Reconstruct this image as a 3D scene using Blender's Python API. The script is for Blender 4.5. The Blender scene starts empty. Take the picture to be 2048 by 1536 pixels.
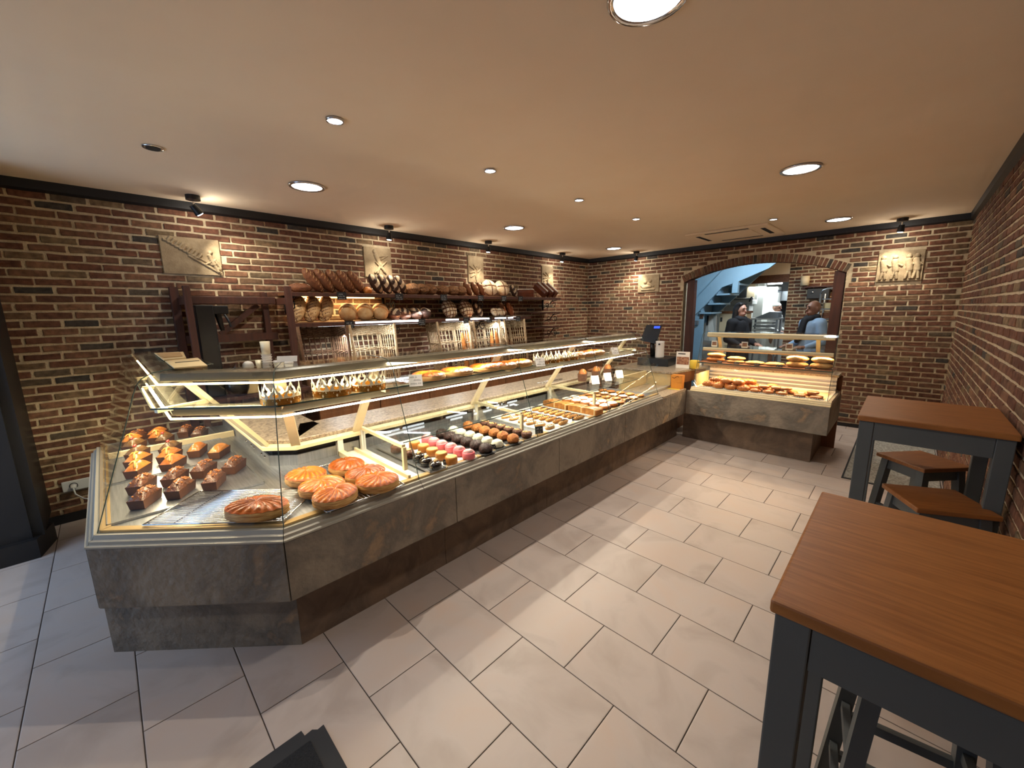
import bpy, bmesh, math, random
from mathutils import Vector, Matrix

random.seed(7)
scene = bpy.context.scene
COL = scene.collection
PI = math.pi

# ---------------------------------------------------------------- camera
cam_data = bpy.data.cameras.new('camera')
cam_data.sensor_width = 36.0
cam_data.lens = 796.2 / 2048 * 36.0
cam_data.clip_start = 0.02
cam_data.clip_end = 60
camera = bpy.data.objects.new('camera', cam_data)
COL.objects.link(camera)
_r = Vector((0.71354272, 0.70042611, -0.0161261))
_u = Vector((-0.11398363, 0.13876716, 0.98374357))
_f = Vector((-0.69127746, 0.70010495, -0.1788534))
camera.matrix_world = Matrix(((_r.x, _u.x, -_f.x, 0), (_r.y, _u.y, -_f.y, 0), (_r.z, _u.z, -_f.z, 1.56), (0, 0, 0, 1)))
scene.camera = camera

# ---------------------------------------------------------------- view, world
vs = scene.view_settings
vs.view_transform = 'Standard'
vs.look = 'None'
vs.gamma = 1.0
vs.use_curve_mapping = False
vs.exposure = EXPOSURE = 0.15
world = bpy.data.worlds.new('world')
scene.world = world
world.use_nodes = True
_bg = world.node_tree.nodes['Background']
_bg.inputs[0].default_value = (0.42, 0.55, 0.85, 1)
_bg.inputs[1].default_value = 0.35
try:
    scene.cycles.max_bounces = 6
    scene.cycles.diffuse_bounces = 3
    scene.cycles.glossy_bounces = 2
    scene.cycles.transmission_bounces = 2
    scene.cycles.transparent_max_bounces = 16
    scene.cycles.adaptive_threshold = 0.08
    scene.cycles.adaptive_min_samples = 16
    scene.cycles.sample_clamp_indirect = 4.0
    scene.cycles.caustics_reflective = False
    scene.cycles.caustics_refractive = False
except Exception:
    pass

# room
XL, XR, YB, YF, ZC = -4.5, 0.385, 6.694, -1.75, 2.52


def lin(c):
    c = c / 255.0
    return c / 12.92 if c <= 0.04045 else ((c + 0.055) / 1.055) ** 2.4


def rgb(r, g, b):
    return (lin(r), lin(g), lin(b), 1.0)


# ---------------------------------------------------------------- lights of the room
def light(name, kind, loc, target, energy, color=(1, 1, 1), size=0.1, size_y=None, spot=60, blend=0.3, spread=None, radius=0.02):
    d = bpy.data.lights.new(name, kind)
    d.energy = energy
    d.color = color
    if kind == 'AREA':
        if size_y:
            d.shape = 'RECTANGLE'
            d.size = size
            d.size_y = size_y
        else:
            d.shape = 'DISK'
            d.size = size
        if spread:
            d.spread = math.radians(spread)
    elif kind == 'POINT':
        d.shadow_soft_size = radius
    elif kind == 'SPOT':
        d.spot_size = math.radians(spot)
        d.spot_blend = blend
        d.shadow_soft_size = radius
    o = bpy.data.objects.new(name, d)
    COL.objects.link(o)
    o.location = loc
    dv = Vector(target) - Vector(loc)
    o.rotation_euler = dv.to_track_quat('-Z', 'Y').to_euler()
    return o


WARM = (1.0, 0.80, 0.58)
NEUT = (1.0, 0.92, 0.82)
COOL = (0.86, 0.93, 1.0)
BIGS = [(-0.69, 1.33), (-0.66, 3.60), (-0.68, 5.93), (-3.36, 1.23), (-3.38, 3.50), (-3.44, 5.82), (-0.70, -0.95)]  # last one is added, unseen behind the camera, for more bounce light
SMALLS = [(-2.16, 0.957), (-2.165, 2.013), (-2.18, 3.084), (-2.2, 4.162), (-1.184, 5.341)]
for i, (x, y) in enumerate(BIGS):
    light('downlight_glow', 'AREA', (x, y, ZC - 0.012), (x, y, 0), 7.0 if x > -1 else 8.5, NEUT, size=0.15, spread=165)
for i, (x, y) in enumerate(SMALLS):
    light('small_spot_glow', 'SPOT', (x, y, ZC - 0.015), (x, y, 0), 46, NEUT, spot=86, blend=0.35, radius=0.014)
# daylight through the shop front behind the camera
light('shop_front_daylight', 'AREA', (-3.45, YF + 0.06, 1.2), (-3.1, 1.2, 0.0), 32, (0.45, 0.66, 1.0), size=1.4, size_y=1.6)


# ---------------------------------------------------------------- materials
def nodes_of(m):
    m.use_nodes = True
    nt = m.node_tree
    return nt, nt.nodes['Principled BSDF']


MATS = {}


def mat(name, c1, c2=None, rough=0.5, metal=0.0, scale=6.0, detail=4.0, bump=0.0, bscale=60.0, stretch=(1, 1, 1),
        emis=None, estr=0.0, coat=0.0, spec=0.5, lo=0.35, hi=0.65, c3=None, alpha=None, rand=0.0, sheen=0.0, distort=0.0, sss=0.0):
    m = bpy.data.materials.new(name)
    nt, b = nodes_of(m)
    N, L = nt.nodes, nt.links
    b.inputs['Roughness'].default_value = rough
    b.inputs['Metallic'].default_value = metal
    b.inputs['Specular IOR Level'].default_value = spec
    b.inputs['Coat Weight'].default_value = coat
    b.inputs['Coat Roughness'].default_value = 0.12
    b.inputs['Base Color'].default_value = c1
    tc = N.new('ShaderNodeTexCoord')
    mp = N.new('ShaderNodeMapping')
    mp.inputs['Scale'].default_value = stretch
    L.new(tc.outputs['Object'], mp.inputs['Vector'])
    vec = mp.outputs['Vector']
    if rand:
        oi = N.new('ShaderNodeObjectInfo')
        ad = N.new('ShaderNodeVectorMath')
        ad.operation = 'ADD'
        sc = N.new('ShaderNodeMath')
        sc.operation = 'MULTIPLY'
        sc.inputs[1].default_value = 37.0
        L.new(oi.outputs['Random'], sc.inputs[0])
        cx = N.new('ShaderNodeCombineXYZ')
        for k in range(3):
            L.new(sc.outputs[0], cx.inputs[k])
        L.new(vec, ad.inputs[0])
        L.new(cx.outputs[0], ad.inputs[1])
        vec = ad.outputs[0]
    if c2 is not None:
        nz = N.new('ShaderNodeTexNoise')
        nz.inputs['Scale'].default_value = scale
        nz.inputs['Detail'].default_value = detail
        nz.inputs['Roughness'].default_value = 0.6
        nz.inputs['Distortion'].default_value = distort
        L.new(vec, nz.inputs['Vector'])
        cr = N.new('ShaderNodeValToRGB')
        e = cr.color_ramp.elements
        e[0].position, e[1].position = lo, hi
        e[0].color, e[1].color = c1, c2
        if c3 is not None:
            x = cr.color_ramp.elements.new(min(0.98, hi + 0.12))
            x.color = c3
        L.new(nz.outputs['Fac'], cr.inputs['Fac'])
        L.new(cr.outputs['Color'], b.inputs['Base Color'])
    if bump:
        n2 = N.new('ShaderNodeTexNoise')
        n2.inputs['Scale'].default_value = bscale
        n2.inputs['Detail'].default_value = 3.0
        L.new(vec, n2.inputs['Vector'])
        bp = N.new('ShaderNodeBump')
        bp.inputs['Strength'].default_value = min(1.0, bump)
        bp.inputs['Distance'].default_value = 0.01
        L.new(n2.outputs['Fac'], bp.inputs['Height'])
        L.new(bp.outputs['Normal'], b.inputs['Normal'])
    if emis is not None:
        b.inputs['Emission Color'].default_value = emis
        b.inputs['Emission Strength'].default_value = estr
    if sss:
        b.inputs['Subsurface Weight'].default_value = sss
        b.inputs['Subsurface Radius'].default_value = (0.01, 0.005, 0.003)
    MATS[name] = m
    return m


def glass_mat(name, tint=(0.97, 0.99, 0.98, 1), refl=1.0, rough=0.0):
    """clear pane: light passes straight through, the surface mirrors by Fresnel"""
    m = bpy.data.materials.new(name)
    m.use_nodes = True
    nt = m.node_tree
    N, L = nt.nodes, nt.links
    N.clear()
    out = N.new('ShaderNodeOutputMaterial')
    mix = N.new('ShaderNodeMixShader')
    tr = N.new('ShaderNodeBsdfTransparent')
    tr.inputs[0].default_value = tint
    gl = N.new('ShaderNodeBsdfGlossy')
    gl.inputs['Roughness'].default_value = rough
    gl.inputs['Color'].default_value = (1, 1, 1, 1)
    lw = N.new('ShaderNodeLayerWeight')
    lw.inputs['Blend'].default_value = 0.5
    pw = N.new('ShaderNodeMath')
    pw.operation = 'POWER'
    pw.inputs[1].default_value = 5.0
    L.new(lw.outputs['Facing'], pw.inputs[0])
    mu = N.new('ShaderNodeMath')
    mu.operation = 'MULTIPLY_ADD'
    mu.inputs[1].default_value = 0.75 * refl
    mu.inputs[2].default_value = 0.03 * refl
    L.new(pw.outputs[0], mu.inputs[0])
    L.new(mu.outputs[0], mix.inputs[0])
    L.new(tr.outputs[0], mix.inputs[1])
    L.new(gl.outputs[0], mix.inputs[2])
    L.new(mix.outputs[0], out.inputs[0])
    MATS[name] = m
    return m


def wood_mat(name, c1, c2, scale=4.0, stretch=(1, 12, 12), rough=0.45, coat=0.0):
    m = bpy.data.materials.new(name)
    nt, b = nodes_of(m)
    N, L = nt.nodes, nt.links
    tc = N.new('ShaderNodeTexCoord')
    mp = N.new('ShaderNodeMapping')
    mp.inputs['Scale'].default_value = stretch
    nz = N.new('ShaderNodeTexNoise')
    nz.inputs['Scale'].default_value = scale
    nz.inputs['Detail'].default_value = 6
    nz.inputs['Distortion'].default_value = 0.6
    cr = N.new('ShaderNodeValToRGB')
    e = cr.color_ramp.elements
    e[0].position, e[1].position = 0.3, 0.7
    e[0].color, e[1].color = c1, c2
    L.new(tc.outputs['Object'], mp.inputs['Vector'])
    L.new(mp.outputs[0], nz.inputs['Vector'])
    L.new(nz.outputs['Fac'], cr.inputs['Fac'])
    L.new(cr.outputs['Color'], b.inputs['Base Color'])
    bp = N.new('ShaderNodeBump')
    bp.inputs['Strength'].default_value = 0.08
    L.new(nz.outputs['Fac'], bp.inputs['Height'])
    L.new(bp.outputs['Normal'], b.inputs['Normal'])
    b.inputs['Roughness'].default_value = rough
    b.inputs['Coat Weight'].default_value = coat
    MATS[name] = m
    return m


def brick_mat(name, palette, stops):
    """one brick one colour: random per object and per loose piece, plus grain"""
    m = bpy.data.materials.new(name)
    nt, b = nodes_of(m)
    N, L = nt.nodes, nt.links
    oi = N.new('ShaderNodeObjectInfo')
    ge = N.new('ShaderNodeNewGeometry')
    ad = N.new('ShaderNodeMath')
    L.new(oi.outputs['Random'], ad.inputs[0])
    L.new(ge.outputs['Random Per Island'], ad.inputs[1])
    fr = N.new('ShaderNodeMath')
    fr.operation = 'FRACT'
    L.new(ad.outputs[0], fr.inputs[0])
    cr = N.new('ShaderNodeValToRGB')
    cr.color_ramp.interpolation = 'LINEAR'
    els = cr.color_ramp.elements
    els[0].position, els[0].color = stops[0], palette[0]
    els[1].position, els[1].color = stops[-1], palette[-1]
    for s, c in list(zip(stops, palette))[1:-1]:
        x = els.new(s)
        x.color = c
    L.new(fr.outputs[0], cr.inputs['Fac'])
    nz = N.new('ShaderNodeTexNoise')
    nz.inputs['Scale'].default_value = 28
    nz.inputs['Detail'].default_value = 5
    L.new(ge.outputs['Position'], nz.inputs['Vector'])
    hs = N.new('ShaderNodeHueSaturation')
    mr = N.new('ShaderNodeMapRange')
    mr.inputs['From Min'].default_value = 0.3
    mr.inputs['From Max'].default_value = 0.7
    mr.inputs['To Min'].default_value = 0.6
    mr.inputs['To Max'].default_value = 1.35
    L.new(nz.outputs['Fac'], mr.inputs['Value'])
    L.new(mr.outputs[0], hs.inputs['Value'])
    L.new(cr.outputs['Color'], hs.inputs['Color'])
    L.new(hs.outputs['Color'], b.inputs['Base Color'])
    bp = N.new('ShaderNodeBump')
    bp.inputs['Strength'].default_value = 0.35
    bp.inputs['Distance'].default_value = 0.006
    L.new(nz.outputs['Fac'], bp.inputs['Height'])
    L.new(bp.outputs['Normal'], b.inputs['Normal'])
    b.inputs['Roughness'].default_value = 0.85
    b.inputs['Specular IOR Level'].default_value = 0.25
    MATS[name] = m
    return m


def tile_mat(name, c1, c2, c3):
    m = bpy.data.materials.new(name)
    nt, b = nodes_of(m)
    N, L = nt.nodes, nt.links
    ge = N.new('ShaderNodeNewGeometry')
    oi = N.new('ShaderNodeObjectInfo')
    mu = N.new('ShaderNodeMath')
    mu.operation = 'MULTIPLY'
    mu.inputs[1].default_value = 53.0
    L.new(oi.outputs['Random'], mu.inputs[0])
    cx = N.new('ShaderNodeCombineXYZ')
    L.new(mu.outputs[0], cx.inputs[2])
    ad = N.new('ShaderNodeVectorMath')
    L.new(ge.outputs['Position'], ad.inputs[0])
    L.new(cx.outputs[0], ad.inputs[1])
    nz = N.new('ShaderNodeTexNoise')
    nz.inputs['Scale'].default_value = 3.2
    nz.inputs['Detail'].default_value = 5
    nz.inputs['Distortion'].default_value = 0.8
    L.new(ad.outputs[0], nz.inputs['Vector'])
    cr = N.new('ShaderNodeValToRGB')
    e = cr.color_ramp.elements
    e[0].position, e[0].color = 0.3, c1
    e[1].position, e[1].color = 0.72, c3
    x = e.new(0.5)
    x.color = c2
    L.new(nz.outputs['Fac'], cr.inputs['Fac'])
    L.new(cr.outputs['Color'], b.inputs['Base Color'])
    b.inputs['Roughness'].default_value = 0.42
    b.inputs['Specular IOR Level'].default_value = 0.4
    MATS[name] = m
    return m


# setting
mat('ceiling_paint', rgb(248, 228, 198), rgb(244, 222, 190), rough=0.9, scale=1.2)
mat('mortar', rgb(214, 196, 162), rgb(190, 170, 138), rough=0.95, scale=18, bump=0.5, bscale=120)
brick_mat('brick', [rgb(100, 66, 51), rgb(118, 79, 60), rgb(106, 72, 56), rgb(134, 98, 74), rgb(98, 68, 54), rgb(130, 108, 80), rgb(72, 66, 60)],
          [0.0, 0.25, 0.45, 0.62, 0.78, 0.9, 0.97])
tile_mat('floor_tile', rgb(166, 151, 140), rgb(180, 166, 156), rgb(182, 163, 149))
mat('grout', rgb(70, 60, 54), rough=0.95)
mat('black_trim', rgb(26, 25, 26), rough=0.5)
mat('relief_stone', rgb(176, 156, 124), rgb(150, 130, 100), rough=0.9, scale=14, bump=0.3, bscale=90)
# counter
mat('slate_stone', rgb(146, 134, 118), rgb(110, 102, 92), rough=0.62, scale=4.0, detail=12, stretch=(1, 1, 1), bump=0.9, bscale=26, c3=rgb(168, 140, 108), distort=0.5, lo=0.4, hi=0.6)
mat('granite', rgb(184, 166, 140), rgb(132, 116, 98), rough=0.3, scale=60, detail=6, c3=rgb(92, 74, 60), lo=0.4, hi=0.6)
mat('plinth_stone', rgb(124, 102, 84), rgb(94, 78, 66), rough=0.7, scale=5, detail=7, bump=0.4, bscale=30, distort=1.2)
mat('cream_metal', rgb(232, 214, 172), rough=0.38)
mat('rail_metal', rgb(104, 96, 78), rough=0.35, metal=0.2)
mat('grey_profile', rgb(172, 167, 154), rough=0.35, metal=0.15)
mat('bronze_profile', rgb(190, 160, 110), rough=0.35, metal=0.5)
mat('steel', rgb(190, 192, 194), rgb(168, 170, 172), rough=0.36, metal=0.95, scale=5, stretch=(1, 20, 1))
mat('white_enamel', rgb(238, 232, 218), rough=0.35)
glass_mat('pane_glass', tint=(0.985, 0.994, 0.99, 1), refl=0.62)
glass_mat('shelf_glass', tint=(0.975, 0.992, 0.982, 1), refl=0.7)
mat('glass_edge', rgb(66, 84, 78), rough=0.15, spec=0.8)
mat('dark_gap', rgb(20, 18, 17), rough=0.7)
mat('tube_warm', rgb(255, 240, 205), emis=rgb(255, 226, 160), estr=11)
mat('tube_white', rgb(255, 250, 240), emis=rgb(255, 244, 222), estr=11)
mat('strip_warm', rgb(255, 236, 200), emis=rgb(255, 214, 140), estr=5)
mat('strip_soft', rgb(255, 250, 240), emis=rgb(240, 246, 250), estr=4)
mat('lamp_disc', rgb(255, 255, 255), emis=rgb(236, 246, 255), estr=7.0)
mat('chrome', rgb(220, 220, 222), rough=0.12, metal=1.0)
mat('black_metal', rgb(22, 21, 22), rough=0.45)
mat('black_plastic', rgb(18, 18, 20), rough=0.35)
mat('white_plastic', rgb(226, 222, 214), rough=0.4)
mat('white_card', rgb(244, 240, 230), rough=0.8)
mat('ink', rgb(40, 34, 32), rough=0.8)
mat('chalk', rgb(226, 226, 222), rough=0.9)
mat('black_card', rgb(24, 24, 26), rough=0.7)
mat('cardboard', rgb(196, 160, 108), rgb(182, 146, 96), rough=0.85, scale=9)
mat('kraft_cream', rgb(226, 202, 150), rgb(216, 190, 138), rough=0.8, scale=6)
# furniture
wood_mat('table_wood', rgb(136, 82, 34), rgb(168, 108, 52), scale=2.4, stretch=(3, 42, 10), rough=0.42)
wood_mat('stool_wood', rgb(124, 72, 32), rgb(160, 100, 48), scale=2.4, stretch=(3, 40, 10), rough=0.45)
mat('grey_paint', rgb(86, 88, 86), rgb(78, 81, 80), rough=0.55, scale=3)
wood_mat('dark_wood', rgb(58, 30, 20), rgb(84, 44, 28), scale=3, stretch=(10, 10, 1.2), rough=0.6)
wood_mat('shelf_wood', rgb(90, 56, 34), rgb(126, 82, 50), scale=3, stretch=(12, 1.2, 12), rough=0.6)
wood_mat('cabinet_wood', rgb(120, 76, 44), rgb(144, 94, 56), scale=2, stretch=(10, 10, 1), rough=0.55)
mat('wicker', rgb(206, 182, 144), rgb(176, 146, 106), rough=0.8, scale=40, bump=0.4, bscale=160)
mat('wicker_dark', rgb(118, 84, 54), rgb(84, 56, 36), rough=0.8, scale=40, bump=0.4, bscale=160)
mat('mat_black', rgb(34, 35, 38), rgb(22, 22, 25), rough=0.95, scale=130, bump=0.8, bscale=220)
mat('rubber_edge', rgb(38, 38, 40), rough=0.8)
mat('mat_grey', rgb(176, 172, 160), rgb(120, 116, 108), rough=0.95, scale=60, bump=0.6, bscale=160)
# food
mat('crust_gold', rgb(206, 134, 62), rgb(176, 98, 38), rough=0.5, scale=26, bump=0.3, bscale=60, c3=rgb(226, 170, 96), rand=1)
mat('crust_brown', rgb(134, 82, 46), rgb(96, 54, 28), rough=0.7, scale=30, bump=0.4, bscale=80, c3=rgb(170, 116, 70), rand=1)
mat('crust_dark', rgb(74, 46, 30), rgb(48, 30, 22), rough=0.75, scale=24, bump=0.4, bscale=80, c3=rgb(190, 172, 146), lo=0.4, hi=0.62, rand=1)
mat('crust_pale', rgb(196, 148, 92), rgb(222, 186, 132), rough=0.75, scale=16, bump=0.25, bscale=80, rand=1)
mat('crust_flour', rgb(222, 206, 178), rgb(190, 156, 112), rough=0.85, scale=16, bump=0.25, bscale=80, rand=1)
mat('crust_score', rgb(92, 56, 32), rgb(120, 76, 44), rough=0.8, scale=30)
mat('crust_seed', rgb(150, 104, 60), rgb(86, 54, 32), rough=0.8, scale=70, bump=0.9, bscale=120, c3=rgb(196, 156, 108), rand=1)
mat('tin_loaf', rgb(112, 54, 26), rgb(86, 40, 20), rough=0.4, scale=14, rand=1)
mat('sugar_white', rgb(240, 234, 224), rgb(226, 216, 202), rough=0.7, scale=30, bump=0.4, bscale=150)
mat('galette_top', rgb(206, 116, 36), rgb(176, 88, 22), rough=0.24, scale=22, c3=rgb(234, 152, 60), coat=0.0, spec=0.35, bump=0.25, bscale=60, rand=1)
mat('galette_dark', rgb(150, 78, 22), rgb(108, 52, 14), rough=0.26, scale=24, c3=rgb(206, 132, 46), coat=0.0, spec=0.35, bump=0.35, bscale=60, rand=1)
mat('galette_line', rgb(156, 78, 22), rgb(128, 60, 16), spec=0.22, rough=0.4, scale=22, rand=1)
mat('galette_side', rgb(232, 188, 118), rgb(176, 116, 52), rough=0.6, scale=12, stretch=(1, 1, 14), bump=0.4, bscale=60, rand=1)
mat('cake_choc', rgb(108, 64, 34), rgb(72, 42, 24), rough=0.3, scale=36, coat=0.3, bump=0.7, bscale=90, c3=rgb(170, 116, 70), rand=1)
mat('cake_gold', rgb(200, 128, 52), rgb(168, 92, 30), rough=0.3, scale=18, coat=0.4, bump=0.3, bscale=70, c3=rgb(222, 160, 80), rand=1)
mat('cake_green', rgb(120, 84, 40), rgb(86, 60, 30), rough=0.35, scale=24, coat=0.3, bump=0.4, bscale=80, rand=1)
mat('cake_paper', rgb(98, 58, 28), rgb(74, 42, 20), rough=0.6, scale=10)
mat('orange_peel', rgb(236, 170, 74), rough=0.3, coat=0.5)
mat('candied_red', rgb(206, 70, 56), rough=0.25, coat=0.5)
mat('black_glaze', rgb(22, 16, 15), rough=0.06, coat=1.0)
mat('nut', rgb(206, 160, 96), rgb(226, 190, 134), rough=0.5, scale=40)
mat('caramel', rgb(196, 128, 52), rgb(170, 104, 38), rough=0.35, scale=16)
mat('caramel_top', rgb(222, 182, 116), rgb(186, 134, 70), rough=0.5, scale=70, stretch=(1, 6, 1))
mat('pink_glaze', rgb(226, 104, 112), rgb(236, 130, 136), rough=0.3, scale=6, sss=0.1)
mat('pink_cream', rgb(246, 190, 186), rough=0.6)
mat('choc_shaving', rgb(62, 36, 30), rgb(40, 24, 20), rough=0.5, scale=40, bump=0.6, bscale=120)
mat('cream_white', rgb(244, 238, 214), rgb(232, 226, 200), rough=0.6, scale=26, bump=0.3, bscale=90)
mat('praline', rgb(190, 118, 50), rgb(150, 86, 34), rough=0.6, scale=46, bump=0.8, bscale=120)
mat('brownie', rgb(106, 62, 38), rgb(70, 40, 26), rough=0.6, scale=50, bump=0.6, bscale=120)
mat('paper_white', rgb(240, 238, 230), rough=0.75)
mat('eclair_dough', rgb(212, 158, 86), rgb(190, 132, 64), rough=0.55, scale=20)
mat('dark_choc', rgb(58, 30, 18), rough=0.25, coat=0.4)
mat('slab_cake', rgb(196, 134, 60), rgb(160, 98, 40), rough=0.5, scale=30, bump=0.4, bscale=80)
mat('pastry', rgb(206, 128, 58), rgb(170, 90, 36), rough=0.35, scale=30, coat=0.25, bump=0.5, bscale=50, c3=rgb(236, 178, 104), rand=1)
mat('raisin_bread', rgb(214, 172, 108), rgb(190, 140, 78), rough=0.6, scale=24, bump=0.4, bscale=70, c3=rgb(70, 40, 26), hi=0.62, rand=1)
mat('icing', rgb(246, 236, 220), rough=0.35, coat=0.3)
mat('gold_paper', rgb(248, 238, 206), rough=0.35, metal=0.1)
mat('gold_foil', rgb(196, 136, 52), rough=0.25, metal=0.8)
# kitchen
mat('blue_paint', rgb(150, 184, 204), rgb(140, 174, 196), rough=0.6, scale=2)
mat('kitchen_white', rgb(206, 208, 200), rgb(190, 192, 186), rough=0.5, scale=2)
mat('kitchen_steel', rgb(150, 156, 160), rough=0.35, metal=0.8)
mat('kitchen_dark', rgb(44, 46, 48), rough=0.6)
mat('kitchen_cream', rgb(222, 204, 168), rough=0.5)
mat('kitchen_floor', rgb(120, 112, 104), rough=0.6)
mat('skin', rgb(196, 148, 124), rgb(184, 134, 112), rough=0.5, scale=8, sss=0.05)
mat('skin_tan', rgb(150, 108, 86), rgb(138, 98, 78), rough=0.5, scale=8, sss=0.05)
mat('hair_black', rgb(22, 18, 18), rough=0.45, bump=0.5, bscale=90, stretch=(1, 1, 0.1))
mat('coat_black', rgb(20, 21, 26), rough=0.85)
mat('shirt_blue', rgb(150, 178, 206), rgb(136, 166, 196), rough=0.8, scale=6)
mat('trouser_dark', rgb(34, 36, 44), rough=0.85)
mat('eye', rgb(30, 24, 22), rough=0.2)
mat('lip', rgb(150, 84, 78), rough=0.5)
mat('register_screen', rgb(30, 50, 160), emis=rgb(50, 80, 230), estr=1.6)
mat('bag_orange', rgb(214, 140, 44), rgb(200, 124, 36), rough=0.6, scale=5)
mat('bag_yellow', rgb(226, 196, 70), rough=0.6)
mat('photo_dark', rgb(120, 60, 44), rgb(196, 150, 110), rough=0.4, scale=30, c3=rgb(70, 40, 34))
mat('plug_white', rgb(210, 214, 214), rough=0.4)

# faint glowing surfaces: their lamps do the lighting, no need to sample the discs as well
for _n in ('lamp_disc', 'strip_warm', 'strip_soft', 'register_screen'):
    MATS[_n].cycles.emission_sampling = 'NONE'


# ---------------------------------------------------------------- mesh helpers
class MB:
    def __init__(self):
        self.v, self.f, self.mi = [], [], []

    def add(self, vs, fs, mi=0):
        o = len(self.v)
        self.v += [tuple(p) for p in vs]
        self.f += [tuple(i + o for i in f) for f in fs]
        self.mi += [mi] * len(fs)
        return self

    def box(self, x0, x1, y0, y1, z0, z1, mi=0):
        return self.add([(x0, y0, z0), (x1, y0, z0), (x1, y1, z0), (x0, y1, z0), (x0, y0, z1), (x1, y0, z1), (x1, y1, z1), (x0, y1, z1)],
                        [(0, 3, 2, 1), (4, 5, 6, 7), (0, 1, 5, 4), (1, 2, 6, 5), (2, 3, 7, 6), (3, 0, 4, 7)], mi)

    def cbox(self, cx, cy, cz, sx, sy, sz, rz=0.0, mi=0):
        """box centred in plan on (cx, cy), standing on cz"""
        c, s = math.cos(rz), math.sin(rz)
        vs = []
        for z in (cz, cz + sz):
            for dx, dy in ((-1, -1), (1, -1), (1, 1), (-1, 1)):
                x, y = dx * sx / 2, dy * sy / 2
                vs.append((cx + c * x - s * y, cy + s * x + c * y, z))
        return self.add(vs, [(0, 3, 2, 1), (4, 5, 6, 7), (0, 1, 5, 4), (1, 2, 6, 5), (2, 3, 7, 6), (3, 0, 4, 7)], mi)

    def beam(self, p0, p1, w, h, up=(0, 0, 1), mi=0):
        """rectangular bar from p0 to p1; w across, h along 'up'"""
        p0, p1 = Vector(p0), Vector(p1)
        d = (p1 - p0).normalized()
        u = Vector(up)
        s = d.cross(u)
        if s.length < 1e-4:
            s = d.cross(Vector((0, 1, 0)))
        s.normalize()
        u = s.cross(d).normalized()
        vs = []
        for p in (p0, p1):
            for a, b in ((-1, -1), (1, -1), (1, 1), (-1, 1)):
                vs.append(p + s * (a * w / 2) + u * (b * h / 2))
        return self.add(vs, [(0, 3, 2, 1), (4, 5, 6, 7), (0, 1, 5, 4), (1, 2, 6, 5), (2, 3, 7, 6), (3, 0, 4, 7)], mi)

    def cyl(self, p0, p1, r0, r1=None, n=12, mi=0):
        r1 = r0 if r1 is None else r1
        p0, p1 = Vector(p0), Vector(p1)
        d = (p1 - p0).normalized()
        s = d.cross(Vector((0, 0, 1)))
        if s.length < 1e-4:
            s = Vector((1, 0, 0))
        s.normalize()
        u = s.cross(d)
        vs = []
        for p, r in ((p0, r0), (p1, r1)):
            for i in range(n):
                a = 2 * PI * i / n
                vs.append(p + (s * math.cos(a) + u * math.sin(a)) * r)
        fs = [(i, (i + 1) % n, n + (i + 1) % n, n + i) for i in range(n)]
        fs += [tuple(range(n - 1, -1, -1)), tuple(range(n, 2 * n))]
        return self.add(vs, fs, mi)

    def tube(self, path, r, n=8, mi=0):
        path = [Vector(p) for p in path]
        vs, fs = [], []
        m = len(path)
        for k, p in enumerate(path):
            d = (path[min(k + 1, m - 1)] - path[max(k - 1, 0)]).normalized()
            s = d.cross(Vector((0.31, 0.17, 0.93)))
            if s.length < 1e-3:
                s = d.cross(Vector((1, 0, 0)))
            s.normalize()
            u = s.cross(d)
            rr = r[k] if isinstance(r, (list, tuple)) else r
            for i in range(n):
                a = 2 * PI * i / n
                vs.append(p + (s * math.cos(a) + u * math.sin(a)) * rr)
        for k in range(m - 1):
            for i in range(n):
                fs.append((k * n + i, k * n + (i + 1) % n, (k + 1) * n + (i + 1) % n, (k + 1) * n + i))
        fs += [tuple(range(n - 1, -1, -1)), tuple(range((m - 1) * n, m * n))]
        return self.add(vs, fs, mi)

    def lathe(self, prof, n=16, c=(0, 0, 0), wob=None, mi=0):
        vs, fs = [], []
        for k, (r, z) in enumerate(prof):
            for i in range(n):
                a = 2 * PI * i / n
                q = r * (wob(a, z) if wob else 1)
                vs.append((c[0] + q * math.cos(a), c[1] + q * math.sin(a), c[2] + z))
        for k in range(len(prof) - 1):
            for i in range(n):
                fs.append((k * n + i, k * n + (i + 1) % n, (k + 1) * n + (i + 1) % n, (k + 1) * n + i))
        fs += [tuple(range(n - 1, -1, -1)), tuple(range((len(prof) - 1) * n, len(prof) * n))]
        return self.add(vs, fs, mi)

    def prism(self, poly, a0, a1, axis=2, mi=0):
        """polygon extruded along axis: axis 2 -> poly in xy, axis 1 -> poly in xz, axis 0 -> poly in yz"""
        def P(p, a):
            return (p[0], p[1], a) if axis == 2 else ((p[0], a, p[1]) if axis == 1 else (a, p[0], p[1]))
        n = len(poly)
        vs = [P(p, a0) for p in poly] + [P(p, a1) for p in poly]
        fs = [(i, (i + 1) % n, n + (i + 1) % n, n + i) for i in range(n)]
        fs += [tuple(range(n - 1, -1, -1)), tuple(range(n, 2 * n))]
        return self.add(vs, fs, mi)

    def blob(self, c, r, nu=16, nv=10, fn=None, mi=0, flat=None):
        """ellipsoid; fn(unit direction) scales the radius; flat cuts the underside"""
        vs, fs = [], []
        for j in range(nv + 1):
            t = PI * j / nv
            for i in range(nu):
                a = 2 * PI * i / nu
                d = (math.sin(t) * math.cos(a), math.sin(t) * math.sin(a), math.cos(t))
                q = fn(d) if fn else 1.0
                z = d[2] * r[2] * q
                if flat is not None:
                    z = max(z, -flat * r[2])
                vs.append((c[0] + d[0] * r[0] * q, c[1] + d[1] * r[1] * q, c[2] + z))
        for j in range(nv):
            for i in range(nu):
                fs.append((j * nu + i, (j + 1) * nu + i, (j + 1) * nu + (i + 1) % nu, j * nu + (i + 1) % nu))
        return self.add(vs, fs, mi)

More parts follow.
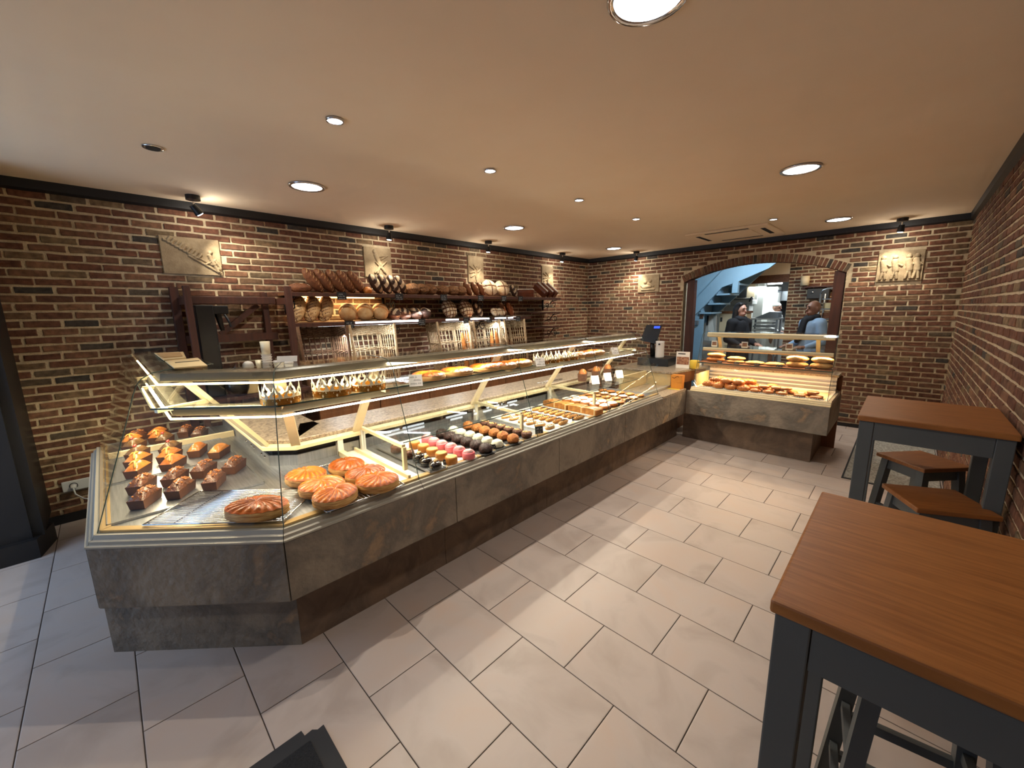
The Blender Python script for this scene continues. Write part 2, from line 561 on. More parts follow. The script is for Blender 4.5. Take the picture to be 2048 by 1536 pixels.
    def piece(self, A, B, prof, mi=0):
        """length of a (depth, height) profile between two cut functions depth -> (x, y)"""
        n = len(prof)
        vs = [(*A(d), z) for d, z in prof] + [(*B(d), z) for d, z in prof]
        fs = [(i, (i + 1) % n, n + (i + 1) % n, n + i) for i in range(n)]
        fs += [tuple(range(n - 1, -1, -1)), tuple(range(n, 2 * n))]
        return self.add(vs, fs, mi)

    def mesh(self, name, mats, smooth=False, off=None):
        me = bpy.data.meshes.new(name)
        vs = self.v
        if off is not None:
            vs = [(p[0] - off[0], p[1] - off[1], p[2] - off[2]) for p in vs]
        me.from_pydata(vs, [], self.f)
        for m in (mats if isinstance(mats, (list, tuple)) else [mats]):
            me.materials.append(MATS[m])
        if any(self.mi):
            me.polygons.foreach_set('material_index', self.mi)
        bm = bmesh.new()
        bm.from_mesh(me)
        bmesh.ops.remove_doubles(bm, verts=bm.verts, dist=1e-6)
        bmesh.ops.recalc_face_normals(bm, faces=bm.faces)
        bm.to_mesh(me)
        bm.free()
        if smooth:
            me.polygons.foreach_set('use_smooth', [True] * len(me.polygons))
        me.update()
        return me


def put(name, me, parent=None, loc=(0, 0, 0), rot=(0, 0, 0), scale=None):
    o = bpy.data.objects.new(name, me)
    COL.objects.link(o)
    o.location = loc
    o.rotation_euler = rot
    if scale:
        o.scale = scale
    if parent:
        o.parent = parent
    return o


def bevel(o, w=0.004, seg=2):
    m = o.modifiers.new('bevel', 'BEVEL')
    m.width = w
    m.segments = seg
    m.limit_method = 'ANGLE'
    m.angle_limit = math.radians(40)
    return o


def smooth_angle(o, deg=40):
    me = o.data
    me.polygons.foreach_set('use_smooth', [True] * len(me.polygons))
    try:
        me.set_sharp_from_angle(angle=math.radians(deg))
    except Exception:
        pass
    return o


def tag(o, label, cat, group=None, kind=None):
    if label:
        o['label'] = label
    if cat:
        o['category'] = cat
    if group:
        o['group'] = group
    if kind:
        o['kind'] = kind
    return o


def thing(name, label, cat, loc=(0, 0, 0), rz=0.0, group=None):
    o = bpy.data.objects.new(name, None)
    o.empty_display_size = 0.05
    COL.objects.link(o)
    o.location = loc
    o.rotation_euler = (0, 0, rz)
    return tag(o, label, cat, group)


def part(root, name, mb, mats, smooth=False, bev=0.0, label=None):
    """a part of a thing, its mesh given in room coordinates (the root carries no rotation)"""
    base = Vector((0, 0, 0))
    r = root
    while r is not None:
        base += r.location
        r = r.parent
    o = put(name, mb.mesh(name, mats, smooth, base), root)
    if bev:
        bevel(o, bev)
    if label:
        o['label'] = label
    return o


def struct(name, mb, mats, smooth=False):
    o = put(name, mb.mesh(name, mats, smooth))
    o['kind'] = 'structure'
    return o


def single(name, mb, mats, label, cat, loc, rot=(0, 0, 0), group=None, smooth=False, bev=0.0, me=None):
    """a thing that is one mesh, modelled round its own base"""
    o = put(name, me or mb.mesh(name, mats, smooth), None, loc, rot)
    if bev:
        bevel(o, bev)
    return tag(o, label, cat, group)


def copy_tree(root, loc, rot, label=None, group=None, scale=None):
    r = root.copy()
    COL.objects.link(r)
    r.location = loc
    r.rotation_euler = rot if isinstance(rot, (tuple, list)) else (0, 0, rot)
    if scale:
        r.scale = scale
    if label:
        r['label'] = label
    if group:
        r['group'] = group
    for ch in list(root.children):
        c = ch.copy()
        COL.objects.link(c)
        c.parent = r
        for g in list(ch.children):
            d = g.copy()
            COL.objects.link(d)
            d.parent = c
    return r


def relabel(root, loc, rot, label):
    root.location = loc
    root.rotation_euler = rot if isinstance(rot, (tuple, list)) else (0, 0, rot)
    root['label'] = label
    return root


def scribble(mb, at, u0, u1, h, rr, r=0.0007):
    """a line of loose handwriting: at(u, v) maps the card's plane into space"""
    u = u0
    while u < u1 - h * 0.6:
        n = rr.randint(3, 6)
        pts, v = [], 0.0
        for k in range(n * 2 + 1):
            v = (rr.uniform(0.55, 1.0) if k % 2 else rr.uniform(-0.1, 0.25)) * h
            pts.append(at(u, v))
            u += h * rr.uniform(0.18, 0.36)
            if u > u1:
                break
        if len(pts) > 2:
            mb.tube(pts, r, 4)
        u += h * 0.6


ORD = ['first', 'second', 'third', 'fourth', 'fifth', 'sixth', 'seventh', 'eighth', 'ninth', 'tenth', 'eleventh', 'twelfth', 'thirteenth', 'fourteenth']

# ================================================================ the room
# ---- floor and tiles
tile_l, tile_w, tile_a, tile_v = 0.4977, 0.333, -1.1634, 0.559
floor = struct('floor', MB().box(XL - 0.1, XR + 0.1, YF - 0.1, YB + 0.12, -0.06, -0.003), 'grout')
_tm = {}


def tile_mesh(w, h):
    k = (round(w, 3), round(h, 3))
    if k not in _tm:
        g, e = 0.0022, 0.003
        x0, x1, y0, y1 = g, w - g, g, h - g
        mb = MB().add([(x0, y0, -0.004), (x1, y0, -0.004), (x1, y1, -0.004), (x0, y1, -0.004),
                       (x0, y0, -0.0008), (x1, y0, -0.0008), (x1, y1, -0.0008), (x0, y1, -0.0008),
                       (x0 + e, y0 + e, 0), (x1 - e, y0 + e, 0), (x1 - e, y1 - e, 0), (x0 + e, y1 - e, 0)],
                      [(0, 1, 5, 4), (1, 2, 6, 5), (2, 3, 7, 6), (3, 0, 4, 7), (4, 5, 9, 8), (5, 6, 10, 9), (6, 7, 11, 10), (7, 4, 8, 11), (8, 9, 10, 11)])
        _tm[k] = mb.mesh('tile', 'floor_tile')
    return _tm[k]


ntile = 0
for k in range(-6, 19):
    y0 = tile_v + k * tile_w
    y1 = min(y0 + tile_w, YB)
    if y1 - y0 < 0.03:
        continue
    off = tile_a + (0 if k % 2 else -tile_l / 2)
    j0 = math.floor((XL - off) / tile_l)
    for j in range(j0, j0 + 13):
        x0, x1 = max(off + j * tile_l, XL), min(off + (j + 1) * tile_l, XR)
        if x1 - x0 < 0.03:
            continue
        o = put('tile', tile_mesh(x1 - x0, y1 - y0), floor, (x0, y0, 0))
        ntile += 1

# ---- ceiling
ceiling = struct('ceiling', MB().box(XL - 0.1, XR + 0.1, YF - 0.1, YB + 0.1, ZC, ZC + 0.08), 'ceiling_paint')

# ---- walls: mortar bed, every brick its own piece
BL, BH = 0.195, 0.06
_bm = []
for q in range(14):
    rr = random.Random(q)
    w, h, d = BL - 0.017, BH - 0.0175, 0.007

    def jit(a=0.0022):
        return rr.uniform(-a, a)
    b8 = [(0, 0), (w / 2 + jit(0.004), jit()), (w, 0), (w + jit(), h / 2), (w, h), (w / 2 + jit(0.004), h + jit()), (0, h), (jit(), h / 2)]
    b8 = [(x + jit(), z + jit()) for x, z in b8]
    cx, cz = w / 2, h / 2
    inn = [(x + (cx - x) * 0.05, z + (cz - z) * 0.13) for x, z in b8]
    vs = [(x, 0, z) for x, z in b8] + [(x, -d * 0.7, z) for x, z in b8] + [(x, -d + jit(0.0015), z) for x, z in inn]
    fs = [(i, (i + 1) % 8, 8 + (i + 1) % 8, 8 + i) for i in range(8)] + [(8 + i, 8 + (i + 1) % 8, 16 + (i + 1) % 8, 16 + i) for i in range(8)] + [tuple(range(16, 24))]
    _bm.append((vs, fs))
BRICK_ME = [MB().add(v, f).mesh('brick', 'brick') for v, f in _bm]


def lay_bricks(wall, place, u0, u1, keep, size, seed, phase=0.0):
    """place(u, z) -> (location, rotation z); keep(u0, u1, z0, z1) -> False or list of kept (ua, ub); size(u, z) ranks what shows largest"""
    rr = random.Random(seed)
    todo = []
    nrow = int((ZC - 0.05) / BH)
    for r in range(nrow):
        z = r * BH + 0.004
        sh = phase + (0.0 if r % 2 else BL / 2) + rr.uniform(-0.022, 0.022)
        n0 = math.floor((u0 - sh) / BL)
        for k in range(n0, n0 + int((u1 - u0) / BL) + 3):
            a = sh + k * BL + rr.uniform(-0.004, 0.004)
            b = a + BL - 0.017
            a2, b2 = max(a, u0 + 0.004), min(b, u1 - 0.004)
            if b2 - a2 < 0.03:
                continue
            for (p, q) in keep(a2, b2, z, z + BH):
                if q - p >= 0.028:
                    todo.append((p, q, z))
    todo.sort(key=lambda t: -size((t[0] + t[1]) / 2, t[2]))
    rest = MB()
    for i, (p, q, z) in enumerate(todo):
        v = rr.randrange(len(_bm))
        sx = (q - p) / (BL - 0.017)
        (x, y, zz), rz = place(p, z)
        if i < 300:
            put('brick', BRICK_ME[v], wall, (x, y, zz), (0, 0, rz), (sx, 1, 1))
        else:
            c, s = math.cos(rz), math.sin(rz)
            vs, fs = _bm[v]
            rest.add([(x + c * a * sx - s * b, y + s * a * sx + c * b, zz + w_) for a, b, w_ in vs], fs)
    if rest.v:
        me = bpy.data.meshes.new('brick_field')
        me.from_pydata(rest.v, [], rest.f)
        me.materials.append(MATS['brick'])
        o = put('brick_field', me, wall)
        o['kind'] = 'stuff'
    return len(todo)


CAMP = Vector((0, 0, 1.56))


def minus(a, b, holes):
    """interval a..b without the intervals in holes"""
    out = [(a, b)]
    for h0, h1 in holes:
        nx = []
        for p, q in out:
            if h1 <= p or h0 >= q:
                nx.append((p, q))
            else:
                if h0 > p:
                    nx.append((p, h0 - 0.006))
                if h1 < q:
                    nx.append((h1 + 0.006, q))
        out = nx
    return out


# plaques set into the walls: (u0, u1, z0, z1)
PLAQ_L = [(0.425, 0.83, 1.925, 2.23), (2.19, 2.525, 1.98, 2.315), (3.71, 3.995, 1.98, 2.345), (5.31, 5.605, 2.0, 2.31)]
PLAQ_B = [(-3.45, -3.073, 1.855, 2.137), (-0.335, 0.055, 1.845, 2.187)]

# wall_left: bricks face +x; u runs along +y
wall_left = struct('wall_left', MB().box(XL - 0.12, XL - 0.006, YF, YB + 0.1, 0, ZC), 'mortar')


def keep_l(a, b, z0, z1):
    return minus(a, b, [(p[0], p[1]) for p in PLAQ_L if z1 > p[2] + 0.01 and z0 < p[3] - 0.01])


lay_bricks(wall_left, lambda u, z: ((XL - 0.006, u, z), PI / 2), YF, YB, keep_l,
           lambda u, z: (1.0 if u > -0.5 else 0.2) * (1 if z > (1.25 if u < 1.2 else 1.5) - 0.001 or u < 0.1 else 0.15) / ((4.5 ** 2 + u * u + (z - 1.56) ** 2)) * (4.5 / math.sqrt(20 + u * u)), 1, phase=-0.02)

# wall_back with the arched opening
AX0, AX1, AC, AZC, AR = -2.66, -0.62, -1.64, -0.335, 2.53


def arch_z(x, r=AR):
    return AZC + math.sqrt(max(0.0, r * r - (x - AC) ** 2))


N_A = 24
pts = [(XL, 0), (AX0, 0)] + [(AX0 + (AX1 - AX0) * i / N_A, arch_z(AX0 + (AX1 - AX0) * i / N_A)) for i in range(N_A + 1)] + [(AX1, 0), (XR + 0.1, 0), (XR + 0.1, ZC), (XL, ZC)]
wb = MB()
# built as three convex-ish fields so that the opening stays open
wb.prism([(XL, 0), (AX0, 0), (AX0, ZC), (XL, ZC)], YB + 0.006, YB + 0.16, 1)
wb.prism([(AX1, 0), (XR + 0.1, 0), (XR + 0.1, ZC), (AX1, ZC)], YB + 0.006, YB + 0.16, 1)
for i in range(N_A):
    xa, xb = AX0 + (AX1 - AX0) * i / N_A, AX0 + (AX1 - AX0) * (i + 1) / N_A
    wb.prism([(xa, arch_z(xa)), (xb, arch_z(xb)), (xb, ZC), (xa, ZC)], YB + 0.006, YB + 0.16, 1)
wall_back = struct('wall_back', wb, 'mortar')
RING = 0.105


def keep_b(a, b, z0, z1):
    holes = [(p[0], p[1]) for p in PLAQ_B if z1 > p[2] + 0.01 and z0 < p[3] - 0.01]
    # opening with its ring of upright bricks
    zz = z0
    if zz < arch_z(AX0):
        holes.append((AX0 - 0.0, AX1 + 0.0))
    rr_ = AR + RING + 0.012
    dz = zz - AZC
    if dz < rr_:
        hw = math.sqrt(rr_ * rr_ - dz * dz)
        if zz > arch_z(AX0) - 0.14:
            lo_, hi_ = max(AC - hw, AX0 - 0.05), min(AC + hw, AX1 + 0.05)
            if hi_ > lo_:
                holes.append((lo_, hi_))
    return minus(a, b, holes)


lay_bricks(wall_back, lambda u, z: ((u, YB + 0.006, z), 0.0), XL, XR, keep_b,
           lambda u, z: (1 if (z > 1.2 or u > -0.5) else 0.25) / (u * u + YB * YB), 2, phase=0.085)
# ring of upright bricks over the opening
ring_me = MB().box(-0.018, 0.018, -0.012, 0.0, 0.0, RING).mesh('arch_brick', 'brick')
th = math.asin((AX1 - AC) / AR)
nv = 44
for i in range(nv):
    a = -th + (2 * th) * (i + 0.5) / nv
    put('arch_brick', ring_me, wall_back, (AC + AR * math.sin(a), YB + 0.006, AZC + AR * math.cos(a)), (0, a, 0))
# the underside of the arch shows brick too
sof = MB()
for i in range(nv):
    a = -th + (2 * th) * (i + 0.5) / nv
    x, z = AC + (AR - 0.004) * math.sin(a), AZC + (AR - 0.004) * math.cos(a)
    c, s = math.cos(a), math.sin(a)
    w = 0.019
    sof.add([(x - c * w, YB, z + s * w), (x + c * w, YB, z - s * w), (x + c * w, YB + 0.16, z - s * w), (x - c * w, YB + 0.16, z + s * w),
             (x - c * w + s * .01, YB, z + s * w + c * .01), (x + c * w + s * .01, YB, z - s * w + c * .01), (x + c * w + s * .01, YB + 0.16, z - s * w + c * .01), (x - c * w + s * .01, YB + 0.16, z + s * w + c * .01)],
            [(0, 3, 2, 1), (4, 5, 6, 7), (0, 1, 5, 4), (1, 2, 6, 5), (2, 3, 7, 6), (3, 0, 4, 7)])
put('arch_soffit', sof.mesh('arch_soffit', 'brick'), wall_back)['kind'] = 'stuff'

# wall_right: bricks face -x; u runs along -y
wall_right = struct('wall_right', MB().box(XR + 0.006, XR + 0.12, YF, YB + 0.1, 0, ZC), 'mortar')
lay_bricks(wall_right, lambda u, z: ((XR + 0.006, -u, z), -PI / 2), -YB, 1.0, lambda a, b, z0, z1: [(a, b)],
           lambda u, z: (1.0 if -u > 1.15 and z > 0.5 else 0.02) / (0.3 + u * u), 3, phase=0.03)
# shop front behind the camera: dark frame with glazing
wf = MB()
wf.box(XL, XR + 0.1, YF - 0.1, YF, 2.3, ZC)
wf.box(XL, XR + 0.1, YF - 0.1, YF, 0.0, 0.35)
for x in (XL, -2.9, -1.3, 0.2):
    wf.box(x, x + 0.18, YF - 0.1, YF, 0.35, 2.3)
wall_front = struct('wall_front', wf, 'black_trim')
struct('window_1', MB().box(XL, XR, YF - 0.06, YF - 0.05, 0.35, 2.3), 'pane_glass')

# trims under the ceiling, baseboards
struct('trim_1', MB().prism([(XL, ZC), (XL + 0.035, ZC), (XL + 0.03, ZC - 0.06), (XL, ZC - 0.075)], YF, YB, 1), 'black_trim')
t2 = MB()
t2.add([(XL, YB, ZC), (XR, YB, ZC), (XR, YB, ZC - 0.075), (XL, YB, ZC - 0.075), (XL, YB - 0.035, ZC), (XR, YB - 0.035, ZC), (XR, YB - 0.03, ZC - 0.06), (XL, YB - 0.03, ZC - 0.06)],
       [(0, 1, 2, 3), (4, 7, 6, 5), (0, 4, 5, 1), (3, 2, 6, 7), (0, 3, 7, 4), (1, 5, 6, 2)])
struct('trim_2', t2, 'black_trim')
struct('trim_3', MB().prism([(XR, ZC), (XR - 0.035, ZC), (XR - 0.03, ZC - 0.06), (XR, ZC - 0.075)], YF, YB, 1), 'black_trim')
struct('baseboard_left', MB().box(XL, XL + 0.016, YF, YB, 0, 0.07), 'black_trim')
bb = MB().box(XL, AX0 - 0.02, YB - 0.016, YB, 0, 0.06)
struct('baseboard_back', bb, 'black_trim')
struct('baseboard_right', MB().box(AX1, XR, YB - 0.016, YB, 0, 0.045), 'black_trim')
# wooden jambs of the arch
for i, (x0, x1) in enumerate(((-2.605, -2.495), (-0.745, -0.635))):
    struct('trim_%d' % (i + 5), MB().box(x0, x1, YB + 0.02, YB + 0.13, 0, 2.01), 'dark_wood')
# dark entrance door leaf at the far left
door = struct('door_1', MB().box(-4.06, -3.99, -1.6, -0.52, 0.13, 2.3), 'black_trim')
o = put('door_frame', MB().box(-4.5, -4.02, -0.60, -0.47, 0.12, ZC).mesh('door_frame', 'black_trim'), door)
o = put('door_plinth', MB().prism([(-4.2, -0.44), (-3.94, -0.50), (-3.94, -1.6), (-4.2, -1.6)], 0.0, 0.13).mesh('door_plinth', 'black_metal'), door)


# ================================================================ the long display counter
CX, CY1, C2X, CY2 = -1.777, 0.409, -2.34, -0.18
CEND, LEND, RETX = 4.735, 4.07, -4.02


def _mitre(P0, P1, P2):
    """offset corner of the polyline P0-P1-P2 for inward depth d (inward = right of travel)"""
    a = (Vector(P1) - Vector(P0)).normalized()
    b = (Vector(P2) - Vector(P1)).normalized()
    na, nb = Vector((a.y, -a.x)), Vector((b.y, -b.x))
    m = (na + nb)
    m = m / (m.dot(na))
    return lambda d: (P1[0] + m.x * d, P1[1] + m.y * d)


M1 = _mitre((CX, CEND), (CX, CY1), (C2X, CY2))
M2 = _mitre((CX, CY1), (C2X, CY2), (RETX, CY2))


def LY(y):
    return lambda d: (CX - d, y)


def RX(x):
    return lambda d: (x, CY2 + d)


def rect(d0, d1, z0, z1):
    return [(d0, z0), (d1, z0), (d1, z1), (d0, z1)]


def thick(line, t):
    """closed profile from an open polyline given thickness t on its inward side"""
    out = []
    n = len(line)
    for i, (d, z) in enumerate(line):
        a = line[max(i - 1, 0)]
        b = line[min(i + 1, n - 1)]
        dx, dz = b[0] - a[0], b[1] - a[1]
        q = math.hypot(dx, dz)
        out.append((d + dz / q * t, z - dx / q * t))
    return list(line) + out[::-1]


GLASS = [(0.042, 0.66), (0.09, 0.80), (0.15, 0.975), (0.205, 1.135), (0.231, 1.215), (0.248, 1.258), (0.272, 1.288), (0.308, 1.306), (0.36, 1.313), (0.56, 1.316)]
GPROF = thick(GLASS, 0.007)
SEG = [('run', LY(LEND), LY(3.085)), ('run', LY(3.085), LY(2.1)), ('run', LY(2.1), LY(1.103)), ('run', LY(1.103), M1), ('chamfer', M1, M2), ('return', M2, RX(-3.35)), ('return', RX(-3.35), RX(RETX))]
LONG = [(LY(LEND), M1), (M1, M2), (M2, RX(RETX))]

case = thing('display_counter', 'long stone-fronted pastry counter with curved glass case along the left side', 'display counter', (CX - 0.4, 2.2, 0))
# stone front, panel by panel
cuts = [CEND, 4.3, 3.3, 2.3, 1.318]
ends = [LY(y) for y in cuts]
SP = [(0.0, 0.33), (0.03, 0.33), (0.03, 0.612), (0.0, 0.612)]
G = 0.0016


def shrink(A, B):
    """same cut functions pulled a hair together so that joints show"""
    def mk(P, Q):
        def fn(d):
            p, q = Vector(P(d)), Vector(Q(d))
            w = (q - p).normalized() * G
            return (p.x + w.x, p.y + w.y)
        return fn
    return mk(A, B), mk(B, A)


stone_spans = [(ends[i], ends[i + 1]) for i in range(4)] + [(ends[4], M1), (M1, M2), (M2, RX(-3.3)), (RX(-3.3), RX(RETX))]
for A, B in stone_spans:
    A, B = shrink(A, B)
    part(case, 'stone_panel', MB().piece(A, B, SP), 'slate_stone', bev=0.004)
part(case, 'stone_panel', MB().piece(RX(RETX), RX(RETX + 0.03), rect(0.03, 0.8, 0.33, 0.612)), 'slate_stone')
# plinth
PP = rect(0.125, 0.15, 0.0, 0.332)
pl_spans = [(LY(CEND + 0.11), LY(3.3)), (LY(3.3), LY(2.3)), (LY(2.3), LY(1.31)), (LY(1.31), M1)]
for A, B in pl_spans:
    A, B = shrink(A, B)
    part(case, 'plinth_panel', MB().piece(A, B, PP), 'plinth_stone')
Pc = M1(0.125)
a2 = (C2X - Pc[0] + CX * 0, 0)
# chamfer plinth runs out to the flush end face of the return
ux, uy = (C2X - CX), (CY2 - CY1)
q = (CY2 + 0.004 - Pc[1]) / uy
E2 = (Pc[0] + ux * q, CY2 + 0.004)
nx, ny = 0.02 * uy / math.hypot(ux, uy), -0.02 * ux / math.hypot(ux, uy)
part(case, 'plinth_panel', MB().prism([Pc, E2, (E2[0] + nx, E2[1] + 0.02), (Pc[0] + nx, Pc[1] + ny)], 0.0, 0.332), 'slate_stone')
part(case, 'plinth_panel', MB().box(RETX, E2[0] - 0.003, CY2 + 0.004, CY2 + 0.025, 0, 0.332), 'slate_stone')
# soffit under the overhang
for A, B in LONG[:1] + [(LY(CEND), LY(LEND))]:
    part(case, 'underside_board', MB().piece(A, B, rect(0.02, 0.8, 0.325, 0.332)), 'dark_gap')
part(case, 'underside_board', MB().piece(M1, M2, rect(0.02, 0.3, 0.325, 0.332)), 'dark_gap')
# metal frame above the stone
for A, B in [(LY(LEND + 0.03), LY(1.103)), (LY(1.103), M1), (M1, M2), (M2, RX(RETX))]:
    A2, B2 = shrink(A, B)
    part(case, 'sill_profile', MB().piece(A2, B2, [(-0.002, 0.613), (0.075, 0.613), (0.075, 0.655), (0.03, 0.658), (0.024, 0.640), (0.012, 0.637), (0.010, 0.624), (-0.002, 0.621)]), 'grey_profile')
    part(case, 'inner_ledge', MB().piece(A2, B2, rect(0.05, 0.085, 0.654, 0.668)), 'bronze_profile')
# steel decks (trays stand on them)
for A, B in [(LY(LEND), LY(1.13)), (LY(0.99), M1), (M1, M2), (M2, RX(RETX))]:
    part(case, 'deck', MB().piece(A, B, rect(0.075, 0.79, 0.648, 0.66)), 'steel')
part(case, 'deck', MB().piece(LY(1.13), LY(0.99), rect(0.075, 0.79, 0.648, 0.664)), 'white_enamel')
# back of the well: steel riser, dark sheet painted as shade of the gap, cream rail
for A, B in LONG:
    part(case, 'steel_riser', MB().piece(A, B, rect(0.775, 0.785, 0.655, 0.725)), 'steel')
    part(case, 'gap_shade', MB().piece(A, B, rect(0.80, 0.81, 0.70, 0.79)), 'dark_gap')
    part(case, 'cream_rail', MB().piece(A, B, [(0.745, 0.765), (0.80, 0.765), (0.80, 0.80), (0.765, 0.80), (0.745, 0.785)]), 'cream_metal')
    part(case, 'granite_worktop', MB().piece(A, B, rect(0.765, 1.13, 0.80, 0.825)), 'granite', bev=0.004)
    part(case, 'rear_panel', MB().piece(A, B, rect(1.06, 1.09, 0.0, 0.80)), 'cabinet_wood')
# bolts on the steel riser by the return
bm_ = MB().cyl((0, 0, 0), (0, -0.006, 0), 0.009, 0.007, 10).mesh('bolt', 'chrome')
for x in (-2.75, -2.82, -3.0, -3.07, -3.2):
    put('bolt', bm_, case, Vector((x, CY2 + 0.774, 0.70)) - case.location)
# curved panes
for k, (kind, A, B) in enumerate(SEG):
    A2, B2 = shrink(A, B)
    part(case, 'curved_pane', MB().piece(A2, B2, GPROF), 'pane_glass', smooth=False)
    # polished joint between two panes
for J in (LY(3.085), LY(2.1), LY(1.103), M1, M2, LY(LEND)):
    path = [(*J(d), z) for d, z in GLASS]
    part(case, 'joint_strip', MB().tube(path, 0.0022, 6), 'glass_edge')
# end panes
for A, B in ((LY(LEND), LY(LEND + 0.007)), (RX(RETX), RX(RETX + 0.007))):
    part(case, 'end_pane', MB().piece(A, B, [(0.05, 0.66)] + GLASS[1:] + [(0.74, 0.80), (0.74, 0.66)]), 'pane_glass')
# top rail with tube, shelf with rail and tube
for i, (A, B) in enumerate(LONG):
    part(case, 'top_rail', MB().piece(A, B, [(0.332, 1.264), (0.35, 1.256), (0.43, 1.262), (0.43, 1.304), (0.36, 1.306), (0.338, 1.298)]), 'rail_metal')
    part(case, 'light_tube', MB().piece(A, B, [(0.317, 1.249), (0.320, 1.245), (0.326, 1.244), (0.329, 1.248), (0.324, 1.254)]), 'tube_warm' if i else 'tube_white')
    part(case, 'glass_shelf', MB().piece(A, B, rect(0.285, 0.63, 1.137, 1.145)), 'shelf_glass')
    part(case, 'shelf_edge', MB().piece(A, B, rect(0.282, 0.285, 1.137, 1.145)), 'glass_edge')
    part(case, 'shelf_rail', MB().piece(A, B, [(0.358, 1.092), (0.375, 1.083), (0.43, 1.09), (0.43, 1.128), (0.36, 1.134), (0.352, 1.128)]), 'rail_metal')
    part(case, 'light_tube', MB().piece(A, B, [(0.343, 1.075), (0.346, 1.071), (0.352, 1.070), (0.355, 1.074), (0.350, 1.080)]), 'tube_warm' if i else 'tube_white')
# posts lean from the rear rail up to the top rail, arms carry the shelf
def post_at(J, w):
    p0, p1 = Vector((*J(0.765), 0.795)), Vector((*J(0.40), 1.285))
    part(case, 'post', MB().beam(p0, p1, w, 0.022, up=(p1 - p0).cross(Vector((0, 0, 1))).cross(p1 - p0)), 'cream_metal')
    s0, s1 = Vector((*J(0.52), 1.128)), Vector((*J(0.30), 1.128))
    part(case, 'shelf_bracket', MB().beam(s0, s1, w * 0.5, 0.02), 'cream_metal')


for J in (LY(4.05), LY(3.07), LY(2.1), LY(1.09), M1, M2, RX(-3.35), RX(-3.9)):
    post_at(J, 0.05)
# low dividers: arm, leg and a sheet of glass over the pastries
for y in (1.12, 2.115, 3.1):
    part(case, 'divider_arm', MB().beam((CX - 0.745, y, 0.812), (CX - 0.215, y, 0.806), 0.022, 0.02), 'cream_metal')
    part(case, 'divider_leg', MB().box(CX - 0.225, CX - 0.205, y - 0.011, y + 0.011, 0.66, 0.80), 'cream_metal')
    part(case, 'divider_post', MB().box(CX - 0.765, CX - 0.735, y - 0.014, y + 0.014, 0.66, 0.80), 'white_enamel')
    part(case, 'divider_pane', MB().box(CX - 0.735, CX - 0.225, y - 0.002, y + 0.002, 0.662, 0.80), 'pane_glass')
for y0, y1 in ((1.12, 2.115), (2.115, 3.1), (3.1, 4.04)):
    part(case, 'cover_pane', MB().box(CX - 0.74, CX - 0.222, y0 + 0.002, y1 - 0.002, 0.822, 0.827), 'shelf_glass')
    part(case, 'cover_edge', MB().box(CX - 0.2215, CX - 0.219, y0, y1, 0.822, 0.827), 'glass_edge')
# cream partition between the cold and the dry part
part(case, 'partition_rail', MB().box(CX - 0.76, CX - 0.08, 0.955, 0.99, 0.66, 0.69), 'cream_metal')
part(case, 'partition_rail', MB().box(CX - 0.76, CX - 0.08, 1.06, 1.075, 0.66, 0.685), 'cream_metal')
part(case, 'partition_post', MB().box(CX - 0.79, CX - 0.75, 0.955, 0.99, 0.66, 0.80), 'white_enamel')
# lower counter between the case and the till, with its small curved guard
part(case, 'granite_ledge', MB().box(CX - 0.62, CX + 0.0, LEND + 0.035, CEND, 0.612, 0.632), 'granite')
part(case, 'guard_sill', MB().box(CX - 0.21, CX - 0.165, LEND + 0.01, 4.66, 0.634, 0.66), 'grey_profile')
gd = thick([(0.178, 0.66), (0.20, 0.74), (0.235, 0.82), (0.29, 0.88), (0.37, 0.91), (0.46, 0.92)], 0.006)
part(case, 'guard_pane', MB().piece(LY(4.66), LY(LEND + 0.01), gd), 'pane_glass')
part(case, 'guard_panel', MB().box(CX - 0.53, CX - 0.50, LEND + 0.03, 4.72, 0.634, 0.80), 'kraft_cream')

# light of the tubes inside the case
LW, LN = (1.0, 0.82, 0.55), (1.0, 0.90, 0.72)
for y0, y1, c in ((0.62, 1.08, LW), (1.12, 2.09, LN), (2.11, 3.07, LN), (3.1, 4.05, LN)):
    yc, ln = (y0 + y1) / 2, y1 - y0
    light('case_tube_glow', 'AREA', (CX - 0.325, yc, 1.234), (CX - 0.40, yc, 0.66), 6.5 * ln, c, size=ln, size_y=0.012).rotation_euler = (0, math.radians(6), PI / 2)
    light('case_tube_glow', 'AREA', (CX - 0.350, yc, 1.060), (CX - 0.36, yc, 0.66), 7.5 * ln, c, size=ln, size_y=0.012).rotation_euler = (0, 0, PI / 2)
ca, cb = Vector(M1(0.36)), Vector(M2(0.36))
cm, cl = (ca + cb) / 2, (cb - ca).length
cang = math.atan2((cb - ca).y, (cb - ca).x)
for z, e in ((1.236, 4.6), (1.062, 5.2)):
    light('case_tube_glow', 'AREA', (cm.x, cm.y, z), (cm.x, cm.y, 0), e * cl * 1.3, LW, size=cl, size_y=0.012).rotation_euler = (0, 0, cang)
    light('case_tube_glow', 'AREA', (-3.2, CY2 + 0.36, z), (-3.2, CY2 + 0.36, 0), e * 1.6, LW, size=1.5, size_y=0.012).rotation_euler = (0, 0, 0)

# ================================================================ the small counter by the arch
SY, SX0, SX1 = 4.735, -1.735, -0.43


def SX(x):
    return lambda d: (x, SY + d)


